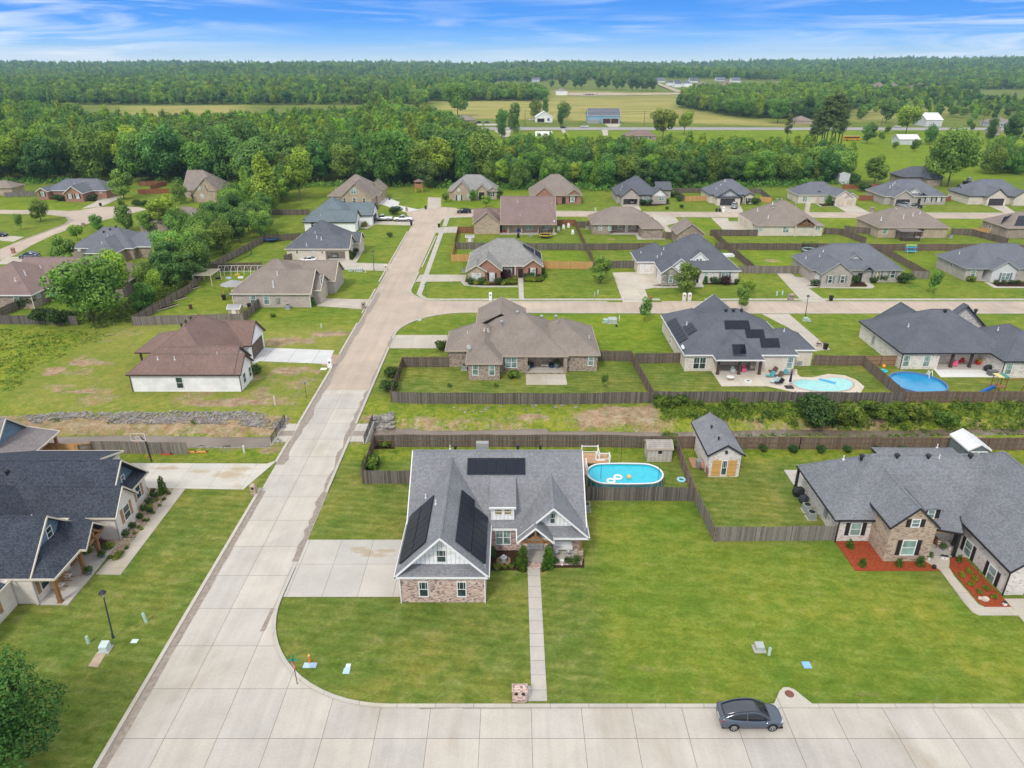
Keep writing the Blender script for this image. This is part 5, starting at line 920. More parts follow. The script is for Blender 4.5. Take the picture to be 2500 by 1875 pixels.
# creek water and bridge over the culvert
WAT=NB('muddy_water',.12,.5);WATM=WAT.done(WAT.ramp(WAT.noise(WAT.coord('World'),.25,4),[(.3,(.15,.115,.085)),(.7,(.23,.185,.145))]))
def water(x0,x1,z,name='creek_water'):
 m=MB();n_=40;xs_=np.linspace(x0,x1,n_);w_=3.0
 for i in range(n_-1):
  a,b_=xs_[i],xs_[i+1];ya,yb_=float(creek_c(a)),float(creek_c(b_));m.add([(a,ya-w_,z),(b_,yb_-w_,z),(b_,yb_+w_,z),(a,ya+w_,z)],[(0,1,2,3)])
 return tag(m.build(name,WATM),kind='structure')
water(-120,-31.6,-.80);water(-19.6,5,-.80);water(5,160,-1.0)
for sgn,xf,yy0,yy1 in((-1,-31.75,82.3,88.5),(1,-19.5,82.3,88.6)):
 m=MB();m.box(xf-.2,xf+.2,yy0,yy1,-1.6,.1);tag(m.build('culvert_headwall',M_CURB,org=(xf,yy0,-1)),'concrete culvert headwall above the creek on the '+('left' if sgn<0 else 'right')+' side of the street','headwall')
 for(a,b_)in((82.9,84.4),(85.9,88.0)):sheet('pavement',[(min(xf,XL if sgn<0 else XR),a),(max(xf,XL if sgn<0 else XR),a),(max(xf,XL if sgn<0 else XR),b_),(min(xf,XL if sgn<0 else XR),b_)],.06,M_CURB)
 sheet('pavement',[(min(xf,XL if sgn<0 else XR),84.4),(max(xf,XL if sgn<0 else XR),84.4),(max(xf,XL if sgn<0 else XR),85.9),(min(xf,XL if sgn<0 else XR),85.9)],.045,M_WET)
 t=thing('railing','black metal safety railing over the culvert on the '+('left' if sgn<0 else 'right')+' side of the street','railing',(xf,yy0,.1));m=MB()
 for i in range(int((yy1-yy0)/.13)):m.box(xf-.01,xf+.01,yy0+i*.13,yy0+i*.13+.02,.15,1.1)
 m.build('baluster_panel',MET_B,t);MB().bar((xf,yy0,1.15),(xf,yy1,1.15),.06,.06).bar((xf,yy0,.2),(xf,yy1,.2),.05,.05).build('rail',MET_B,t)
 for y in np.linspace(yy0,yy1,4):MB().box(xf-.035,xf+.035,y-.035,y+.035,0,1.2).build('post',MET_B,t)
# fences
def fence(label,pts,m=None,h=1.83,rail=1,posts=True,name='board_fence',pm=None,pk=.145,gate=None,rm=None,cat='fence'):
 m=m or FENCE;xy=[p if len(p)==2 else G(*p)for p in pts];t=thing(name,label,cat,(xy[0][0],xy[0][1],gz(*xy[0])));rr=random.Random(len(label));pb=MB();rb=MB()
 for(x0,y0),(x1,y1)in zip(xy,xy[1:]):
  Ln=math.hypot(x1-x0,y1-y0);d=Vector(((x1-x0)/Ln,(y1-y0)/Ln,0));n=Vector((-d.y,d.x,0))*rail;k=max(1,int(Ln/pk));k=min(k,420);step=Ln/k;sag=rr.uniform(0,6)
  for i in range(k):
   c=Vector((x0,y0,0))+d*(i+.5)*step;zb=gz(c.x,c.y);hh=h+rr.uniform(-.025,.025)+.04*math.sin(i*step*.7+sag);w_=step*.47
   pb.obox(c+Vector((0,0,zb+hh/2)),d*w_,n*.01,Vector((0,0,hh/2)))
  nseg=max(1,round(Ln/2.42))
  for i in range(nseg):
   a=Vector((x0,y0,0))+d*Ln*i/nseg+n*.045;b_=Vector((x0,y0,0))+d*Ln*(i+1)/nseg+n*.045;za,zb=gz(a.x,a.y),gz(b_.x,b_.y)
   for f in(.16,.52,.90):rb.bar(a+Vector((0,0,za+h*f)),b_+Vector((0,0,zb+h*f)),.04,.09)
  if posts:
   for i in range(nseg+1):
    c=Vector((x0,y0,0))+d*Ln*i/nseg+n*.09;zb=gz(c.x,c.y);MB().box(c.x-.05,c.x+.05,c.y-.05,c.y+.05,zb-.1,zb+h+(.03)).build('post',pm or FPOST,t)
 if gate:
  (gx,gy),(hx,hy)=[G(*p)for p in gate];rb.bar((gx,gy-.08,.25),(hx,hy-.08,h-.15),.04,.1).bar((gx,gy-.08,h-.15),(hx,hy-.08,.25),.04,.1)
 pb.build('picket_panel',m,t);rb.build('rail',rm or pm or FPOST,t);return t
fence('weathered dark fence running behind the corner house along the creek',[('l',240,152),('l',2200,152),('m',1095,352)],FENCE,rail=-1)
fence('brown fence behind the red mulch garden, along the creek, with an X-braced gate',[('m',1100,352),('m',1265,352),('m',2212,357),('j',1540,1283),('j',2212,1287),(110,80.9)],FENCE3,rail=-1,gate=(('m',1720,354),('m',1812,354)))
fence('short dark fence on the left of the corner house back garden',[('l',240,152),('l',205,250),('l',128,482),('l',562,482)],FENCE,rail=1)
fence('dark fence in front of the oval pool',[('m',285,817),('m',1268,822)],FENCE,rail=1)
fence('grey fence dividing the pool garden from the brick shed garden',[('m',1100,352),('m',1268,822)],FENCE2,rail=-1)
fence('long grey fence slanting from the pool corner to the whitewashed house',[('m',1268,822),('m',1445,1187),('n',478,930)],FENCE2,rail=1)
fence('plain fence behind the right neighbour, slanting away from the grey shed',[('n',1755,292),('n',2150,560)],FENCE3,rail=1)
fence('curving dark fence between the creek and the taupe roofed brown house',[('g',1675,855),('h',0,868),('h',700,872),('h',1400,874),('h',2150,862),('i',530,858)],FENCE,rail=1)
fence('dark side fence left of the taupe roofed brown house',[('g',1675,855),('g',1782,538)],FENCE,rail=-1)
fence('short gated fence joining the brown house on its left',[('g',1782,538),('g',2190,540)],FENCE,rail=-1,gate=(('g',1890,536),('g',2030,538)))
fence('fence between the brown house and the pool house',[('h',1700,478),('h',1992,486),('h',2195,858)],FENCE,rail=-1)
fence('short fence joining the pale pool house on its left',[('i',365,506),('i',768,500)],FENCE,rail=-1)
fence('creekside fence below the kidney pool, half covered by weeds',[('i',530,858),('i',1800,862),('j',960,868),('j',1128,860)],FENCE,rail=1)
fence('brown creekside fence below the round pool',[('j',1130,858),('j',2212,858),(120,92.0)],FENCE3,rail=-1);fence('fence between the kidney pool and the round pool',[('j',755,528),('j',1130,858)],FENCE3,rail=1)
fence('gated fence between the pool house and the dark roofed house',[('j',310,522),('j',755,528)],FENCE3,rail=-1,gate=(('j',560,524),('j',630,526)));fence('short newer brown fence joining the dark roofed house',[('j',765,527),('j',1062,527)],plain('tan_fence_wood',(.32,.20,.12)),rail=-1)
fence('fence at the near end of the long left back garden',[('a',1195,1457),('b',350,1427)],FENCE2,rail=1);fence('short grey fence climbing to the taupe roofed house',[('b',350,1427),('b',490,1292)],FENCE2,rail=-1)
fence('long grey fence along the hedgerow behind the left row of houses',[('a',1195,1457),('a',1700,1165),('b',40,968),('b',535,705)],FENCE2,rail=-1);fence('dark fence behind the trampoline garden',[('b',535,705),('b',870,680)],FENCE,rail=-1)
fence('brown fence between the hoop tunnel and the trampoline garden',[('b',40,968),('b',520,950)],FENCE3,rail=-1);fence('short pinkish fence beside the white car',[('b',715,888),('b',805,862)],FENCE2,rail=-1);fence('weathered fence behind the blue-grey roofed house',[('b',610,462),('b',952,460)],FENCE,rail=-1)
fence('weathered fence under the bushes at the left edge',[('a',-200,1438),('a',700,1452)],FENCE,rail=1);fence('slanting fence with vines at the left edge',[('a',-60,1410),('a',195,1300)],FENCE2,rail=-1);fence('grey fence right of the slate roofed house among trees',[('a',1290,672),('a',1535,672)],FENCE,rail=-1)
fence('weathered fence left of the bright red brick house',[('a',45,302),('a',330,290)],FENCE2,rail=1);fence('reddish fence between the round tree and the steep roofed house',[('a',1245,272),('a',1525,266)],FENCER,rail=1);fence('red fence slanting back toward the dark wood',[('a',1360,235),('a',1500,195),('a',1260,200)],FENCER,rail=1)
fence('dark fence between the long tan house and the red brick house',[('c',415,768),('c',1575,778)],FENCE,rail=1);fence('dark fence behind the large dark roofed house',[('c',1575,778),('d',515,772)],FENCE,rail=-1)
fence('dark fence behind the pale brick timber gable house',[('d',1085,772),('d',2212,778),('e',560,780)],FENCE,rail=-1);fence('dark fence behind the kayak rack',[('e',790,782),('e',1840,782),('e',2300,790)],FENCE3,rail=-1)
fence('red-brown fence left of the long tan house',[('c',575,622),('c',435,622),('c',405,765)],FENCER,rail=1);fence('new orange cedar fence left of the red brick house',[('c',405,768),('c',376,878),('c',530,880)],CEDAR,rail=1,pm=CEDAR);fence('new orange cedar fence right of the red brick house',[('c',1198,942),('c',1645,948)],CEDAR,rail=1,pm=CEDAR)
fence('dark fence between the garden tree and the white garage door',[('c',1640,938),('c',2030,938)],FENCE,rail=1);fence('dark fence behind the trampoline of the long tan house',[('c',1320,556),('c',1490,556)],FENCER,rail=-1);fence('long fence slanting between the cedar fence and the brown roofed house',[('c',1490,556),('c',1578,760),('c',1645,885)],FENCE,rail=-1)
fence('short dark fence beside the air conditioner of the brown house',[('c',1500,572),('c',1625,572)],FENCE,rail=-1);fence('short dark fence joining the detached brick garage',[('d',622,672),('d',710,672)],FENCE3,rail=1);fence('dark fence left of the pale timber gable house',[('d',1042,648),('d',1468,650)],FENCE,rail=-1)
fence('long fence slanting between the dark roofed and slate roofed houses',[('d',1070,645),('d',1190,765),('d',1448,985)],FENCE,rail=-1);fence('grey fence in front of the bright empty garden',[('d',1300,985),('d',1885,988)],FENCE2,rail=1)
fence('dark fence right of the pale timber gable house',[('e',405,632),('e',552,636),('e',785,722)],FENCE,rail=-1);fence('dark fence joining the pergola house on its left',[('e',590,612),('e',838,636)],FENCE,rail=-1);fence('dark fence right of the pergola house',[('e',1548,636),('e',1735,645),('e',2060,728)],FENCE,rail=-1)
fence('short orange fence beside the right edge playhouse',[('e',1735,635),('e',1890,637)],CEDAR,rail=-1,pm=CEDAR);fence('brown fence slanting along the kayak garden',[('e',900,785),('e',1345,1037)],FENCE3,rail=1);fence('short grey fence end beside the slate roofed house',[('e',1190,1030),('e',1345,1037)],FENCE2,rail=1)
fence('new orange fence left of the small white house',[('d',815,337),('d',1042,332)],CEDAR,rail=1,pm=CEDAR);fence('dark fence left and behind the small white house',[('d',815,337),('d',722,262),('d',1000,262)],FENCE,rail=-1);fence('new orange fence right of the small white house',[('d',1488,342),('d',1597,347)],CEDAR,rail=1,pm=CEDAR);fence('dark fence curving behind the small white house on its right',[('d',1597,347),('d',1500,270),('d',1395,262)],FENCE,rail=-1)
fence('orange fence behind the twin garage house',[('e',575,228),('e',938,224)],FENCER,rail=1);fence('orange fence between the twin garage house and its neighbour',[('e',722,330),('e',893,330)],FENCER,rail=1);fence('short red fence right of the grey house with white dormer',[('e',1508,336),('e',1548,336)],FENCER,rail=1)
fence('picket fence with tan posts behind the basketball hoop',[('f',825,1312),('f',1690,1325)],FENCE2,rail=1,pm=plain('tan_post',(.42,.27,.15)),h=1.75);fence('yellow new cedar fence beside the grey patio roof',[('f',335,1312),('f',560,1325),('f',830,1318)],CEDAR,rail=1,pm=CEDAR,h=1.6);fence('low pale fence joining the two left gardens',[('f',830,1318),('f',725,1330)],FENCE2,rail=1,h=1.5)
def metal_fence(label,pts,h=1.3,m=None):
 xy=[G(*p)for p in pts];t=thing('metal_fence',label,'fence',(*xy[0],0));a=MB();b_=MB()
 for p,q in zip(xy,xy[1:]):
  p,q=Vector((*p,0)),Vector((*q,0));n_=int((q-p).length/.2)
  for f in(.15,1.0):a.bar(p+Vector((0,0,h*f)),q+Vector((0,0,h*f)),.04,.04)
  for i in range(n_+1):c=p.lerp(q,i/n_);b_.box(c.x-.012,c.x+.012,c.y-.012,c.y+.012,0,h)
 a.build('rail',m or MET_B,t);b_.build('baluster_panel',m or MET_B,t)
metal_fence('thin black metal fence beside the grey slanting fence',[('b',200,918),('b',420,822),('b',420,780)]);metal_fence('black metal fence left of the twin garage house',[('d',1605,325),('d',1792,332)])
# vegetation
F_MID=foliage('leaves_mid',(.062,.130,.024),(.275,.43,.068));F_DARK=foliage('leaves_dark',(.044,.105,.030),(.195,.335,.070));F_LIGHT=foliage('leaves_light',(.095,.185,.018),(.40,.56,.062))
F_PINE=foliage('needles',(.055,.095,.035),(.20,.26,.08));F_SHRUB=foliage('shrub_leaves',(.020,.055,.012),(.095,.165,.030),sc=3);F_LIME=foliage('lime_leaves',(.10,.15,.008),(.34,.38,.025),sc=3);F_CYP=foliage('cypress_leaves',(.020,.060,.006),(.12,.22,.012),sc=4)
F_PURP=foliage('purple_leaves',(.030,.010,.014),(.10,.035,.045),sc=3);F_BRUSH=foliage('brush_leaves',(.040,.085,.010),(.20,.27,.03),sc=.8);BARK=plain('bark',(.12,.09,.065),.95,.1,0,.3,3)
def leaf_mesh(name,C,NRM,size,mat,rng,tone,org=(0,0,0),aspect=.62):
 n=len(C);NRM=NRM/(np.linalg.norm(NRM,axis=1,keepdims=True)+1e-9);r=rng.normal(size=(n,3));U=np.cross(NRM,r);U/=np.linalg.norm(U,axis=1,keepdims=True)+1e-9;Vv=np.cross(NRM,U)
 s_=(size*rng.uniform(.6,1.35,n))[:,None];U=U*s_;Vv=Vv*s_*aspect;bend=NRM*s_*.25
 V4=np.stack([C-U-bend,C-Vv,C+U-bend,C+Vv],1).reshape(-1,3)-np.array(org)
 me=bpy.data.meshes.new(name);me.vertices.add(n*4);me.vertices.foreach_set('co',V4.ravel().astype(np.float32));me.loops.add(n*4);me.loops.foreach_set('vertex_index',np.arange(n*4,dtype=np.int32));me.polygons.add(n);me.polygons.foreach_set('loop_start',np.arange(0,n*4,4,dtype=np.int32));me.update(calc_edges=True)
 a=me.attributes.new('tone','FLOAT','POINT');a.data.foreach_set('value',np.repeat(tone,4).astype(np.float32));me.materials.append(mat);return me
def crown_pts(rng,Rr,z0,z1,nlobes,n,shape='round',fill=.25,lobe=.34):
 H=(z1-z0)/2;zc=(z0+z1)/2;L_=[]
 for i in range(nlobes):
  for _ in range(30):
   p=rng.normal(size=3);p/=np.linalg.norm(p);q=p*rng.uniform(.45,.78)if i else p*0
   if shape=='cone':q[2]=rng.uniform(-.85,.85);rad=(1-(q[2]+1)/2*.82)*.8;a=rng.uniform(0,6.283);rr_=rad*rng.uniform(.4,.9);q[0],q[1]=rr_*math.cos(a),rr_*math.sin(a)
   elif shape=='vase':q[:2]*=(.55+.45*(q[2]+1)/2)
   elif shape=='col':q[2]=rng.uniform(-.85,.8);a=rng.uniform(0,6.283);q[0],q[1]=.5*math.cos(a),.5*math.sin(a)
   if all(np.linalg.norm(q-l[0])>lobe*.62 for l in L_):break
  lr=lobe*rng.uniform(.75,1.3)*(1.25 if i==0 else 1)
  if shape=='cone':lr*=(1.25-(q[2]+1)/2*.85)
  L_.append((q,lr,rng.uniform(0,1)))
 C,Nn,T=[],[],[];w_=np.array([l[1]**2 for l in L_]);w_/=w_.sum()
 for(q,lr,tn),k in zip(L_,rng.multinomial(n,w_)):
  d=rng.normal(size=(k,3));d/=np.linalg.norm(d,axis=1,keepdims=True);rad=lr*np.where(rng.uniform(size=k)<fill,rng.uniform(.2,.9,k),rng.uniform(.88,1.12,k))*(1+.16*np.sin(d[:,0]*7+q[0]*9)*np.cos(d[:,2]*6+q[1]*8))
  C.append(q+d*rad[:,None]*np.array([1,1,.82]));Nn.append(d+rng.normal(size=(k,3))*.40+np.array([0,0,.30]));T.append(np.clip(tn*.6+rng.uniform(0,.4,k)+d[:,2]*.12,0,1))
 C=np.concatenate(C);keep=np.ones(len(C),bool)
 for q,lr,_ in L_:keep&=~(np.linalg.norm((C-q)/np.array([1,1,.82]),axis=1)<lr*.62)
 sel=keep|(rng.uniform(size=len(C))<.15);C=C[sel]
 return C*np.array([Rr,Rr,H])+np.array([0,0,zc]),np.concatenate(Nn)[sel],np.concatenate(T)[sel]
def trunk_mesh(name,rng,h,r,z_split,spread,nl=5,lean=0.0):
 m=MB();base=Vector((0,0,-.2));top=Vector((lean*h,0,z_split));m.tube(base,top,r,r*.72,8)
 for i in range(nl):
  a=6.283*i/nl+rng.uniform(-.4,.4);e=top+Vector((math.cos(a)*spread*rng.uniform(.5,1),math.sin(a)*spread*rng.uniform(.5,1),(h-z_split)*rng.uniform(.45,.8)));mid=top.lerp(e,.45)+Vector((0,0,.25));m.tube(top-Vector((0,0,.15)),mid,r*.5,r*.32,6);m.tube(mid,e,r*.32,r*.1,5)
 m.tube(top,Vector((lean*h,0,h*.86)),r*.6,r*.15,6);return m
PROTO={}
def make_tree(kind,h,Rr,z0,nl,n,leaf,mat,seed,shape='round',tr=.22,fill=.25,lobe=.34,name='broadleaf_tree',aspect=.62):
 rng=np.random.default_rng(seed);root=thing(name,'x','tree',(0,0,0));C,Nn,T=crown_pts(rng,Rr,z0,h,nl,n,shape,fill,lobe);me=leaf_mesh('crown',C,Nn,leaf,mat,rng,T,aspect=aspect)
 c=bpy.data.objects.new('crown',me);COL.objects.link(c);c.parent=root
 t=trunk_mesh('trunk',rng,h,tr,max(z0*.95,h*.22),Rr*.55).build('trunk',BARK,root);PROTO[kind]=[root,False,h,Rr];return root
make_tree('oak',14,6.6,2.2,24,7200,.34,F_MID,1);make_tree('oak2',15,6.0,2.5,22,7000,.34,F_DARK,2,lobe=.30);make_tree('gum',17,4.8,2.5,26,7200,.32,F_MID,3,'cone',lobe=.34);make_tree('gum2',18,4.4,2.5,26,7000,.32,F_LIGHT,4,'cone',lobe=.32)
make_tree('elm',15,6.0,3.2,26,7000,.32,F_LIGHT,5,'vase',lobe=.27);make_tree('hack',14,5.2,1.5,20,6500,.33,F_MID,6,lobe=.38);make_tree('slim',15,3.2,2.0,20,4600,.30,F_DARK,7,'col',lobe=.36);make_tree('wild',13,5.6,1.0,30,6500,.32,F_DARK,8,lobe=.24,fill=.4)
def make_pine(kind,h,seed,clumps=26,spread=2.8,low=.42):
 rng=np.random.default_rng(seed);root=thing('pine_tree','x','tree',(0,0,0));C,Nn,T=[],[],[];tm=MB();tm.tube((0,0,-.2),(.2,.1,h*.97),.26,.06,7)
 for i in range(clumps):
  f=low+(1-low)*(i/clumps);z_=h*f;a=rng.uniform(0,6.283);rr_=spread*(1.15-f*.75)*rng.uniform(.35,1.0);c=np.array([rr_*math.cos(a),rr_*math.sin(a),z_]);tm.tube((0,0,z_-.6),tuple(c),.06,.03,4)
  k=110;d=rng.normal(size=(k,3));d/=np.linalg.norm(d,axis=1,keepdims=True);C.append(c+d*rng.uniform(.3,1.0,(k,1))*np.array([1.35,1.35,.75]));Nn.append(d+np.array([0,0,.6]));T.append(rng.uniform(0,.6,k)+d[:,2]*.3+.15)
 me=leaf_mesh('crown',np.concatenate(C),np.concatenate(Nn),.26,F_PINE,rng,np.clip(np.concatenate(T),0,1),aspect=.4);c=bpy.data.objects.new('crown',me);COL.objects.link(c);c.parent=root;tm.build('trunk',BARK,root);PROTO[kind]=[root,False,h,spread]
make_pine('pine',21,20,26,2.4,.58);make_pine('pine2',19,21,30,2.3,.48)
make_tree('garden',6.5,2.6,.9,18,3600,.20,F_MID,30,tr=.12,name='garden_tree');make_tree('sapling',4.4,1.15,1.1,12,1300,.15,F_MID,31,tr=.05,name='young_tree',lobe=.4,shape='col');make_tree('airy',6.0,2.6,1.0,26,2800,.17,F_LIGHT,32,tr=.1,lobe=.24,name='garden_tree')
make_tree('bigdark',11,6.6,.6,44,52000,.12,foliage('corner_leaves',(.025,.070,.014),(.12,.22,.035),sc=1.2),33,lobe=.27,fill=.35,tr=.3,name='broadleaf_tree')
def make_shrub(kind,h,Rr,n,leaf,mat,seed,shape='round',name='shrub',lobe=.45,nl=9):
 rng=np.random.default_rng(seed);C,Nn,T=crown_pts(rng,Rr,.02,h,nl,n,shape,.3,lobe);me=leaf_mesh(name,C,Nn,leaf,mat,rng,T);o=bpy.data.objects.new(name,me);COL.objects.link(o);ORG[o.name]=Vector((0,0,0));o['category']='shrub';PROTO[kind]=[o,False,h,Rr]
make_shrub('ball',.9,.5,900,.07,F_SHRUB,40,lobe=.6);make_shrub('lime',.8,.48,900,.07,F_LIME,41,lobe=.6);make_shrub('cypress',3.0,.72,3600,.075,F_CYP,42,'cone','cypress',.42,22);make_shrub('tuft',.5,.35,260,.09,F_BRUSH,43,'vase','garden_plant',.4);make_shrub('purple',1.1,.65,900,.09,F_PURP,44,lobe=.55);make_shrub('big',2.2,1.5,2600,.13,F_SHRUB,45,lobe=.4,nl=14);make_shrub('brush',2.4,1.7,1900,.15,F_BRUSH,46,lobe=.34,nl=16);make_shrub('gcyp',1.4,.5,900,.075,F_CYP,47,'cone','cypress',.5,10)
def plant(kind,x,y,label,cat=None,s=1.0,group=None,sz=1.0,z=None,sink=0.0):
 pr=PROTO[kind];src=pr[0]
 if not pr[1]:o=src;pr[1]=True
 else:o=copy_tree(src)
 o.location=(x,y,(gz(x,y)if z is None else z)-sink);o.scale=(s*RT.uniform(.93,1.07),s*RT.uniform(.93,1.07),s*sz);o.rotation_euler=(0,0,RT.uniform(0,6.28));o['label']=label
 if cat:o['category']=cat
 if group:o['group']=group
 elif 'group' in o:del o['group']
 return o
RT=random.Random(5)
def tree(kind,k,x,y,H,label,sz=None,group=None,cat=None):gx,gy=G(k,x,y);s=H/PROTO[kind][2];return plant(kind,gx,gy,label,cat,s,group)
# trees one can point to
tree('bigdark','N',-70,1930,10.5,'large dark bushy tree cropped by the lower left corner of the picture')
tree('garden','a',372,520,7.5,'round dark lawn tree left of the side street bend');tree('sapling','a',190,595,5.0,'small upright lawn tree at the far left beside the round dark one');tree('garden','a',1120,318,11.5,'tall rounded tree beside the red brick house driveway');tree('hack','a',1630,358,8,'tree in front of the steep roofed tan house');tree('garden','a',885,610,5.5,'small purple-green tree beside the side street')
tree('airy','a',700,690,5.2,'white flowering crepe myrtle beside the side street');tree('garden','a',600,935,8.5,'bushy tree behind the mauve roof beside the parked grey car');tree('gum','a',1140,600,10.5,'tree at the cul-de-sac left of the hidden taupe roof');tree('garden','a',1330,615,6.5,'dark narrow tree in front of the hidden taupe house');tree('airy','a',1500,600,12,'pale airy tree between the hidden taupe roof and the hedgerow');tree('oak','a',850,1450,13.5,'big round yellow-green tree at the near end of the hedgerow');tree('elm','a',1060,1290,12.5,'bright green tree behind the big round one in the hedgerow')
tree('gum2','b',560,440,21,'tall pale green tree standing highest at the wood corner');tree('gum2','b',380,330,13,'bright yellow-green tree right of the steep roofed tan house');tree('elm','b',860,330,20,'tall spreading tree left of the two storey brick house')
tree('gum','u',1100,1130,22,'tall conical tree behind the two storey brick house');tree('oak2','u',1400,1140,12,'dark round tree behind the play tower');tree('gum','c',965,232,11,'conical tree on the lawn between the tan and red brick houses')
tree('garden','c',1718,1075,7.0,'round dark tree with white flowers below it, on the lawn left of the wide driveway');tree('garden','d',830,1160,7.2,'green tree in front of the stone gable');tree('airy','d',1385,1180,3.8,'airy small tree on the lawn of the dark roofed house');tree('sapling','d',455,1422,5.2,'young street tree right of the taupe roofed brown house');tree('sapling','e',1392,1170,5.4,'young tree on the lawn right of the grey brick house');tree('sapling','d',1325,1330,5.0,'treetop showing just behind the solar panel roof')
tree('sapling','h',1755,720,2.6,'bare thin sapling in the brown house back garden');tree('garden','c',575,335,4.4,'clipped tree before the window of the tan house');tree('airy','c',690,395,5.0,'wide pale green tree in front of the tan multi-gabled house');tree('garden','c',325,345,3.8,'small tree left of the tan multi-gabled house');tree('garden','c',805,315,4.2,'dark small tree right of the tan multi-gabled house')
tree('garden','w',1055,1105,12.5,'dark bushy tree alone between the two rear fences');tree('oak','w',1620,1125,23.5,'huge round tree towering over the dark hidden roof');tree('oak2','w',1000,795,13,'round dark tree on the pasture, right of the pines');tree('oak','u',1635,582,30,'big solitary oak on the hay field above the farmhouse')
tree('airy','v',1320,760,22,'feathery palm-like tree beside the long ranch house');tree('elm','v',1485,722,17,'small crown tree on the pasture right of the ranch house');tree('hack','v',335,595,17,'tree left of the white farmhouse');tree('slim','v',415,565,15,'narrow tree behind the white farmhouse');tree('hack','v',560,605,15,'tree between the white farmhouse and blue building');tree('slim','v',530,655,14,'narrow pale tree right of the white farmhouse');tree('slim','v',175,715,20,'dark narrow tree left of the county road cars');tree('garden','v',80,660,14,'rounded tree beside the county road, left side');tree('slim','v',78,750,16,'second narrow dark tree below the county road')
tree('oak','w',310,635,20,'light round tree at the hay field corner');tree('oak2','w',1145,635,20,'dark oak beyond the road, right of the pines');tree('airy','w',1300,715,22,'open crowned tree beside the county road, right side');tree('oak2','w',510,620,22,'broad tree just left behind the pines');tree('hack','w',1480,800,12,'low dark tree right of the white portable shed');tree('oak2','w',2120,800,20,'dark tree at the right edge beside the road');tree('garden','w',1155,715,6,'small round bush tree near the county road');tree('garden','w',1110,768,6,'small round bush on the pasture below the yellow bus');tree('garden','w',1365,850,7,'small airy tree on the bright pasture');tree('garden','w',1215,833,4.5,'tiny tree on the bright pasture');tree('slim','w',1940,775,14,'narrow dark tree right of the huge round tree')
for i,(x,y,H)in enumerate(((370,845,20),(585,930,25),(620,940,29),(655,945,31),(690,948,33),(720,945,32),(750,930,30),(560,905,22),(640,915,30),(780,905,27),(545,940,18))):
 tree('pine' if i%2 else 'pine2','w',x,y,H,'lone slender pine left of the pine grove' if i==0 else 'tall bare-stemmed pine in the grove on the pasture',group=None if i==0 else 'pines of the pasture grove')
for i,(x,y)in enumerate(((465,365),(648,370),(697,370),(835,378),(885,376),(960,384),(1000,378),(1085,386),(1120,386),(1165,386),(1200,388),(1235,390),(545,372),(20,335),(140,335),(275,335))):tree('oak2','v',x,y,24 if i!=0 else 15,'far round tree in the row on the distant green slope',group='round trees on the distant slope')
# woods: the nearest trees one by one, the mass behind them as stuff
def inside(poly,x,y):
 c=False;n=len(poly)
 for i in range(n):
  (x0,y0),(x1,y1)=poly[i],poly[(i+1)%n]
  if(y0>y)!=(y1>y)and x<(x1-x0)*(y-y0)/(y1-y0)+x0:c=not c
 return c
def scatter(poly,sp,rr,jit=.42):
 xs_=[p[0]for p in poly];ys_=[p[1]for p in poly];out=[];y=min(ys_)
 while y<max(ys_):
  x=min(xs_)
  while x<max(xs_):
   a,b_=x+rr.uniform(-jit,jit)*sp,y+rr.uniform(-jit,jit)*sp
   if inside(poly,a,b_):out.append((a,b_))
   x+=sp
  y+=sp
 return out
LOOK={'oak':'broad mid-green tree','oak2':'broad dark green tree','gum':'conical mid-green tree','gum2':'conical pale green tree','elm':'pale green tree widening upward','hack':'dense rounded green tree','slim':'slim dark columnar tree','wild':'ragged low-branching dark tree','garden':'small rounded tree'}
rr=random.Random(11);KB=['oak','oak2','gum','gum2','elm','hack','slim','wild','oak2','hack','wild','oak']
hedge=P(('a',1240,1400),('a',1700,1120),('a',1900,960),('b',100,870),('b',520,660),('b',560,500),('b',600,440),('b',440,400),('b',60,560),('a',1560,800),('a',1480,1000),('a',1200,1130),('a',1050,1350))
for x,y in scatter(hedge,6.0,rr):kd=rr.choice(['oak','hack','wild','oak2','elm','wild','hack','garden']);plant(kd,x,y,LOOK[kd]+' in the dense hedgerow between the two streets','tree',rr.uniform(6.5,10.5)/PROTO[kd][2],'hedgerow trees between the streets')
for x,y in scatter(P(('b',150,500),('b',440,420),('b',690,400),('b',880,290),('b',560,300),('b',330,380)),7,rr):kd=rr.choice(['gum2','elm','oak','hack']);plant(kd,x,y,LOOK[kd]+' in the dense hedgerow between the two streets','tree',rr.uniform(9,13.5)/PROTO[kd][2],'hedgerow trees between the streets')
belt=P(('N',1185,458),('N',1290,463),('N',1620,466),('N',2065,447),('N',2085,425),('N',2010,412),('N',1900,400),('N',1760,402),('N',1560,398),('N',1400,392),('N',1180,392))
w1=P(('N',-320,446),('N',0,446),('N',520,447),('N',650,470),('N',790,448),('N',1010,456),('N',1190,458),('N',1180,392),('N',1110,340),('N',1060,310),('N',960,290),('N',900,280),('N',620,296),('N',300,312),('N',0,285),('N',-400,280))
edge=P(('N',2380,430),('N',2700,440),('N',2700,380),('N',2440,395));pts=[]
for poly,sp_ in((belt,6.6),(edge,8)):pts+=[(x,y,'b')for x,y in scatter(poly,sp_,rr)]
pts+=[(x,y,'w')for x,y in scatter(w1,8.6,rr)if not(y>640 and x>-999 and rr.random()<.25)]
pts=[p for p in pts if abs(p[0])<.80*p[1]+12];
score=lambda p:p[1]-(300 if p[2]=='b' else 312);pts.sort(key=score);ind,rest=pts[:185],pts[185:]
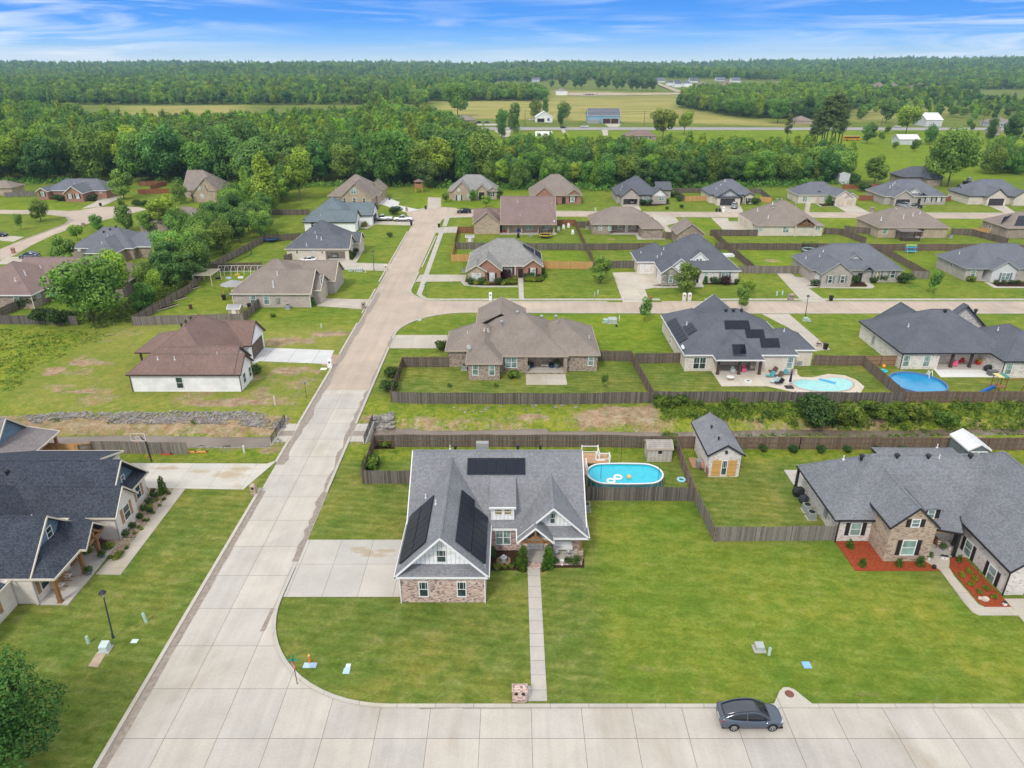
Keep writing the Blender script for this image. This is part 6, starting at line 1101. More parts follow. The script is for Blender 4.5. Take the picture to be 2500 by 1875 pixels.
for x,y,t_ in ind:
 kd=rr.choice(KB);H=rr.uniform(9.5,15)if t_=='b' else rr.uniform(15,22)
 if t_=='b':plant(kd,x,y,LOOK[kd]+' in the belt right behind the north row of houses','tree',H/PROTO[kd][2],'trees of the belt behind the houses',sz=rr.uniform(.9,1.15))
 else:plant(kd,x,y,LOOK[kd]+' at the front of the large left wood','tree',H/PROTO[kd][2],'front trees of the large wood',sz=rr.uniform(.9,1.15))
stuff=[(x,y,gz(x,y),rr.uniform(.72,1.0)if t_=='b' else rr.uniform(.85,1.25)*(.55 if 470<y and -330<x<-120 and y>500 else 1))for x,y,t_ in rest]
def uv_of(x,y,z):
 dz=z-CAM_H;d_=y*cp-dz*sp;return 1250+FPX*x/d_,937.5-FPX*(y*sp+dz*cp)/d_
blocks=[P(('N',1655,262),('N',1800,288),('N',1990,292),('N',2090,268),('N',2120,255),('N',2120,228),('N',1700,232)),P(('N',1040,247),('N',1338,247),('N',1328,233),('N',1080,228))]
for pl in blocks:stuff+=[(x,y,gz(x,y),rr.uniform(.95,1.2))for x,y in scatter(pl,9.5,rr)]
y=905.0
while y<4700:
 sp_=9.5+(y-900)*.0062;x=-.80*y-30
 while x<.80*y+30:
  a,b_=x+rr.uniform(-.45,.45)*sp_,y+rr.uniform(-.45,.45)*sp_;z=gz(a,b_);u,v_=uv_of(a,b_,0 if b_<1600 else z);x+=sp_;ok=False
  gap=vnoise(np.array([a]),np.array([b_]),260,3)[0]
  if u<1040:ok=v_<257 and not(gap>.86 and b_<2600)
  elif u<1340:ok=v_<200 or(v_>207 and v_<228 and u<1200)
  elif u<1900:ok=v_<196-(3 if 1600<u<1800 else 0)
  else:ok=v_<246 and not(gap>.62 and b_<2200)and rr.random()<(.75 if b_<1400 else 1)
  if ok:stuff.append((a,b_,z,(.82+(sp_-9.5)*.034)*rr.choice((.65,.9,1.0,1.15,1.5))*rr.uniform(.9,1.1)))
 y+=sp_
for x,y in scatter(P(('w',850,640),('w',1000,480),('w',2212,470),('w',2600,700),('w',2212,620),('w',1600,600),('w',1100,560)),19,rr):stuff.append((x,y,0,rr.uniform(.5,.85)))
for x,y in scatter(P(('w',1700,640),('w',2300,660),('w',2300,1000),('w',2000,960),('w',1850,860)),26,rr):stuff.append((x,y,0,rr.uniform(.25,.5)))
A=np.array(stuff);me=bpy.data.meshes.new('woodland');me.vertices.add(len(A));me.vertices.foreach_set('co',A[:,:3].ravel());sa=me.attributes.new('size','FLOAT','POINT');sa.data.foreach_set('value',A[:,3].astype(np.float32))
wo=bpy.data.objects.new('woodland',me);COL.objects.link(wo);tag(wo,'mass of woodland stretching from behind the houses to the hills','woodland',kind='stuff')
kc=bpy.data.collections.new('crown_kinds')
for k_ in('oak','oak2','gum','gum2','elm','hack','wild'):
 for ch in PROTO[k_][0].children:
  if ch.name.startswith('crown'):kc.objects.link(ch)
ng=bpy.data.node_groups.new('woodland_nodes','GeometryNodeTree');ng.interface.new_socket('Geometry',in_out='INPUT',socket_type='NodeSocketGeometry');ng.interface.new_socket('Geometry',in_out='OUTPUT',socket_type='NodeSocketGeometry')
def gn(t,**k):
 n=ng.nodes.new(t)
 for a,b_ in k.items():setattr(n,a,b_)
 return n
gi,go=gn('NodeGroupInput'),gn('NodeGroupOutput');ci=gn('GeometryNodeCollectionInfo');ci.inputs[0].default_value=kc;ci.inputs[1].default_value=True;ci.inputs[2].default_value=True
ip=gn('GeometryNodeInstanceOnPoints');ip.inputs['Pick Instance'].default_value=True;mpn=gn('GeometryNodeMeshToPoints');ng.links.new(gi.outputs[0],mpn.inputs[0]);ng.links.new(mpn.outputs[0],ip.inputs['Points']);ng.links.new(ci.outputs[0],ip.inputs['Instance'])
ri=gn('FunctionNodeRandomValue',data_type='INT');ri.inputs[4].default_value=0;ri.inputs[5].default_value=6;ng.links.new(ri.outputs[2],ip.inputs['Instance Index'])
rv=gn('FunctionNodeRandomValue',data_type='FLOAT_VECTOR');rv.inputs[0].default_value=(0,0,0);rv.inputs[1].default_value=(0,0,6.28);ng.links.new(rv.outputs[0],ip.inputs['Rotation'])
na=gn('GeometryNodeInputNamedAttribute',data_type='FLOAT');na.inputs[0].default_value='size';ng.links.new(na.outputs[0],ip.inputs['Scale']);ng.links.new(ip.outputs[0],go.inputs[0]);md=wo.modifiers.new('woodland','NODES');md.node_group=ng
# understory at the wood edges, weeds along the creek
def weeds(name,label,spots,mat,h,seed,n_each=55,leaf=.16,rad=1.0):
 rng=np.random.default_rng(seed);C,Nn,T=[],[],[]
 for x,y in spots:
  hh=h*rng.uniform(.45,1.25);r_=rad*rng.uniform(.6,1.3);n_=n_each;d=rng.normal(size=(n_,3));d/=np.linalg.norm(d,axis=1,keepdims=True);d[:,2]=np.abs(d[:,2]);q=d*rng.uniform(.6,1,(n_,1))*np.array([r_,r_,hh]);C.append(q+np.array([x,y,gz(x,y)]));Nn.append(d+rng.normal(size=(n_,3))*.7+np.array([0,0,.3]));T.append(np.full(n_,rng.uniform(0,.7))+rng.uniform(0,.3,n_))
 me_=leaf_mesh(name,np.concatenate(C),np.concatenate(Nn),leaf,mat,rng,np.concatenate(T));o=bpy.data.objects.new(name,me_);COL.objects.link(o);return tag(o,label,'undergrowth',kind='stuff')
bk=P(('i',540,880),('i',1800,880),('j',2300,870),('j',2300,1040),('j',1500,1070),('i',2000,1040),('i',1400,1020),('i',620,1010));weeds('undergrowth','rank green weeds and brush filling the creek bank below the pools',scatter(bk,1.15,rr),F_BRUSH,1.1,50,60,.15,.85)
bk2=P(('h',1500,1150),('i',900,1110),('j',2300,1100),('j',2300,1170),('h',700,1150),('h',700,1110),('h',1500,1090));weeds('undergrowth','low pale weeds between the creek and the near fence',scatter(bk2,1.5,rr),F_BRUSH,.5,51,34,.14,.8)
weeds('undergrowth','tufts of weeds on the stony creek bank, left',[p for p in scatter(P(('f',250,1040),('g',700,1100),('g',600,1060),('f',300,950)),2.6,rr)if rr.random()<.4]+[p for p in scatter(P(('f',500,1200),('f',2100,1225),('f',2100,1200),('f',500,1185)),1.5,rr)],F_BRUSH,.45,52,34,.14,.8)
we=scatter(P(('N',0,449),('N',520,449),('N',650,474),('N',790,452),('N',1300,466),('N',1620,469),('N',2070,450),('N',2050,442),('N',1620,458),('N',1200,452),('N',650,458),('N',0,440)),3.0,rr);weeds('undergrowth','bushy undergrowth along the foot of the woods',we,F_MID,3.2,53,70,.34,2.6)
weeds('undergrowth','brush at the foot of the left hedgerow',scatter(P(('a',200,1440),('a',900,1470),('a',1200,1420),('a',1750,1100),('a',1650,1080),('a',1100,1300),('a',400,1360)),2.2,rr),F_MID,2.0,54,120,.2,1.7)
weeds('undergrowth','tall yellow-green weeds in the rough field at the left edge',[p for p in scatter(P(('f',-600,180),('f',500,210),('f',1000,240),('f',600,400),('f',0,800),('f',-600,800)),1.7,rr)if rr.random()<.8],F_BRUSH,.28,55,22,.17,1.5)
# garden shrubs, cypresses and creek bushes
def sh(kind,k,x,y,label,s=1.0,group=None,cat='shrub'):gx,gy=G(k,x,y);return plant(kind,gx,gy,label,cat,s,group)
sh('cypress','l',1568,1245,'tall conical cypress left of the front steps');sh('cypress','l',1797,1243,'tall conical cypress right of the front steps')
for x,y,kd,s_,lb in((1868,1205,'ball',.8,'small round shrub right of the steps cypress'),(1978,1205,'ball',.8,'dark round shrub between the urn and the lime shrub'),(2040,1215,'ball',1.15,'brightest round shrub beside the stone porch pier'),(1295,1150,'ball',1.3,'blue-green shrub in the bed corner by the brick wing'),(1345,1245,'tuft',1.5,'hosta clump at the front of the fountain bed'),(1410,1245,'tuft',1.1,'second hosta clump, in front of the fountain'),(1470,1240,'tuft',1.1,'third hosta clump, toward the cypress'),(1505,1215,'ball',.8,'small blue-green shrub left of the cypress')):sh(kd,'l',x,y,lb,s_)
sh('tuft','l',330,158,'low vegetable plants in the long bed at the back fence',2.6,cat='plant');sh('tuft','l',230,330,'leafy squash plant in the side bed of the back garden',4.0,cat='plant');sh('tuft','l',195,365,'squash leaves nearest the short fence corner',3.2,cat='plant')
sh('cypress','k',1472,388,'dark narrow cypress at the head of the gravel bed',.85)
for i,(x,y,kd,s_)in enumerate(((1375,390,'ball',1.25),(1395,425,'ball',1.35),(1410,455,'lime',.9),(1345,485,'ball',1.5),(1355,515,'lime',1.0),(1295,540,'ball',1.3),(1355,560,'ball',1.2),(1265,615,'ball',1.35),(1200,700,'ball',1.4),(1132,772,'ball',1.4))):sh(kd,'k',x,y,'rounded green shrub in the river gravel bed beside the cream wall',s_*.62,'shrubs in the gravel bed')
for x,y in((1525,395),(1480,445),(1440,500),(1385,565),(1330,635),(1297,635),(1250,700),(1275,715),(1215,755),(1145,885),(1100,930),(990,970)):sh('tuft','k',x,y,'small low tuft dotted in the river gravel bed',.8,'tufts in the gravel bed','plant')
for x,y,lb in((978,885,'lime round shrub beside the porch post'),(790,918,'lime shrub under the porch gable corner')):sh('lime','k',x,y,lb,1.0)
sh('purple','k',925,880,'dark purple shrub between the porch posts',1.0);sh('lime','k',1060,970,'orange and lime shrub at the walk corner',.9)
for x,y in((1610,1205),(1550,1235),(1657,1265),(1622,1310),(1750,1345),(1697,1378),(1815,1418)):sh('lime','n',x,y,'small lime ball shrub in the right red mulch bed',.58,'lime balls in the right mulch bed')
for x,y,s_,lb in((600,995,.45,'leftmost slim shrub in the left red mulch bed'),(708,1150,.42,'slim shrub at the near left of the red mulch bed'),(1015,1150,.42,'slim shrub in front of the stone gable window'),(1195,1145,.5,'slim shrub at the right corner of the stone gable'),(1525,1110,.35,'tiny shrub at the top of the right mulch bed')):sh('gcyp','n',x,y,lb,s_*2)
for i,(k_,x,y)in enumerate((('m',1893,382),('m',2160,388),('j',135,1312),('j',378,1308),('j',622,1312),('j',875,1314),('j',1113,1314))):sh('ball',k_,x,y,('first','second','third','fourth','fifth','sixth','seventh')[i]+' from the left of the small shrubs along the back fence',1.15,'row of small shrubs along the back fence')
for x,y,kd,s_ in((545,1090,'ball',1.9),(605,1090,'lime',1.5),(650,1088,'ball',2.0),(690,1092,'lime',1.2),(800,1088,'ball',1.9),(842,1088,'lime',1.3),(890,1075,'lime',1.5),(940,1080,'lime',1.5),(945,1045,'lime',1.3),(1075,1058,'lime',1.5),(1118,1058,'lime',1.3),(1155,1058,'lime',1.3),(1190,1048,'lime',1.2),(1050,1035,'ball',1.7),(1100,1035,'ball',1.9),(1160,1030,'ball',1.7)):sh(kd,'c',x,y,'round clipped shrub in the curved bed of the red brick house',s_,'clipped shrubs of the red brick house')
sh('purple','c',870,1040,'low purple shrubs before the red brick porch window',2.2);sh('gcyp','c',1200,1025,'columnar cypress at the right corner of the red brick house',2.0)
for x,y,kd,s_ in((1077,1078,'ball',1.8),(1138,1080,'ball',1.5),(1188,1085,'purple',1.8),(1280,1080,'ball',1.3),(1000,1075,'gcyp',1.4)):sh(kd,'d',x,y,'shrub under the windows of the large dark roofed house',s_,'shrubs of the large dark roofed house')
for x,y,kd,s_ in((330,1100,'ball',1.8),(700,1075,'ball',2.2),(860,1075,'ball',1.6),(900,1060,'ball',2.0),(950,1060,'ball',2.0),(1000,1060,'ball',1.4),(640,1095,'tuft',1.5)):sh(kd,'e',x,y,'shrub under the windows of the grey brick house with pale shutters',s_,'shrubs of the grey brick house')
sh('big','e',1140,1075,'large round green bush at the right corner of the grey brick house',1.25);sh('tuft','e',1740,1062,'hosta row before the right edge house window',3.4,cat='plant')
for x in(1960,2030,2095,2150):sh('ball','e',x,1085,'small shrub among the stones below the stucco gable',1.2,'shrubs below the stucco gable')
sh('big','g',1695,630,'round dark bush outside the left side fence, upper',.95);sh('big','g',1660,760,'round dark bush outside the left side fence, lower',.95);sh('big','h',300,385,'dark bush at the brown house driveway corner',.9)
sh('ball','g',462,600,'shrub with yellow flowers at the white house corner',1.6);sh('lime','g',450,560,'yellow flowering shrub beside the white brick wall',1.2);sh('cypress','b',1315,860,'upright shrub at the open garage corner',.9)
for x,y,lb in((1365,790,'farthest'),(1355,815,'middle'),(1340,840,'nearest')):sh('ball','b',x,y,lb+' round shrub along the cream house walk',1.9)
for x,y,kd in((1035,1205,'gcyp'),(1050,1130,'ball'),(1075,1110,'lime'),(975,1280,'gcyp')):sh(kd,'b',x,y,'shrub before the garage side of the taupe roofed house',1.6,'shrubs of the taupe roofed house')
sh('ball','b',1360,575,'purple-green shrub at the white porch',1.6);sh('lime','b',1440,565,'low lime planting beside the white garage wing',1.8);sh('big','b',1720,455,'low yellow-green shrub in the cul-de-sac stone bed',1.4);sh('ball','b',1665,660,'small dark shrub alone on the lawn',1.6);sh('sapling' if 0 else 'tuft','b',620,1380,'thin staked plant on the near lawn',2.0)
for x,y,kd,s_ in((535,335,'big',1.2),(620,333,'lime',2.0),(660,333,'lime',2.0),(700,333,'lime',2.0),(780,325,'big',1.0),(840,330,'big',1.2)):sh(kd,'a',x,y,'shrub in front of the bright red brick house',s_,'shrubs of the bright red brick house')
for x,y,kd,s_ in((1225,378,'big',1.1),(1295,380,'big',1.0),(1760,325,'purple',2.5),(1805,325,'ball',1.6),(250,1290,'big',1.3),(430,1440,'big',1.6),(560,1450,'big',1.5)):sh(kd,'a',x,y,'shrub in the gardens of the old left hand street',s_,'shrubs of the old street')
for x,y,kd,s_ in((440,370,'big',1.0),(500,370,'ball',2.2),(600,355,'ball',1.8),(650,355,'ball',1.8),(1455,365,'big',1.2),(720,300,'big',1.0),(760,335,'big',.9),(655,412,'ball',1.2),(790,400,'ball',1.5),(1380,365,'ball',1.2)):sh(kd,'d',x,y,'shrub on the front lawns of the north row',s_,'shrubs of the north row')
sh('gcyp','e',448,370,'dark pointed shrub by the twin garage doors',2.9);sh('ball','e',480,372,'round shrub right of the dark pointed one',1.8);sh('garden' if 0 else 'big','e',758,250,'small conical tree behind the orange fence',1.9);sh('big','w',885,1100,'bush at the corner of the white metal shed',2.0)
for x,y,s_ in((300,1080,1.8),(370,1060,1.6),(480,1080,1.3),(620,1080,1.4),(900,1060,1.1),(1050,1075,1.0),(1220,1060,1.2),(1500,1085,1.0),(800,1010,.9)):sh('brush' if s_<1.5 else 'big','j',x,y-60,'leafy bush rising from the creek bank weeds',s_,'bushes on the creek bank')
sh('big','i',2000,925,'largest spreading bush on the creek bank, below the kidney pool',1.25);sh('big','i',2090,960,'broad bush touching the largest one on the creek bank',1.1)
for x,y in((600,880),(690,900),(780,870),(1240,910),(1290,930)):sh('brush','i',x,y,'bright green bush at the foot of the creekside fence',.75,'bright bushes at the fence foot')
sh('brush','m',1045,330,'vine covered bush behind the plastic shed',.9)
for x,y in((362,715),(780,715)):sh('tuft','h',x,y,('left' if x<500 else 'right')+' seedling in the brown house back garden',1.3,cat='plant')
sh('tuft','h',930,640,'low daylily bed against the brown brick wall',3.5,cat='plant');sh('tuft','f',540,1360,'pale plants in the small dark bed behind the blue roof',2.0,cat='plant')
for k_ in list(PROTO):
 if not PROTO[k_][1]:
  o=PROTO[k_][0]
  for ch in list(o.children):bpy.data.objects.remove(ch)
  bpy.data.objects.remove(o)
# rubble on the creek banks
ROCK=plain('rubble',(.27,.25,.235),.9,.15,0,.5,1.2)
def rubble(label,poly,n_,smin,smax,seed,lift=.0,prob=0):
 r2=random.Random(seed);xs_=[p[0]for p in poly];ys_=[p[1]for p in poly];m=MB();c=0
 while c<n_:
  x,y=r2.uniform(min(xs_),max(xs_)),r2.uniform(min(ys_),max(ys_))
  if not inside(poly,x,y)or(prob and vnoise(np.array([x]),np.array([y]),2.6,4)[0]*.7+r2.random()*.5<prob):continue
  s_=r2.uniform(smin,smax)*(1.6 if r2.random()<.1 else 1);m.ball((x,y,gz(x,y)+s_*.2+lift*r2.random()),(s_,s_*r2.uniform(.6,1.1),s_*r2.uniform(.4,.8)),6,4,.28,r2);c+=1
 return tag(m.build('rubble',ROCK),label,'rubble',kind='stuff')
rubble('grey and pink rubble heaped along the left creek bank',P(('f',200,975),('f',560,950),('f',2212,940),('g',760,980),('g',720,1100),('f',1900,1050),('f',300,1050)),2600,.05,.20,1,.08,.56);rubble('pale broken stones piled beside the right culvert wall',P(('g',1500,1010),('g',1690,965),('g',1720,1040),('g',1560,1085)),160,.18,.38,2,.3);rubble('small stones along the near left creek edge',P(('f',1700,1240),('g',700,1185),('g',680,1215),('g',30,1255),('f',1700,1252)),320,.08,.2,3)
rubble('scattered pale stones on the clay below the fence',P(('h',300,880),('h',1500,880),('h',1500,950),('h',300,950)),26,.1,.25,4)
# vehicles
TYRE=plain('tyre_rubber',(.018,.018,.018),.8,.2);RIM=plain('alloy_rim',(.55,.56,.58),.3,.5,.7);CARGL=plain('car_glass',(.012,.016,.020),.06,.8);LAMP=plain('head_lamp',(.42,.46,.50),.15,.6);TAIL=plain('tail_lamp',(.35,.015,.012),.25,.5);PLATE=plain('licence_plate',(.7,.7,.7),.5)
def paint(name,c):return plain(name,c,.22,.6,.35,.03)
def loft(m,st,closed=True):
 n=len(st[0]);b=len(m.v);vs=[p for s_ in st for p in s_];fs=[]
 for i in range(len(st)-1):
  for j in range(n if closed else n-1):fs.append((i*n+j,i*n+(j+1)%n,(i+1)*n+(j+1)%n,(i+1)*n+j))
 if closed:fs+=[tuple(range(n))[::-1],tuple(range((len(st)-1)*n,len(st)*n))]
 m.add(vs,fs)
def ring(x,w_,zl,zm,zt,wt,wm=None):
 wm=wm or w_;return[(x,-w_*.92,zl),(x,-w_,zl+.12),(x,-wm,zm),(x,-wt,zt),(x,wt,zt),(x,wm,zm),(x,w_,zl+.12),(x,w_*.92,zl)]
def cr(rows,n):
 A=np.array(rows,float);out=[]
 for i in range(len(A)-1):
  p0,p1,p2,p3=A[max(i-1,0)],A[i],A[i+1],A[min(i+2,len(A)-1)]
  for k in range(n):t=k/n;out.append(.5*(2*p1+(p2-p0)*t+(2*p0-5*p1+4*p2-p3)*t*t+(3*p1-p0-3*p2+p3)*t**3))
 return out+[A[-1]]
def vehicle(kind,name,label,col,L=4.75,W=1.92,roofm=None):
 root=thing(name,label,'pickup' if kind=='pickup' else 'car');h_=W/2;m=MB();m.smooth=True;g=MB();g.smooth=True;rf=MB();rf.smooth=True;X_=L/2
 # body rows: x, sill z, shoulder z, deck z, half width; cabin rows: x, belt z, roof z, belt half width, roof half width
 if kind=='suv':prof=[(-1,.45,.72,.92,.66),(-.985,.32,.80,1.06,.86),(-.90,.25,.88,1.12,.96),(-.6,.22,.90,1.08,1.0),(0,.21,.86,1.0,.985),(.42,.21,.82,.98,1.0),(.75,.23,.76,.90,.97),(.92,.28,.66,.78,.88),(.985,.34,.58,.66,.72),(1,.40,.55,.60,.60)];cab=[(-.93,1.06,1.10,.80,.60),(-.80,1.04,1.27,.86,.66),(-.52,1.0,1.50,.90,.69),(-.18,.97,1.62,.91,.70),(.10,.95,1.59,.91,.69),(.34,.93,1.30,.90,.72),(.56,.93,.98,.84,.78)]
 elif kind=='sedan':prof=[(-1,.42,.66,.84,.66),(-.97,.30,.74,.98,.86),(-.75,.24,.80,1.02,.97),(-.2,.22,.78,.95,1.0),(.35,.22,.76,.93,1.0),(.75,.24,.70,.84,.96),(.93,.28,.60,.73,.86),(1,.38,.5,.58,.62)];cab=[(-.70,.98,1.02,.84,.74),(-.48,.96,1.28,.88,.68),(-.15,.94,1.44,.89,.67),(.08,.93,1.42,.89,.67),(.30,.92,1.18,.88,.70),(.50,.92,.95,.84,.78)]
 else:prof=[(-1,.6,.85,1.15,.92),(-.98,.5,.85,1.22,.98),(-.3,.44,.88,1.22,1.0),(.35,.44,.88,1.20,1.0),(.55,.44,.88,1.20,1.0),(.92,.46,.86,1.12,.96),(.99,.5,.8,1.0,.90),(1,.6,.75,.9,.8)];cab=[(-.22,1.2,1.24,.90,.84),(-.17,1.2,1.78,.91,.78),(-.05,1.2,1.90,.92,.77),(.14,1.2,1.90,.92,.77),(.26,1.2,1.80,.92,.77),(.46,1.18,1.24,.90,.86)]
 def brow(r):x,zl,zm,zt,w_=r;w_*=h_;x*=X_;q=[(w_*.90,zl),(w_*.985,zl+.10),(w_,(zl+zm)/2+.05),(w_*.985,zm),(w_*.93,zt-.06),(w_*.80,zt),(w_*.40,zt+.025)];return[(x,-a,b_)for a,b_ in q]+[(x,0,zt+.03)]+[(x,a,b_)for a,b_ in q[::-1]]
 loft(m,[brow(r)for r in cr(prof,5)]);body=m.build('body',col,root);C_=cr(cab,5)
 def crow(r):x,zb,zt,wb,wt=r;wb*=h_;wt*=h_;x*=X_;return[(x,-wb,zb-.04),(x,-(wb*.45+wt*.55),zb*.4+zt*.6),(x,-wt,zt-.02),(x,-wt*.6,zt+.025),(x,0,zt+.035),(x,wt*.6,zt+.025),(x,wt,zt-.02),(x,(wb*.45+wt*.55),zb*.4+zt*.6),(x,wb,zb-.04)]
 loft(g,[crow(r)for r in C_]);g.build('windows',CARGL,root);top=[r for r in C_ if r[2]>r[1]+(.30 if roofm is None else .12)and -.9<r[0]<(.30 if kind!='pickup' else .3)and(roofm is None or r[0]<.17)];top=[r for r in top if roofm is not None or r[2]>max(q[2]for q in C_)-.12]
 loft(rf,[[(r[0]*X_,y_*r[4]*h_,r[2]+dz)for y_,dz in((-1.0,-.02),(-.6,.035),(0,.047),(.6,.035),(1.0,-.02),(.6,.0),(-.6,.0))]for r in top]);rf.build('roof',roofm or col,root)
 for sg in(-1,1):
  rl=MB()
  for a_,b_ in zip(C_,C_[1:]):rl.bar((a_[0]*X_,sg*a_[4]*h_*1.0,a_[2]),(b_[0]*X_,sg*b_[4]*h_*1.0,b_[2]),.07,.05)
  rl.build('roof_rail',col,root)
 a,b_,c_=cab[1],cab[len(cab)//2],cab[-2]
 for sg in(-1,1):
  xm=(b_[0]-.03)*X_;MB().bar((xm,sg*h_*(b_[3]+.01),b_[1]),(xm,sg*h_*(b_[4]+.02),b_[2]-.02),.07,.04).build('pillar',col,root)
  MB().ball((cab[-1][0]*X_*.72,sg*(h_+.04),cab[-1][1]+.06),(.10,.13,.08),8,5).build('mirror',col,root)
  MB().obox((X_*.925,sg*h_*.70,.72 if kind!='pickup' else .98),(.13,-sg*.05,0),(0,.12,0),(0,0,.05)).build('headlight',LAMP,root);MB().obox((-X_*.955,sg*h_*.78,.93 if kind!='pickup' else 1.0),(.07,sg*.03,0),(0,.14,0),(0,0,.06)).build('taillight',TAIL,root)
  for xw in(-.60,.62):
   r_=.35 if kind!='pickup' else .42;y=sg*(h_-.11);t=MB().tube((xw*X_,y-.12,r_),(xw*X_,y+.12,r_),r_,n=20).build('wheel',TYRE,root);ym=y+sg*.122;q=MB()
   q.tube((xw*X_,ym-.006*sg,r_),(xw*X_,ym+.004*sg,r_),r_*.66,n=20)
   q.build('rim',RIM,t);sp_=MB()
   for i in range(5):an=6.283*i/5;sp_.bar((xw*X_+math.cos(an)*r_*.2,ym+.01*sg,r_+math.sin(an)*r_*.2),(xw*X_+math.cos(an+.35)*r_*.6,ym+.01*sg,r_+math.sin(an+.35)*r_*.6),.03,.05)
   sp_.build('spoke_gaps',TYRE,t)
   ar=MB()
   for i in range(9):
    a0,a1=math.pi*i/9,math.pi*(i+1)/9;ar.bar((xw*X_+math.cos(a0)*r_*1.12,sg*h_*.985,r_+math.sin(a0)*r_*1.12),(xw*X_+math.cos(a1)*r_*1.12,sg*h_*.985,r_+math.sin(a1)*r_*1.12),.07,.05)
   ar.build('wheel_arch',TYRE,root)
 MB().box(-X_-.01,-X_+.02,-.26,.26,.55,.72).build('licence_plate',PLATE,root);MB().box(-X_*.97,X_*.97,-h_*.9,h_*.9,.2,.3).build('underbody',TYRE,root)
 if kind=='pickup':MB().box(-X_*.95,-X_*.24,-h_*.78,h_*.78,1.205,1.215).build('truck_bed',TYRE,root)
 return root
def park(root,k,x,y,deg,z=.04):gx,gy=G(k,x,y);root.location=(gx,gy,z);root.rotation_euler=(0,0,R(deg));return root
def again(root,label,k,x,y,deg,col=None,z=.04):
 c=copy_tree(root);c['label']=label;park(c,k,x,y,deg,z)
 if col:
  for ch in c.children:
   if ch.name.split('.')[0]in('body','roof','pillar','mirror','roof_rail'):ch.data=ch.data.copy();ch.data.materials[0]=col
 return c
P_GREY,P_WHITE,P_DARK,P_SILV=paint('slate_paint',(.10,.125,.165)),paint('white_paint',(.72,.73,.74)),paint('dark_paint',(.018,.022,.030)),paint('silver_paint',(.36,.38,.40))
s1=park(vehicle('suv','parked_car','dark grey-blue crossover parked at the kerb of the front street',P_GREY,roofm=plain('black_glass_roof',(.05,.055,.07),.12,.8)),'r',352,790,0)
s2=park(vehicle('sedan','parked_car','white sedan in the driveway of the house with the open garage',P_WHITE,4.7,1.85),'b',935,885,180)
s3=park(vehicle('pickup','pickup_truck','white pickup truck nearest the white house garage',P_WHITE,5.9,2.0),'b',1605,510,180);again(s3,'white pickup truck nearest the street, behind the other pickup','b',1788,516,180)
s4=again(s1,'dark crossover parked in the cul-de-sac','c',490,443,185,P_DARK);again(s1,'grey crossover in the driveway at the far left','a',270,848,185,P_GREY);again(s3,'light pickup truck outside the small white house','d',1262,395,70,P_SILV);again(s1,'silver car outside the grey house with white dormer','e',1130,388,130,P_SILV);again(s2,'black car right of the silver car, same driveway','e',1225,396,160,P_DARK)
again(s2,'dark sedan cut by the left edge on the old street driveway','a',-10,655,10,P_DARK);again(s2,'car inside the open garage of the cream brick house','b',1185,832,90,P_SILV);again(s2,'car inside the open garage of the grey brick house','d',335,352,90,P_SILV)
again(s3,'white pickup truck on the grass beside the county road','v',718,668,180);again(s1,'black car at the driveway mouth on the county road','v',553,674,0,P_DARK);again(s2,'white car at the left end of the county road','v',218,674,0);again(s1,'white car beside the small white farmhouse','v',310,614,0,P_WHITE);again(s2,'white car on the county road at the right','w',1235,668,0,P_WHITE,.15);again(s1,'dark car outside the farmhouse under the oak','u',1800,634,0,P_DARK);again(s1,'grey car beside the dark one under the oak','u',1860,634,40,P_GREY)
for i,x in enumerate((712,735,758,782,815)):c_=again(s2 if i%2 else s1,'vehicle in the row on the far construction yard','v',x,419,0,P_WHITE if i in(0,4)else P_DARK,.6);c_['group']='vehicles on the far yard'
t=thing('school_bus','yellow bus half hidden behind the round dark pasture tree','bus',(*G('w',875,770),0));gx,gy=G('w',875,770);BY=paint('bus_yellow',(.75,.36,.02));MB().box(gx-5,gx+5,gy-1.2,gy+1.2,.6,3.0).box(gx+5,gx+6.3,gy-1.1,gy+1.1,.6,1.7).build('body',BY,t);MB().box(gx-4.8,gx+4.9,gy-1.22,gy-1.19,1.7,2.4).build('windows',CARGL,t)
for x in(-3,3.5):MB().tube((gx+x,gy-1.25,.5),(gx+x,gy-.95,.5),.5,n=12).build('wheel',TYRE,t)
# covered trailer boat on the pale driveway
gx,gy=G('b',1680,322);t=thing('jet_ski','black covered watercraft on a trailer at the two storey brick house','watercraft',(gx,gy,0));m=MB();loft(m,[ring(gx+x,w_,zl,zl+.3,zt,w_*.5)for x,w_,zl,zt in((-2.2,.5,.6,.95),(-1,.9,.5,1.2),(.6,.85,.5,1.5),(1.8,.45,.6,1.1),(2.6,.1,.8,.95))]);m.build('hull',P_DARK,t);MB().bar((gx-2,gy,.45),(gx+3,gy,.45),.1,.1).build('trailer',MET_G,t)
for s_ in(-.9,.9):MB().tube((gx-.6,gy+s_-.08,.3),(gx-.6,gy+s_+.08,.3),.3,n=10).build('wheel',TYRE,t)
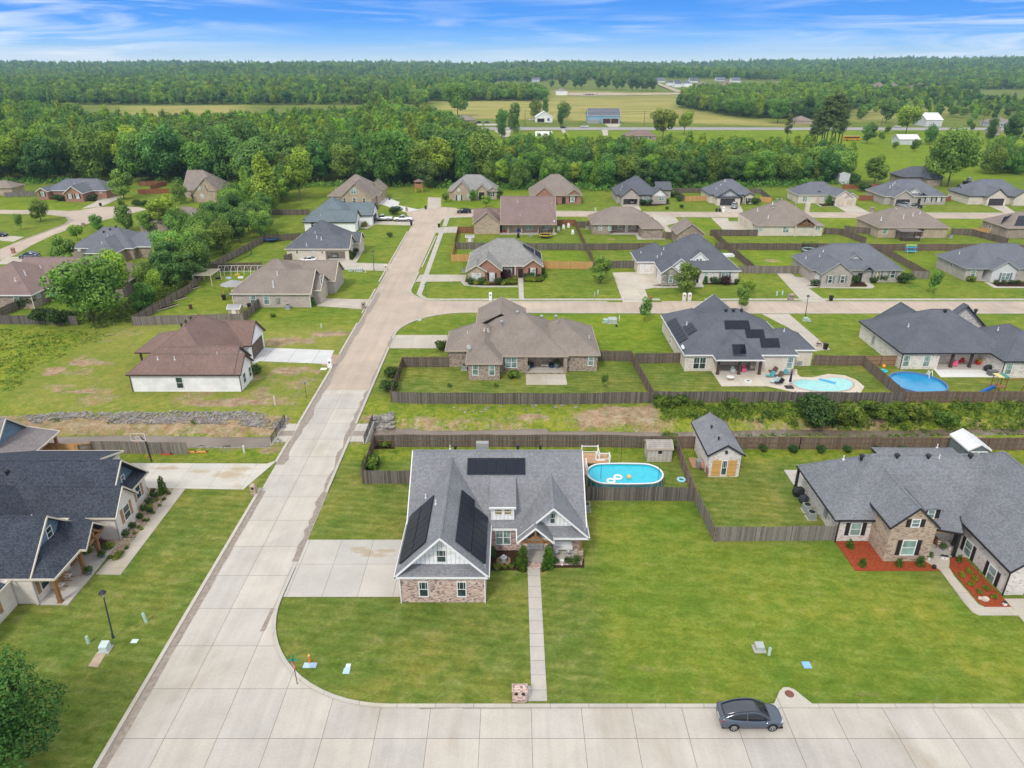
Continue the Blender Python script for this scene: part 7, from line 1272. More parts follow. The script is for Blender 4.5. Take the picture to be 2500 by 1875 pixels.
# street furniture and utilities
def lamp(k,x,y,top,label,lean=(0,0)):
 gx,gy=G(k,x,y);zt=onY(k,*top,gy)[1];t=thing('street_lamp',label,'street lamp',(gx,gy,0));lx=onY(k,*top,gy)[0];p1=Vector((lx,gy,zt-.75))
 MB().tube((gx,gy,0),p1,.075,.055,10).tube((gx,gy,0),(gx,gy,.5),.12,.09,10).build('pole',MET_G if 0 else plain('lamp_metal',(.045,.06,.07),.5,.4),t);h_=MB()
 for a in range(4):an=.785+a*1.571;h_.bar(p1,p1+Vector((math.cos(an)*.26,math.sin(an)*.26,.5)),.03,.03)
 h_.build('lamp_bracket',MET_B,t);MB().tube(p1+Vector((0,0,.02)),p1+Vector((0,0,.42)),.05,.16,8).build('lamp_glass',plain('frosted_glass',(.6,.62,.62),.2,.5),t);MB().tube(p1+Vector((0,0,.48)),p1+Vector((0,0,.75)),.34,.12,8).build('lamp_cap',MET_B,t);return t
lamp('o',1020,305,(915,-125),'black street lamp on the left lawn beside the green cabinets');lamp('b',1523,962,(1512,780),'street lamp beside the driveway of the open garage house');lamp('e',242,1388,(272,1180),'street lamp at the cross street beside the pool house driveway')
UG=plain('utility_green',(.36,.50,.42),.6,.3);UC=plain('utility_grey',(.42,.46,.45),.6,.3)
def cab(k,x,y,sx,sy,h_,label,m=None,pad=True):
 gx,gy=G(k,x,y);t=thing('utility_cabinet',label,'utility box',(gx,gy,0));q=MB();q.add([(gx-sx,gy-sy,0),(gx+sx,gy-sy,0),(gx+sx,gy+sy,0),(gx-sx,gy+sy,0),(gx-sx,gy-sy,h_*.8),(gx+sx,gy-sy,h_*.8),(gx+sx,gy+sy,h_),(gx-sx,gy+sy,h_)],[(0,3,2,1),(4,5,6,7),(0,1,5,4),(1,2,6,5),(2,3,7,6),(3,0,4,7)]);q.build('cabinet',m or UG,t)
 if pad:MB().box(gx-sx-.15,gx+sx+.15,gy-sy-.15,gy+sy+.15,-.1,.08).build('pad',M_WALK,t)
def ped(k,x,y,h_,label,r=.13,m=None,lean=0):
 gx,gy=G(k,x,y);t=thing('utility_pedestal',label,'pedestal',(gx,gy,0));MB().tube((gx,gy,0),(gx+lean,gy,h_),r,r,10).build('tube',m or plain('pale_green_plastic',(.50,.66,.56),.6),t);MB().tube((gx+lean,gy,h_),(gx+lean,gy,h_+.05),r*1.1,r*.7,10).build('cap',m or UG,t)
def lid(k,x,y,sx,sy,label,m,rot=0):gx,gy=G(k,x,y);tag(MB().box(gx-sx,gx+sx,gy-sy,gy+sy,-.1,.05).build('meter_lid',m,org=(gx,gy,0)),label,'meter lid')
BLUE=plain('pale_blue_lid',(.45,.62,.78),.6);cab('o',950,412,.34,.34,.75,'pale green cabinet beside the street lamp base',plain('light_cabinet',(.56,.66,.66),.6));ped('o',797,352,.75,'short green pedestal left of the pale cabinet');ped('o',1318,162,1.0,'leaning green pedestal upslope from the lamp',lean=-.12);lid('o',1212,335,.28,.22,'flat pale lid in the lawn right of the lamp',plain('pale_lid',(.6,.72,.72)))
lid('p',710,414,.55,.28,'pale blue lid beside the small orange marker',BLUE);lid('p',957,452,.27,.3,'blue meter lid in the corner lawn',BLUE);lid('p',968,418,.2,.22,'pale green lid touching the blue meter lid',plain('pale_lid',(.6,.72,.72)));cab('r',422,305,.36,.3,.6,'grey-green cabinet on the right hand lawn',UC);ped('r',490,342,.75,'green pedestal beside the cabinet on the right hand lawn');lid('r',745,412,.33,.36,'blue meter lid on the right hand lawn',plain('blue_lid',(.25,.48,.80)))
cab('d',165,1430,.8,.55,1.0,'grey-green transformer on the lawn beside the young street tree',UC);cab('d',103,1428,.45,.35,.75,'small pale box left of the transformer',UG);ped('d',228,1412,1.1,'white marker post right of the transformer',.08,MET_W);ped('d',202,1465,.35,'low dark valve below the transformer',.2,MET_B);cab('b',1393,968,.7,.5,.9,'transformer beside the open garage driveway',UC);cab('b',1312,965,.4,.3,.7,'small green box left of that transformer');ped('b',1447,980,.9,'white marker right of the driveway transformer',.1,MET_W);ped('b',1350,975,.8,'green pedestal between the driveway boxes',.1)
ped('f',2200,1310,1.0,'white marker post on the lawn near the creek',.11,MET_W);ped('g',633,882,1.5,'white stake with orange top on the dry lawn',.07,MET_W);ped('g',1050,185,.8,'green pedestal on the bare lot',.13);cab('e',245,1412,.4,.3,.7,'green box at the foot of the cross street lamp');cab('e',270,1415,.3,.25,.5,'small box right of the green box at the lamp',UC);ped('c',1665,1195,.9,'grey pedestal on the lawn below the round dark tree',.14,UC);ped('c',1695,1175,.9,'white marker behind the grey pedestal',.1,MET_W)
for k,x,y,lb in(('d',1645,1185,'green pedestal left on the wide lawn'),('d',1695,1180,'pale pedestal right on the wide lawn'),('c',1670,418,'blue-green box on the lawn beside the east street'),('d',15,425,'second blue-green box near the east street')):ped(k,x,y,.9,lb,.18)
lid('c',82,1405,.5,.35,'pale lid with a marker on the corner lawn',plain('pale_lid',(.6,.72,.72)));lid('g',1070,556,.5,.4,'white lid beside the white brick mailbox',T_W)
# orange marker
gx,gy=G('p',710,395);t=thing('marker_post','small orange marker with yellow cap behind the pale blue lid','marker',(gx,gy,0));MB().tube((gx,gy,0),(gx,gy,.75),.12,.09,8).build('post',plain('orange_plastic',(.75,.20,.03),.5),t);MB().ball((gx,gy,.8),.11,8,5).build('cap',plain('yellow_plastic',(.85,.55,.10),.5),t)
def mail(k,x,y,label,m,w_=.55,hh=1.35,boxes=1,d=.6):
 gx,gy=G(k,x,y);t=thing('mailbox_pillar',label,'mailbox',(gx,gy,0));b_=MB().box(gx-w_,gx+w_,gy,gy+d,0,hh);b_.add([(gx-w_-.05,gy-.05,hh),(gx+w_+.05,gy-.05,hh),(gx+w_+.05,gy+d+.05,hh),(gx-w_-.05,gy+d+.05,hh),(gx-w_*.6,gy+d/2,hh+.28),(gx+w_*.6,gy+d/2,hh+.28)],[(0,3,2,1),(0,1,5,4),(1,2,5),(2,3,4,5),(3,0,4)]);b_.build('pillar',m,t)
 for i in range(boxes):cx=gx+((i-(boxes-1)/2)*w_*.95);MB().tube((cx,gy-.06,hh*.80),(cx,gy+.02,hh*.80),.14,n=10).build('letter_box',MET_B,t)
mail('p',2126,668,'wide pink brick mailbox pillar with two black letter boxes',W_PINK,.58,1.25,2,.75);mail('N',619,1210,'small brick mailbox at the stained driveway mouth',W_TAN,.3,1.2);mail('g',1125,550,'white mailbox pillar beside the fresh driveway',W_WHITE,.35,1.3);mail('b',1428,1310,'brown brick mailbox at the taupe roofed house driveway',W_BROWN,.35,1.3);mail('b',1628,968,'cream mailbox at the open garage driveway',W_CREAM,.33,1.4)
mail('b',1817,432,'tan brick mailbox in the cul-de-sac stone bed',W_TAN,.4,1.4);mail('c',728,1232,'slim brick mailbox with a white top at the cross street',W_WHITE,.3,1.5);mail('d',812,1240,'left of the two pale stone mailboxes',W_WASH,.35,1.6);mail('d',860,1240,'right of the two pale stone mailboxes',W_WASH,.35,1.6);mail('d',1773,1238,'double brown brick mailbox at the cross street driveway',W_BROWN,.6,1.4,2);mail('a',118,808,'brick mailbox at the grey crossover driveway',W_RED,.4,1.3);mail('a',747,565,'brick mailbox on the inner side street kerb',W_BROWN,.45,1.0);mail('e',845,435,'double brick mailbox beside the twin garage driveway',W_BROWN,.7,1.4,2);mail('d',1165,435,'white mailbox beside the small white house driveway',W_WHITE,.35,1.5)
def bin_(k,x,y,label,m,s_=1.0):gx,gy=G(k,x,y);t=thing('wheeled_bin',label,'bin',(gx,gy,.04));MB().add([(gx-.26*s_,gy-.28,.05),(gx+.26*s_,gy-.28,.05),(gx+.26*s_,gy+.28,.05),(gx-.26*s_,gy+.28,.05),(gx-.34*s_,gy-.36,1.05),(gx+.34*s_,gy-.36,1.05),(gx+.34*s_,gy+.36,1.05),(gx-.34*s_,gy+.36,1.05)],[(0,3,2,1),(4,5,6,7),(0,1,5,4),(1,2,6,5),(2,3,7,6),(3,0,4,7)]).build('bin_body',m,t);MB().box(gx-.36*s_,gx+.36*s_,gy-.4,gy+.4,1.05,1.13).build('lid',m,t)
RED=plain('red_plastic',(.55,.03,.025),.5);BL=plain('blue_plastic',(.02,.12,.40),.5);BK=plain('black_plastic',(.02,.021,.023),.5)
YL=plain('yellow_plastic2',(.6,.42,.03),.5)
for k,x,y,lb,m in(('b',1860,555,'black bin beside the pickup trucks',BK),('c',265,572,'black bin with brown lid on the east pavement',BK),('c',145,408,'black bin at the cul-de-sac driveway',BK),('d',505,1238,'bright red bin at the wide driveway mouth',RED),('e',472,1232,'black bin at the slanting driveway mouth',BK),('d',1102,432,'left of two black bins with yellow lids',BK),('d',1130,432,'right of two black bins with yellow lids',BK),('b',988,852,'black bin behind the white sedan',BK),('b',1015,855,'blue bin behind the white sedan',BL),('b',1045,858,'dark bin nearest the open garage',BK),('b',405,1305,'dark bin at the short fence by the taupe roofed house',BK),('b',175,1225,'dark bin beside the garden canopy',BK),('i',2080,380,'tall black bin at the driveway end by the pool house',BK),('a',907,382,'bin at the bright brick house kerb',BK),('m',1310,525,'small dark bin beside the brick garden shed',MET_G)):bin_(k,x,y,lb,m)
# street name sign with stop sign
gx,gy=G('p',625,540);t=thing('street_sign','stop sign with green street name blades on the corner lawn','sign',(gx,gy,0));SG=plain('sign_green',(.02,.30,.20),.4);SR=plain('sign_red',(.55,.02,.025),.4);MB().tube((gx,gy,0),(gx-.05,gy,2.75),.035,n=6).build('post',MET_B,t)
oc=[(gx-.05+.38*math.cos(R(22.5+45*i))*.62,gy+.38*math.cos(R(22.5+45*i))*-.78,2.05+.38*math.sin(R(22.5+45*i)))for i in range(8)];nrm=Vector((-.78,-.62,0))*.02
face=MB();face.add(oc+[tuple(Vector(p)+nrm)for p in oc],[tuple(range(8)),tuple(range(15,7,-1))]+[(i,i+8,(i+1)%8+8,(i+1)%8)for i in range(8)]);sp_=face.build('stop_plate',SR,t)
ts=bpy.data.curves.new('stop_word','FONT');ts.body='STOP';ts.size=.26;ts.align_x='CENTER';ts.align_y='CENTER';ts.extrude=.004;to=bpy.data.objects.new('lettering',ts);COL.objects.link(to);to.parent=sp_;to.location=(Vector((gx-.05,gy,2.05))+nrm*1.6)-Vector((gx,gy,0));to.rotation_euler=(math.pi/2,0,math.atan2(-.78,.62));ts.materials.append(T_W);bpy.context.view_layer.update();mm_=bpy.data.meshes.new_from_object(to.evaluated_get(bpy.context.evaluated_depsgraph_get()));lo=bpy.data.objects.new('lettering',mm_);COL.objects.link(lo);lo.parent=sp_;lo.location=to.location;lo.rotation_euler=to.rotation_euler;bpy.data.objects.remove(to)
for a_,zz in((0,2.62),(1.571,2.82)):b_=MB().obox((gx-.05,gy,zz),(.42*math.cos(a_),.42*math.sin(a_),0),(-.012*math.sin(a_),.012*math.cos(a_),0),(0,0,.09)).build('name_blade',SG,t)
for k,x,y,lb,hh in(('g',917,825,'grey street sign post on the dry lawn near the culvert',2.6),('c',148,1195,'green street name sign at the upper street corner',2.7)):
 gx,gy=G(k,x,y);t=thing('street_sign',lb,'sign',(gx,gy,0));MB().tube((gx,gy,0),(gx,gy,hh),.035,n=6).build('post',MET_B,t);MB().box(gx-.35,gx+.35,gy-.02,gy+.02,hh-.1,hh+.12).box(gx-.02,gx+.02,gy-.35,gy+.35,hh+.13,hh+.33).build('name_blade',SG if k=='c' else MET_GAL,t)
 # storm drain inlet
pt=P(('r',518,692),('r',560,595),('r',585,572),('r',620,570),('r',660,585),('r',790,690));tag(MB().prism(pt,-.1,.17).build('drain_inlet',M_CURB,org=(*pt[0],0)),'triangular concrete storm drain inlet with a rusty cover beside the car','drain');gx,gy=G('r',626,616);c_=MB().tube((gx,gy,.16),(gx,gy,.19),.36,n=16).build('manhole_cover',plain('rusty_iron',(.20,.085,.06),.8,.2,0,.2,5),bpy.data.objects['drain_inlet'])
MB().box(pt[0][0]+.15,pt[-1][0]-.2,pt[0][1]-.02,pt[0][1]+.1,.02,.13).build('inlet_slot',DARK,bpy.data.objects['drain_inlet'])
# utility poles and wires along the county road
PO=[G('v',258,652),G('v',1175,655),G('v',1470,650),G('w',440,650),G('w',1110,660),G('w',1885,660)]
for i,(x,y)in enumerate(PO):t=thing('utility_pole',('first','second','third','fourth','fifth','sixth')[i]+' utility pole from the left along the county road','utility pole',(x,y,0));MB().tube((x,y,0),(x,y,11.5),.2,.13,7).build('pole',BARK,t);MB().box(x-.08,x+.08,y-1.2,y+1.2,10.6,10.8).build('crossarm',BARK,t)
m=MB()
for(a,b_)in zip(sorted(PO),sorted(PO)[1:]):
 for o_,zz in((-1,10.8),(1,10.8),(0,9.2)):
  for i in range(8):f,g_=i/8,(i+1)/8;sg=lambda q:zz-5.5*q*(1-q);m.bar((a[0]+(b_[0]-a[0])*f,a[1]+(b_[1]-a[1])*f+o_,sg(f)),(a[0]+(b_[0]-a[0])*g_,a[1]+(b_[1]-a[1])*g_+o_,sg(g_)),.07,.07)
tag(m.build('power_line',MET_B),'power lines strung above the county road','power line')
gx,gy=G('w',2130,985);t=thing('street_lamp','tall pale pole at the right edge pasture','street lamp',(gx,gy,0));MB().tube((gx,gy,0),(gx+.8,gy,11),.12,.08,7).build('pole',MET_W,t);MB().box(gx+.2,gx+1.4,gy-.2,gy+.2,10.9,11.1).build('lamp_head',MET_W,t)
# pools and their surroundings
def poolwater(c,bright):
 b=NB('pool_water_%d'%int(bright*100),.05,.5);n=b.noise(b.coord('World'),1.6,4,.6,.8);b.bump(n,.25,.05);return b.done(b.ramp(n,[(.3,tuple(x*.9 for x in c)),(.7,tuple(min(1,x*1.15)for x in c))]))
PW=poolwater((.02,.48,.62),.1);PW2=poolwater((.012,.27,.52),.2);PW3=poolwater((.30,.62,.60),.3)
yc=(G('m',650,480,1.32)[1]+G('m',650,672,1.32)[1])/2;xa,xb=G('m',305,590,1.32)[0],G('m',1003,600,1.32)[0];hy=(G('m',650,480,1.32)[1]-G('m',650,672,1.32)[1])/2;xc=(xa+xb)/2;hx=(xb-xa)/2
def stadium(hx_,hy_,n=40):return[(xc+(hx_-hy_)*(1 if math.cos(a)>0 else -1)*min(1,abs(math.cos(a))*3)+hy_*math.cos(a),yc+hy_*math.sin(a))for a in[2*math.pi*i/n for i in range(n)]]
t=thing('oval_pool','oval above-ground pool with white rim behind the corner house','pool',(xc,yc,0));o1,o2,o3=stadium(hx,hy),stadium(hx-.18,hy-.18),stadium(hx-.06,hy-.06);n=len(o1)
m=MB();m.add([(x,y,1.28)for x,y in o1]+[(x,y,1.36)for x,y in o1]+[(x,y,1.36)for x,y in o2]+[(x,y,1.28)for x,y in o2],[f for i in range(n)for j in[(i+1)%n]for f in((i,j,n+j,n+i),(n+i,n+j,2*n+j,2*n+i),(2*n+i,2*n+j,3*n+j,3*n+i),(3*n+i,3*n+j,j,i))]);m.build('rim',T_W,t)
m=MB();m.add([(x,y,0)for x,y in o3]+[(x,y,1.3)for x,y in o3],[(i,(i+1)%n,n+(i+1)%n,n+i)for i in range(n)]);m.build('pool_wall',MET_GAL,t);MB().prism(o3,.5,1.12).build('water',PW,t)
for i in range(0,n,2):x,y=o1[i];MB().box(x-.05,x+.05,y-.05,y+.05,0,1.3).build('upright',MET_G,t)
for k,x,y,r_,lb,m_ in(('m',585,612,.55,'white ring float in the oval pool, farther one',T_W),('m',522,645,.55,'white ring float in the oval pool, nearer the edge',T_W)):gx,gy=G(k,x,y,1.15);tag(MB().torus((gx,gy,1.2),r_*.78,.14).build('pool_float',m_,org=(gx,gy,1.1)),lb,'pool float')
gx,gy=G('m',685,612,1.2);tag(MB().ball((gx,gy,1.32),.28,12,8).build('beach_ball',plain('orange_white',(.85,.55,.2),.4),org=(gx,gy,1.1)),'orange and white beach ball floating in the oval pool','ball');gx,gy=G('m',1155,638);tag(MB().torus((gx,gy,.12),.42,.14).build('swim_ring',plain('pale_blue_vinyl',(.35,.68,.82),.4),org=(gx,gy,0)),'pale blue swim ring on the grass by the fence','swim ring')
for x,y in((610,475),(425,690),(940,705)):gx,gy=G('m',x,y);tag(MB().tube((gx,gy,0),(gx,gy,3.0),.025,n=5).build('light_pole',MET_B,org=(gx,gy,0)),'thin black pole beside the oval pool, '+('behind it' if y<500 else 'front left' if x<600 else 'front right'),'pole')
xa_,y0_=G('m',270,540,1.3);t=thing('pool_deck','raised timber deck with white railings at the left end of the oval pool','deck',(xa_,y0_,0));x1_,y1_=G('m',500,440,1.3)[0],G('m',300,400,1.3)[1];DKM=boards('deck_boards',(.48,.30,.18),.14,.12,'v',5);yb_=yc+hy*.55
MB().box(xa_-.4,xa_+.5,y0_-1.2,y1_+.3,1.2,1.3).box(xa_+.505,x1_,yc+hy+.06,y1_+.3,1.2,1.3).build('deck_floor',DKM,t);yt=y1_+.3
def rail_(a,b_,z0=1.3):MB().bar((*a,z0+.95),(*b_,z0+.95),.08,.08).bar((*a,z0+.15),(*b_,z0+.15),.06,.06).build('rail',T_W,t)
for a,b_ in(((xa_+.2,yt),(xa_+2.2,yt)),((xa_+2.2,yt),(xa_+2.2,yt-1.8)),((xa_+2.2,yt-1.8),(x1_,yt-1.8)),((x1_,yt-1.8),(x1_,yc+hy+.1)),((xa_+.4,y0_-1.2),(xa_+.4,y0_+.8))):rail_(a,b_)
for x,y in((xa_+.2,yt),(xa_+2.2,yt),(xa_+2.2,yt-1.8),(x1_,yt-1.8),(x1_,yc+hy+.1),(xa_+.4,y0_-1.2),(xa_+.4,y0_+.8),(x1_-1.6,yt-1.8)):MB().box(x-.07,x+.07,y-.07,y+.07,0,2.4).build('post',T_W,t)
q=MB()
for i in range(5):q.box(x1_-1.5,x1_-.5,yt-1.9-i*.3,yt-1.6-i*.3,1.3-.26*i-.26,1.34-.26*i)
q.build('stairs',T_W,t)
# round pool
gx,gy=G('j',1258,672,1.3);r_=4.05;t=thing('round_pool','round above-ground pool with deep blue water and metal legs','pool',(gx,gy,0));NV=plain('pool_blue_frame',(.10,.20,.38),.5);n=40;cr=lambda r0,z_:[(gx+r0*math.cos(6.2832*i/n),gy+r0*math.sin(6.2832*i/n),z_)for i in range(n)]
m=MB();m.add(cr(r_,0)+cr(r_,1.15),[(i,(i+1)%n,n+(i+1)%n,n+i)for i in range(n)]);m.build('pool_wall',plain('pool_liner',(.55,.60,.64),.5),t);m=MB();m.add(cr(r_+.03,1.02)+cr(r_+.03,1.3)+cr(r_-.16,1.3)+cr(r_-.16,1.0),[f for i in range(n)for j in[(i+1)%n]for f in((i,j,n+j,n+i),(n+i,n+j,2*n+j,2*n+i),(2*n+i,2*n+j,3*n+j,3*n+i))]);m.build('rim',NV,t);MB().tube((gx,gy,.3),(gx,gy,1.02),r_-.05,n=40).build('water',PW2,t)
for i in range(18):a=6.2832*i/18;MB().bar((gx+(r_+.35)*math.cos(a),gy+(r_+.35)*math.sin(a),0),(gx+(r_+.03)*math.cos(a),gy+(r_+.03)*math.sin(a),1.2),.09,.06).build('leg',NV,t)
lx,ly=G('j',1360,610,1.3);m=MB()
for s_ in(-.28,.28):
 m.bar((lx+s_,ly+1.0,0),(lx+s_,ly,2.1),.07,.07).bar((lx+s_,ly-1.0,.3),(lx+s_,ly,2.1),.07,.07)
for i in range(5):m.bar((lx-.28,ly+1.0-.2*i,.1+.4*i),(lx+.28,ly+1.0-.2*i,.1+.4*i),.2,.05)
tag(m.build('pool_ladder',T_W,org=(lx,ly,0)),'white A-frame ladder standing over the edge of the round pool','ladder')
# kidney pool
kp=[('j',128,690),('j',160,665),('j',230,655),('j',300,662),('j',380,665),('j',440,645),('j',520,640),('j',610,650),('j',665,680),('j',672,712),('j',630,745),('j',540,760),('j',400,762),('j',280,752),('j',190,730)];KP=[G(*p)for p in kp];cx_=sum(p[0]for p in KP)/len(KP);cy_=sum(p[1]for p in KP)/len(KP)
t=thing('kidney_pool','kidney shaped turquoise in-ground pool with pale stone edge','pool',(cx_,cy_,0));grow=lambda f:[(cx_+(x-cx_)*f,cy_+(y-cy_)*f)for x,y in KP];MB().prism(grow(1.07),0,.10).build('coping',plain('stone_coping',(.46,.38,.33),.8,.2,0,.15,3),t);MB().prism(KP,.0,.108).build('water',PW3,t)
gx,gy=G('j',440,672);MB().obox((gx,gy,.12),(1.0,-.8,0),(.25,.35,0),(0,0,.012)).build('submerged_step',plain('pool_step_blue',(.08,.38,.62)),t)
# garden things
def box_thing(name,cat,label,k,x,y,parts,z=0):
 gx,gy=G(k,x,y);t=thing(name,label,cat,(gx,gy,z))
 for pn,m_,bs in parts:
  q=MB()
  for b_ in bs:
   if b_[0]=='b':q.box(gx+b_[1],gx+b_[2],gy+b_[3],gy+b_[4],z+b_[5],z+b_[6])
   elif b_[0]=='r':q.bar((gx+b_[1],gy+b_[2],z+b_[3]),(gx+b_[4],gy+b_[5],z+b_[6]),b_[7],b_[7])
   elif b_[0]=='t':q.tube((gx+b_[1],gy+b_[2],z+b_[3]),(gx+b_[4],gy+b_[5],z+b_[6]),b_[7],b_[8]if len(b_)>8 else b_[7],12)
   elif b_[0]=='s':q.ball((gx+b_[1],gy+b_[2],z+b_[3]),b_[4],10,7)
   elif b_[0]=='o':q.torus((gx+b_[1],gy+b_[2],z+b_[3]),b_[4],b_[5])
  q.build(pn,m_,t)
 return t
def tramp(k,x,y,r_,label,pad,net=True):
 gx,gy=G(k,x,y);t=thing('trampoline',label,'trampoline',(gx,gy,0));MB().tube((gx,gy,.84),(gx,gy,.88),r_*.86,n=24).build('mat',BK,t);MB().torus((gx,gy,.9),r_*.93,r_*.07,n=28).build('pad',pad,t)
 for i in range(6):
  a=6.2832*i/6;MB().tube((gx+r_*math.cos(a),gy+r_*math.sin(a),0),(gx+r_*math.cos(a),gy+r_*math.sin(a),2.7),.035,n=5).build('net_pole',MET_B,t)
 q=MB()
 for i in range(44):a=6.2832*i/44;x_,y_=gx+r_*.98*math.cos(a),gy+r_*.98*math.sin(a);q.bar((x_,y_,.95),(x_,y_,2.65),.02,.02)
 for zz in np.arange(1.1,2.7,.18):q.torus((gx,gy,zz),r_*.98,.012,n=24,m=4)
 q.build('safety_net',BK,t)
tramp('b',605,700,2.0,'blue edged trampoline in the fenced garden',BL);tramp('c',1222,665,1.9,'yellow edged trampoline behind the long tan house',plain('yellow_pad',(.75,.55,.04)));tramp('e',275,800,2.0,'pale edged trampoline half hidden behind the grey house roof',plain('pale_pad',(.45,.60,.66)))
for i,(k,x,y,lb)in enumerate((('n',238,680,'farther of the two grey air conditioners on the right house wall'),('n',275,742,'nearer of the two grey air conditioners on the right house wall'),('h',495,562,'air conditioner in the notch of the brown brick house'),('b',750,1305,'air conditioner below the tan brick side wall'),('c',1598,588,'air conditioner at the left wall of the brown brick house'),('c',490,975,'air conditioner left of the red brick house'),('b',872,855,'air conditioner behind the white sedan'),('l',2142,720,'air conditioner at the right wall of the corner house'),('e',1545,665,'air conditioner right of the pergola house'),('i',1840,520,'air conditioner in the corner of the pool house'))):
 box_thing('air_conditioner','air conditioner',lb,k,x,y,[('casing',plain('ac_grey',(.30,.33,.33),.5),[('b',-.42,.42,-.42,.42,.05,.85)]),('fan_grille',BK,[('t',0,0,.85,0,0,.88,.34)]),('pad',M_WALK,[('b',-.52,.52,-.52,.52,0,.06)])])
 # basketball hoop
gx,gy=G('k',1365,98);zt=onY('f',1300,1200,gy-.9)[1];t=thing('basketball_hoop','black basketball hoop with clear backboard at the stained driveway','basketball hoop',(gx,gy,0));MB().bar((gx,gy,0),(gx-.25,gy+.2,2.7),.14,.14).bar((gx-.25,gy+.2,2.7),(gx-.75,gy+.1,3.5),.1,.1).build('pole',MET_B,t);bx_=gx-1.0
bb=MB().box(bx_-.92,bx_+.92,gy-.02,gy,2.95,3.0).box(bx_-.92,bx_+.92,gy-.02,gy,3.98,4.03).box(bx_-.92,bx_-.87,gy-.02,gy,2.95,4.03).box(bx_+.87,bx_+.92,gy-.02,gy,2.95,4.03).box(bx_-.3,bx_+.3,gy-.025,gy,3.1,3.14).box(bx_-.3,bx_+.3,gy-.025,gy,3.5,3.54).box(bx_-.3,bx_-.26,gy-.025,gy,3.1,3.54).box(bx_+.26,bx_+.3,gy-.025,gy,3.1,3.54).build('backboard',T_W,t);MB().torus((bx_,gy-.3,3.05),.23,.015,n=16,m=5).build('rim',plain('rim_orange',(.7,.2,.04)),bb)
gx,gy=G('k',1330,60);tag(MB().ball((gx,gy,.13),.14,10,7).build('basketball',plain('ball_orange',(.55,.18,.05),.7),org=(gx,gy,0)),'orange basketball on the grass below the picket fence','ball')
for k,x,y,lb in(('f',1500,1330,'red toy left in the grass along the picket fence'),('f',1720,1310,'orange toy at the end of the picket fence'),('f',1820,1310,'orange plank toy right of the picket fence')):box_thing('garden_toy','toy',lb,k,x,y,[('body',plain('toy_red',(.5,.10,.05))if x<1600 else plain('toy_orange',(.65,.28,.08)),[('b',-.7,.7,-.12,.12,.02,.18)]),('end',BK,[('s',.6,0,.18,.13)])])
# porch swing, fountain, urn, mat, pots of the corner house
box_thing('bench_swing','porch swing','white porch swing with two checked cushions','l',1930,1112,[('seat',T_W,[('b',-.95,.95,-.3,.25,.42,.5)]),('backrest',T_W,[('b',-.95,.95,.22,.3,.5,1.05)]),('armrest',T_W,[('b',-.98,-.9,-.3,.3,.5,.75),('b',.9,.98,-.3,.3,.5,.75)]),('chain',MET_GAL,[('r',-.9,0,.7,-.9,.1,2.6,.02),('r',.9,0,.7,.9,.1,2.6,.02)])],.3)
ck=NB('check_fabric',.9,.1);ct=ck.n('ShaderNodeTexChecker');ck.l(ck.coord('UV'),ct.inputs[0]);ct.inputs['Scale'].default_value=9;sock(ct.inputs[1],(.02,.02,.02),ck.l);sock(ct.inputs[2],(.75,.75,.75),ck.l);CK=ck.done(ct.outputs[0])
for x,s_ in((1875,'left'),(1980,'right')):gx,gy=G('l',x,1100,.9);tag(MB().ball((gx,gy,.98),(.24,.12,.22),8,6).build('cushion',CK,org=(gx,gy,.8)),s_+' black and white checked cushion on the porch swing','cushion')
box_thing('fountain','fountain','small pale garden fountain in a round stone basin','l',1400,1185,[('basin',plain('basin_stone',(.30,.21,.14),.9,.1,0,.3,4),[('o',0,0,.1,.62,.14),('t',0,0,0,0,0,.08,.6)]),('pedestal',plain('fountain_stone',(.42,.46,.50),.7),[('t',0,0,0,0,0,.5,.28,.12),('t',0,0,.5,0,0,.58,.34),('s',0,0,.72,.16)])])
box_thing('garden_urn','urn','white urn between shrubs below the porch swing','l',1925,1215,[('bowl',T_W,[('t',0,0,.3,0,0,.6,.1,.2)]),('foot',T_W,[('t',0,0,0,0,0,.3,.16,.07)])])
box_thing('door_mat','door mat','striped black and tan mat before the white front door','l',1665,1072,[('mat',plain('tan_mat',(.42,.27,.10)),[('b',-.5,.5,-.2,.2,.0,.03)]),('stripe',BK,[('b',x,x+.1,-.3,.3,.005,.035)for x in(-.7,-.6,.5,.62)])],.31)
def pot(k,x,y,label,z,pm,s_=1.0):gx,gy=G(k,x,y,z);t=thing('potted_plant',label,'potted plant',(gx,gy,z));MB().tube((gx,gy,z),(gx,gy,z+.42*s_),.17*s_,.24*s_,10).build('pot',pm,t);rng=np.random.default_rng(int(x));d_=rng.normal(size=(220,3));d_/=np.linalg.norm(d_,axis=1,keepdims=True);d_[:,2]=np.abs(d_[:,2]);me_=leaf_mesh('leaves',d_*.42*s_*rng.uniform(.5,1,(220,1))+np.array([0,0,.42*s_]),d_,.08,F_SHRUB,rng,rng.uniform(.3,1,220));o=bpy.data.objects.new('leaves',me_);COL.objects.link(o);o.parent=t
GP=plain('grey_glaze',(.16,.19,.23),.4);pot('k',928,965,'fern in a grey pot beside the middle porch post',.0,GP,1.15);pot('k',808,1112,'fern in a grey pot at the near porch post',.12,GP,1.15);pot('n',1265,1090,'potted plant in a white pot at the stone gable corner',.1,T_W,1.2);pot('n',1388,1010,'potted plant beside the black porch post',.1,GP,1.0);pot('l',1588,1040,'potted plant left of the white front door',.3,BK,.8);pot('l',1742,1040,'potted plant right of the white front door',.3,BK,.8)
pot('h',1062,550,'leafy plant in a white pot on the brown house patio, left',.1,T_W,1.6);pot('h',1325,545,'large fern on the brown house patio, right',.1,GP,2.0)
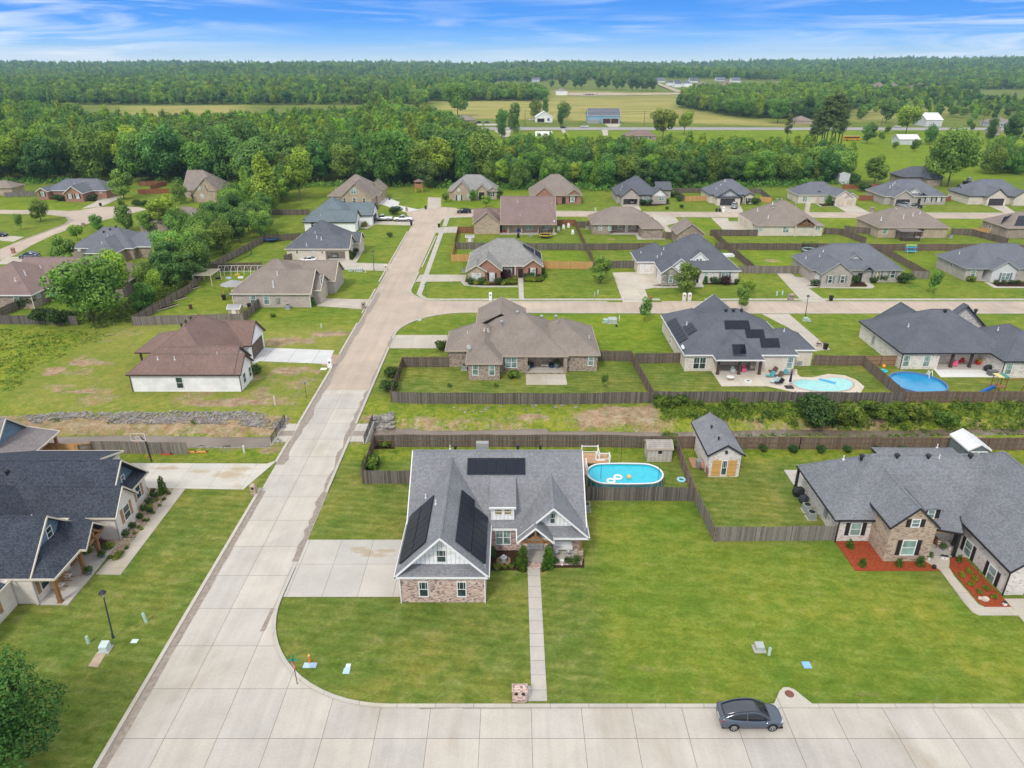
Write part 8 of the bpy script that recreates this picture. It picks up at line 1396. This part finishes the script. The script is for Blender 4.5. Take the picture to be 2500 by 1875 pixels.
def rocker(k,x,y,label,wm,cm,z=.12):return box_thing('rocking_chair','chair',label,k,x,y,[('seat',cm,[('b',-.26,.3,-.26,.26,.4,.48)]),('backrest',wm,[('b',-.34,-.27,-.27,.27,.48,1.1)]),('armrest',wm,[('b',-.3,.3,-.32,-.26,.62,.67),('b',-.3,.3,.26,.32,.62,.67)]),('rocker',wm,[('r',-.5,-.28,.06,.5,-.28,.06,.05),('r',-.5,.28,.06,.5,.28,.06,.05),('r',-.25,-.28,.06,-.25,-.28,.62,.04),('r',.25,-.28,.06,.25,-.28,.62,.04),('r',-.25,.28,.06,-.25,.28,.62,.04),('r',.25,.28,.06,.25,.28,.62,.04)])],z)
RW=plain('honey_wood',(.45,.24,.10),.6);rocker('k',620,1165,'honey wood rocking chair, farther one on the left porch',RW,T_W);rocker('k',555,1250,'white cushioned rocking chair, nearer one on the left porch',RW,T_W);box_thing('side_table','table','small table between the two rocking chairs','k',565,1190,[('top',RW,[('b',-.22,.22,-.22,.22,.42,.46)]),('leg',RW,[('r',0,0,0,0,0,.42,.08)])],.12);rocker('n',1340,985,'brown rocking chair on the right neighbour porch',WOOD,T_W,.12)
def blob(name,cat,label,k,x,y,r3,m_,z=0,sub=None):gx,gy=G(k,x,y);t=thing(name,label,cat,(gx,gy,z));MB().ball((gx,gy,z+r3[2]*.9),r3,12,7,.06,random.Random(int(x))).build('cover',m_,t);MB().box(gx-r3[0]*.6,gx+r3[0]*.6,gy-r3[1]*.6,gy+r3[1]*.6,z,z+.3).build('base',BK,t)
blob('covered_grill','grill','black covered grill, farther one beside the right neighbour patio','n',165,555,(.75,.5,.65),BK);blob('covered_grill','grill','dark covered box nearer the air conditioners','n',210,610,(.6,.45,.55),plain('dark_cover',(.035,.037,.05)));blob('covered_grill','grill','black covered grill on the bright patio by the round pool','j',1885,575,(.8,.5,.6),BK)
box_thing('deck_box','storage box','grey deck box on the bright patio','j',1937,612,[('box',plain('box_grey',(.13,.135,.14),.6),[('b',-.95,.95,-.4,.4,0,.7)]),('lid',plain('lid_grey',(.17,.175,.18),.6),[('b',-1.0,1.0,-.43,.43,.7,.78)])],.05)
# patio furniture
box_thing('patio_sofa','sofa','outdoor sofa with teal and white cushions on the brown house patio','h',1205,520,[('seat',T_W,[('b',-1.1,1.1,-.4,.3,.25,.42)]),('backrest',T_W,[('b',-1.1,1.1,.28,.42,.42,.85)]),('cushion',plain('teal_fabric',(.02,.36,.34),.9),[('b',-1.1,-.75,-.1,.25,.43,.8),('b',.75,1.1,-.1,.25,.43,.8)])],.1);box_thing('coffee_table','table','low white table before the teal and white sofa','h',1215,545,[('top',T_W,[('b',-.6,.6,-.3,.3,.35,.4)]),('leg',T_W,[('r',-.5,0,0,-.5,0,.36,.06),('r',.5,0,0,.5,0,.36,.06)])],.1)
for x,lb in((1100,'blue cushioned chair left of the patio sofa'),(1275,'blue cushioned chair right of the patio sofa')):box_thing('patio_chair','chair',lb,'h',x,550,[('seat',plain('navy_fabric',(.02,.05,.12),.9),[('b',-.32,.32,-.3,.3,.2,.42)]),('backrest',BK,[('b',-.34,.34,.25,.34,.4,.85)])],.1)
box_thing('play_table','table','small white table on the pool house patio slab','i',1225,655,[('top',T_W,[('t',0,0,.5,0,0,.56,.6)]),('leg',WOODO,[('r',-.4,-.2,0,-.4,-.2,.5,.07),('r',.4,-.2,0,.4,-.2,.5,.07),('r',0,.4,0,0,.4,.5,.07)])]);box_thing('fire_bowl','table top','flat white round disc on the pool house patio slab','i',1388,672,[('bowl',T_W,[('t',0,0,0,0,0,.12,.6)]),('centre',MET_GAL,[('t',0,0,.12,0,0,.15,.3)])],.05)
box_thing('patio_umbrella','umbrella','closed navy umbrella on a dark base beside the kidney pool','i',1757,725,[('canopy',plain('navy_canopy',(.02,.02,.09),.8),[('t',0,0,1.0,0,0,3.0,.22,.06)]),('pole',MET_G,[('t',0,0,0,0,0,1.1,.04)]),('base',BK,[('b',-.6,.6,-.5,.5,0,.15)])],.05)
for x,y,m_,lb in((1575,632,plain('teal_sling',(.08,.38,.42)),'teal lounge chair on the pool deck, left'),(1600,590,plain('brown_sling',(.14,.09,.07)),'brown bench at the wall of the pool house'),(1650,632,plain('brown_sling',(.14,.09,.07)),'brown lounge chair in the middle of the pool deck'),(1692,612,plain('teal_sling',(.08,.38,.42)),'teal lounge chair on the pool deck, right'),(1752,610,plain('tan_sling',(.36,.30,.25)),'tan high backed chair near the pool'),(1615,685,plain('pale_sling',(.5,.62,.68)),'pale chair at the front of the pool deck'),(1655,695,BK,'black chair at the front of the pool deck')):box_thing('lounge_chair','chair',lb,'i',x,y,[('seat',m_,[('b',-.5,.4,-.3,.3,.28,.36)]),('backrest',m_,[('r',.35,0,.3,.7,0,.95,.5)]),('leg',MET_G,[('r',-.4,-.25,0,-.4,-.25,.3,.04),('r',-.4,.25,0,-.4,.25,.3,.04),('r',.3,-.25,0,.3,-.25,.3,.04),('r',.3,.25,0,.3,.25,.3,.04)])],.05)
for x,y,m_,lb in((1245,595,UC,'grey box under the patio roof of the pool house'),(1345,585,plain('pink_plastic',(.75,.12,.25)),'pink toy under the patio roof of the pool house'),(1420,560,T_C,'cream chair under the patio roof, right side')):box_thing('patio_item','patio item',lb,'i',x,y,[('body',m_,[('b',-.35,.35,-.3,.3,.1,.7)]),('top',m_,[('b',-.25,.25,.15,.3,.7,1.1)])],.1)
for x,y,m_,lb in((1580,535,plain('pink_plastic',(.75,.12,.25)),'pink ride-on toy between the patio posts'),(1640,505,RED,'small red toy at the back of the dark roofed house patio'),(1800,520,RED,'red and yellow toy car on the patio'),(1440,500,BK,'black patio table with chairs, left on the patio')):box_thing('patio_toy','toy' if m_ is not BK else 'table',lb,'j',x,y,[('body',m_,[('b',-.45,.45,-.3,.3,.15,.6)]),('top',YL if x==1800 else m_,[('b',-.2,.3,-.25,.25,.6,.95)])],.1)
for x,y,m_,lb in((980,620,BL,'blue play table with a blue canopy behind the long tan house'),(1092,615,plain('teal_plastic',(.05,.5,.55)),'teal toy slide behind the long tan house'),(853,618,RED,'red cozy toy at the left porch bay'),(978,665,BK,'black grill on the lawn behind the long tan house'),(1092,660,MET_GAL,'small toy stand on the lawn behind the long tan house'),(1385,585,T_W,'white garden chair near the trampoline'),(1340,605,T_W,'white fan shaped item beside the trampoline'),(1430,572,T_W,'white chair farthest right of the trampoline'),(1468,632,T_W,'white toy fridge on the lawn right of the trampoline'),(1032,610,plain('teal_plastic',(.05,.5,.55)),'small teal chair in the porch shade')):box_thing('garden_toy','toy' if m_ is not BK else 'grill',lb,'c',x,y,[('body',m_,[('b',-.4,.4,-.35,.35,0,.75)]),('top',m_,[('b',-.3,.3,.1,.35,.75,1.25)])])
# pergola, kayak rack, play structures
gx,gy=G('e',1185,695);t=thing('pergola','dark timber pergola with a flat roof behind the brown brick house','pergola',(gx,gy,0))
for a in(-2.6,2.6):
 for b_ in(0,3):MB().box(gx+a-.1,gx+a+.1,gy+b_-.1,gy+b_+.1,0,2.6).build('post',T_DB,t)
MB().box(gx-3,gx+3,gy-.3,gy+3.3,2.6,2.75).build('roof',plain('pergola_roof',(.20,.17,.16)),t);MB().box(gx-2.7,gx+2.7,gy,gy+.1,.1,.7).build('bench',T_DB,t)
gx,gy=G('e',1190,803);t=thing('kayak_rack','rack stacked with four bright kayaks at the fence','kayak rack',(gx,gy,0));q=MB()
for s_ in(-1.1,1.1):q.bar((gx+s_,gy-.5,0),(gx+s_,gy+.4,2.3),.08,.08).bar((gx+s_,gy+.8,0),(gx+s_,gy+.4,2.3),.08,.08)
q.build('frame',T_C,t)
for i,c_ in enumerate(((.10,.45,.55),(.05,.12,.3),(.05,.35,.55),(.35,.65,.12))):
 z_=.5+i*.5;yy=gy-.25+i*.18;m=MB();m.smooth=True;loft(m,[[(gx+x,yy+r0*math.cos(a),z_+r0*.6*math.sin(a))for a in[6.283*j/8 for j in range(8)]]for x,r0 in((-1.7,.04),(-1.2,.25),(0,.36),(1.2,.25),(1.7,.04))]);k_=m.build('kayak',plain('kayak_%d'%i,c_,.4),org=(gx,yy,z_));tag(k_,('teal kayak at the bottom of the rack','navy kayak second from the bottom','blue kayak second from the top','lime kayak on top of the rack')[i],'kayak')
box_thing('play_tower','play tower','small timber play tower on stilts at the wood edge','u',1338,1168,[('leg',WOODO,[('r',a,b_,0,a,b_,3.0,.15)for a in(-1.3,1.3)for b_ in(-1.2,1.2)]),('wall',boards('red_cedar',(.42,.20,.11),.14,.15),[('b',-1.5,1.5,-1.4,1.4,1.9,3.4)]),('roof',R_BROWN,[('t',0,0,4.2,0,0,5.0,2.1,.1)]),('roof_post',WOODO,[('r',a,b_,3.4,a,b_,4.3,.12)for a in(-1.3,1.3)for b_ in(-1.2,1.2)])])
box_thing('play_structure','playset','timber playset with green and yellow roof, blue slide and swing beam','j',1960,775,[('tower_post',WOOD,[('r',a,b_,0,a,b_,2.9,.1)for a in(-.7,.7)for b_ in(-.6,.6)]),('platform',WOOD,[('b',-.8,.8,-.7,.7,1.2,1.3)]),('roof',plain('canvas_green',(.05,.25,.2)),[('b',0,.85,-.8,.8,2.9,3.0)]),('roof_stripe',plain('canvas_yellow',(.7,.55,.25)),[('b',-.85,0,-.8,.8,2.9,3.0)]),('slide',BL,[('r',-.8,-.3,1.3,-3.0,-.5,.1,.45)]),('swing_beam',WOOD,[('r',.7,0,2.3,4.2,0,2.3,.12),('r',4.2,0,2.3,4.5,-1,0,.1),('r',4.2,0,2.3,4.5,1,0,.1)])])
box_thing('swing_set','swing set','white framed swing set behind the mauve roofed house','a',490,1245,[('frame',T_W,[('r',-2.4,0,2.1,2.4,0,2.1,.1),('r',-2.4,0,2.1,-2.7,-.8,0,.1),('r',-2.4,0,2.1,-2.7,.8,0,.1),('r',2.4,0,2.1,2.7,-.8,0,.1),('r',2.4,0,2.1,2.7,.8,0,.1)]),('seat',plain('swing_pink',(.6,.1,.2)),[('b',-1.2,-.8,-.15,.15,.5,.55),('b',.8,1.2,-.15,.15,.5,.55)]),('canopy',plain('swing_blue',(.12,.45,.55)),[('b',-1.5,1.6,.2,.3,1.2,1.9)])])
box_thing('garden_canopy','canopy','grey roofed canopy on orange posts behind the taupe roofed house','b',245,1200,[('roof',T_G,[('t',0,1.5,2.5,0,1.5,3.3,2.6,.3)]),('post',WOODO,[('r',a,b_,0,a,b_,2.5,.14)for a in(-1.6,1.6)for b_ in(0,3)]),('bench',BL,[('b',-.8,.8,.6,1.4,.2,.6)])])
box_thing('pergola','pergola','bare white pergola frame at the long left fence','a',1840,1095,[('leg',T_C,[('r',a,b_,0,a,b_,2.6,.12)for a in(-1.8,2.2)for b_ in(-1,4.5)]),('slats',T_C,[('r',-2,b_,2.6,2.4,b_,2.6,.09)for b_ in np.linspace(-1,4.5,8)]+[('r',a,-1.2,2.6,a,4.7,2.6,.09)for a in(-1.8,2.2)])])
gx,gy=G('b',100,1015);t=thing('hoop_tunnel','row of white arched hoops over a garden bed','hoop tunnel',(gx,gy,0))
for i in range(9):
 q=MB();x_=gx+.2+i*1.55;pv=None
 for j in range(9):a=math.pi*j/8;c_=(x_,gy+2.4-1.6*math.cos(a),2.0*math.sin(a));q.bar(pv,c_,.07,.07)if pv else None;pv=c_
 q.build('hoop',MET_W,t)
MB().bar((gx,gy+2.4,2.0),(gx+13,gy+2.4,2.0),.06,.06).bar((gx,gy+1.0,1.0),(gx+13,gy+1.0,1.0),.06,.06).build('rail',MET_W,t)
for x,y,m_,lb in((215,1035,BLUE,'pale blue tub before the hoop tunnel'),(295,1005,YL,'yellow ride-on toy inside the hoop tunnel'),(325,1030,T_W,'white bucket before the hoop tunnel'),(125,1035,BK,'black bucket at the left end of the hoop tunnel')):box_thing('garden_toy','toy',lb,'b',x,y,[('body',m_,[('b',-.6,.6,-.3,.3,0,.35)]),('handle',m_,[('r',-.3,0,.35,.3,0,.55,.06)])])
box_thing('tree_stump_stool','barrel','small rusty barrel alone on the left back garden lawn','a',1718,1305,[('body',plain('rusty_barrel',(.10,.045,.03)),[('t',0,0,0,0,0,.85,.33)]),('rim',BK,[('o',0,0,.85,.3,.04)])])
for i,(x,y)in enumerate(((1690,1135),(1560,1235),(1480,1300))):box_thing('planter_row','planter',('farthest','middle','nearest')[i]+' white edged planting bed along the left fence','a',x,y,[('edging',T_C,[('r',-1.6,-2.6,.15,1.4,2.4,.15,.12),('r',-1.0,-2.9,.15,2.0,2.1,.15,.12)]),('soil',MULCH_D,[('r',-1.3,-2.7,.05,1.7,2.2,.05,.5)])])
for k,x,y,m_,lb in(('a',900,290,T_W,'left white garden chair beside the red brick house'),('a',950,292,T_W,'right white garden chair beside the red brick house')):box_thing('garden_chair','chair',lb,k,x,y,[('seat',m_,[('b',-.35,.35,-.35,.35,.3,.4)]),('backrest',m_,[('b',-.35,.35,.28,.36,.4,1.0)])])
for k,x,y,z_,lb in(('h',530,362,4.2,'grey satellite dish in the roof valley of the brown brick house'),('c',1303,520,3.6,'white satellite dish at the right eave of the long tan house'),('a',712,780,3.6,'white satellite dish on the slate roof edge'),('i',795,362,3.8,'pale satellite dish on the pool house roof')):
 gx,gy=G(k,x,y,z_);t=thing('satellite_dish',lb,'satellite dish',(gx,gy,z_));MB().tube((gx,gy,z_-.5),(gx,gy,z_),.03,n=5).build('mast',MET_G,t);MB().tube((gx,gy-.05,z_+.05),(gx+.06,gy-.12,z_+.12),.1,.38,14).build('dish',UC if k=='h' else MET_W,t)
box_thing('driveway_chairs','chair','dark chair frame beside the tall black bin','i',2020,352,[('frame',WOOD,[('r',-.4,-.3,0,-.4,-.3,1.1,.06),('r',.4,-.3,0,.4,-.3,1.1,.06),('r',-.4,-.3,1.1,.4,-.3,1.1,.06),('r',-.4,-.3,.5,.4,-.3,.5,.06)]),('seat',BK,[('b',-.4,.4,-.3,.3,.45,.52)])],.04)
box_thing('boulder','rock','pale boulder in the right red mulch bed','n',1742,1440,[('rock',plain('pale_rock',(.55,.47,.38),.9,.1,0,.3,4),[('s',0,0,.2,(.4,.3,.25)),('s',-.3,.2,.12,(.25,.2,.18))])]);box_thing('boulder','rock','round pale boulder beside the black porch post','n',1458,1020,[('rock',plain('pale_rock',(.5,.5,.5)),[('s',0,0,.22,(.38,.3,.28))])])
for x,y,lb in((1382,1085,'left lantern at the foot of the right porch'),(1415,1090,'right lantern at the foot of the right porch'),(1312,1170,'dark lantern on the red mulch edge'),(1908,1480,'lantern at the near end of the right mulch bed')):box_thing('garden_lantern','lantern',lb,'n',x,y,[('glass',T_W if x!=1312 else BK,[('b',-.13,.13,-.13,.13,.05,.38)]),('cap',BK,[('t',0,0,.38,0,0,.52,.2,.04)])])
box_thing('brick_pile','bricks','tan pallet board leaning beside the brick garden shed','m',1265,480,[('board',plain('pallet_tan',(.45,.26,.16)),[('b',-.5,.5,-1.2,1.2,0,.08)]),('edge',WOOD,[('b',-.5,-.42,-1.2,1.2,.08,.13)])]);blob('wood_pile','brick pile','heap of red bricks against the garden shed wall','m',1335,520,(.45,1.0,.6),W_RED)
box_thing('pool_pump','pool pump','white pool pump with hoses beside the oval pool','m',335,685,[('tank',T_C,[('s',0,0,.6,.28)]),('motor',BK,[('t',-.3,-.2,.25,.2,-.2,.25,.12)]),('hose',T_W,[('r',-.5,-.1,.1,.5,.2,.5,.06)])])
box_thing('orange_ball','ball','orange ball on the grass behind the round pool','j',948,545,[('ball',plain('orange_ball',(.75,.35,.05)),[('s',0,0,.3,.32)]),('base',plain('orange_ball',(.75,.35,.05)),[('t',0,0,0,0,0,.1,.2)])]);gx,gy=G('j',945,582);tag(MB().torus((gx,gy,.15),.5,.17).build('swim_ring',plain('turquoise_vinyl',(.05,.55,.65),.4),org=(gx,gy,0)),'turquoise swim ring on the grass behind the round pool','swim ring')
box_thing('tractor','tractor','dark red farm vehicle beside the far garden fence','w',1770,1112,[('body',T_DB,[('b',-1.5,1.2,-.8,.8,.5,1.6)]),('cab',MET_G,[('b',-.2,1.2,-.8,.8,1.6,3.0)]),('wheel',TYRE,[('t',-1,-1,.7,-1,-.7,.7,.7),('t',1,-1,.7,1,-.7,.7,.7)])])
t=box_thing('covered_spa','spa','white covered spa in the narrow yard behind the dark roofed house','d',1210,832,[('shell',T_W,[('b',-1.4,1.4,-.9,.9,0,.5)]),('cover',MET_W,[('b',-1.2,1.2,-.8,.8,.5,.62)])])
# summer haze over the valley
m=MB().box(-6500,6500,-90,5200,-60,118);hz=NB('haze_air');hz.t.nodes.remove(hz.b);pv=hz.n('ShaderNodeVolumePrincipled');pv.inputs['Color'].default_value=(.48,.76,1.0,1);pv.inputs['Density'].default_value=.0001;pv.inputs['Anisotropy'].default_value=0;hz.l(pv.outputs[0],hz.o.inputs['Volume'])
ho=m.build('haze',hz.m);tag(ho,'thin blue summer haze filling the air over the valley','haze',kind='stuff');ho.visible_shadow=True
S.cycles.volume_bounces=0
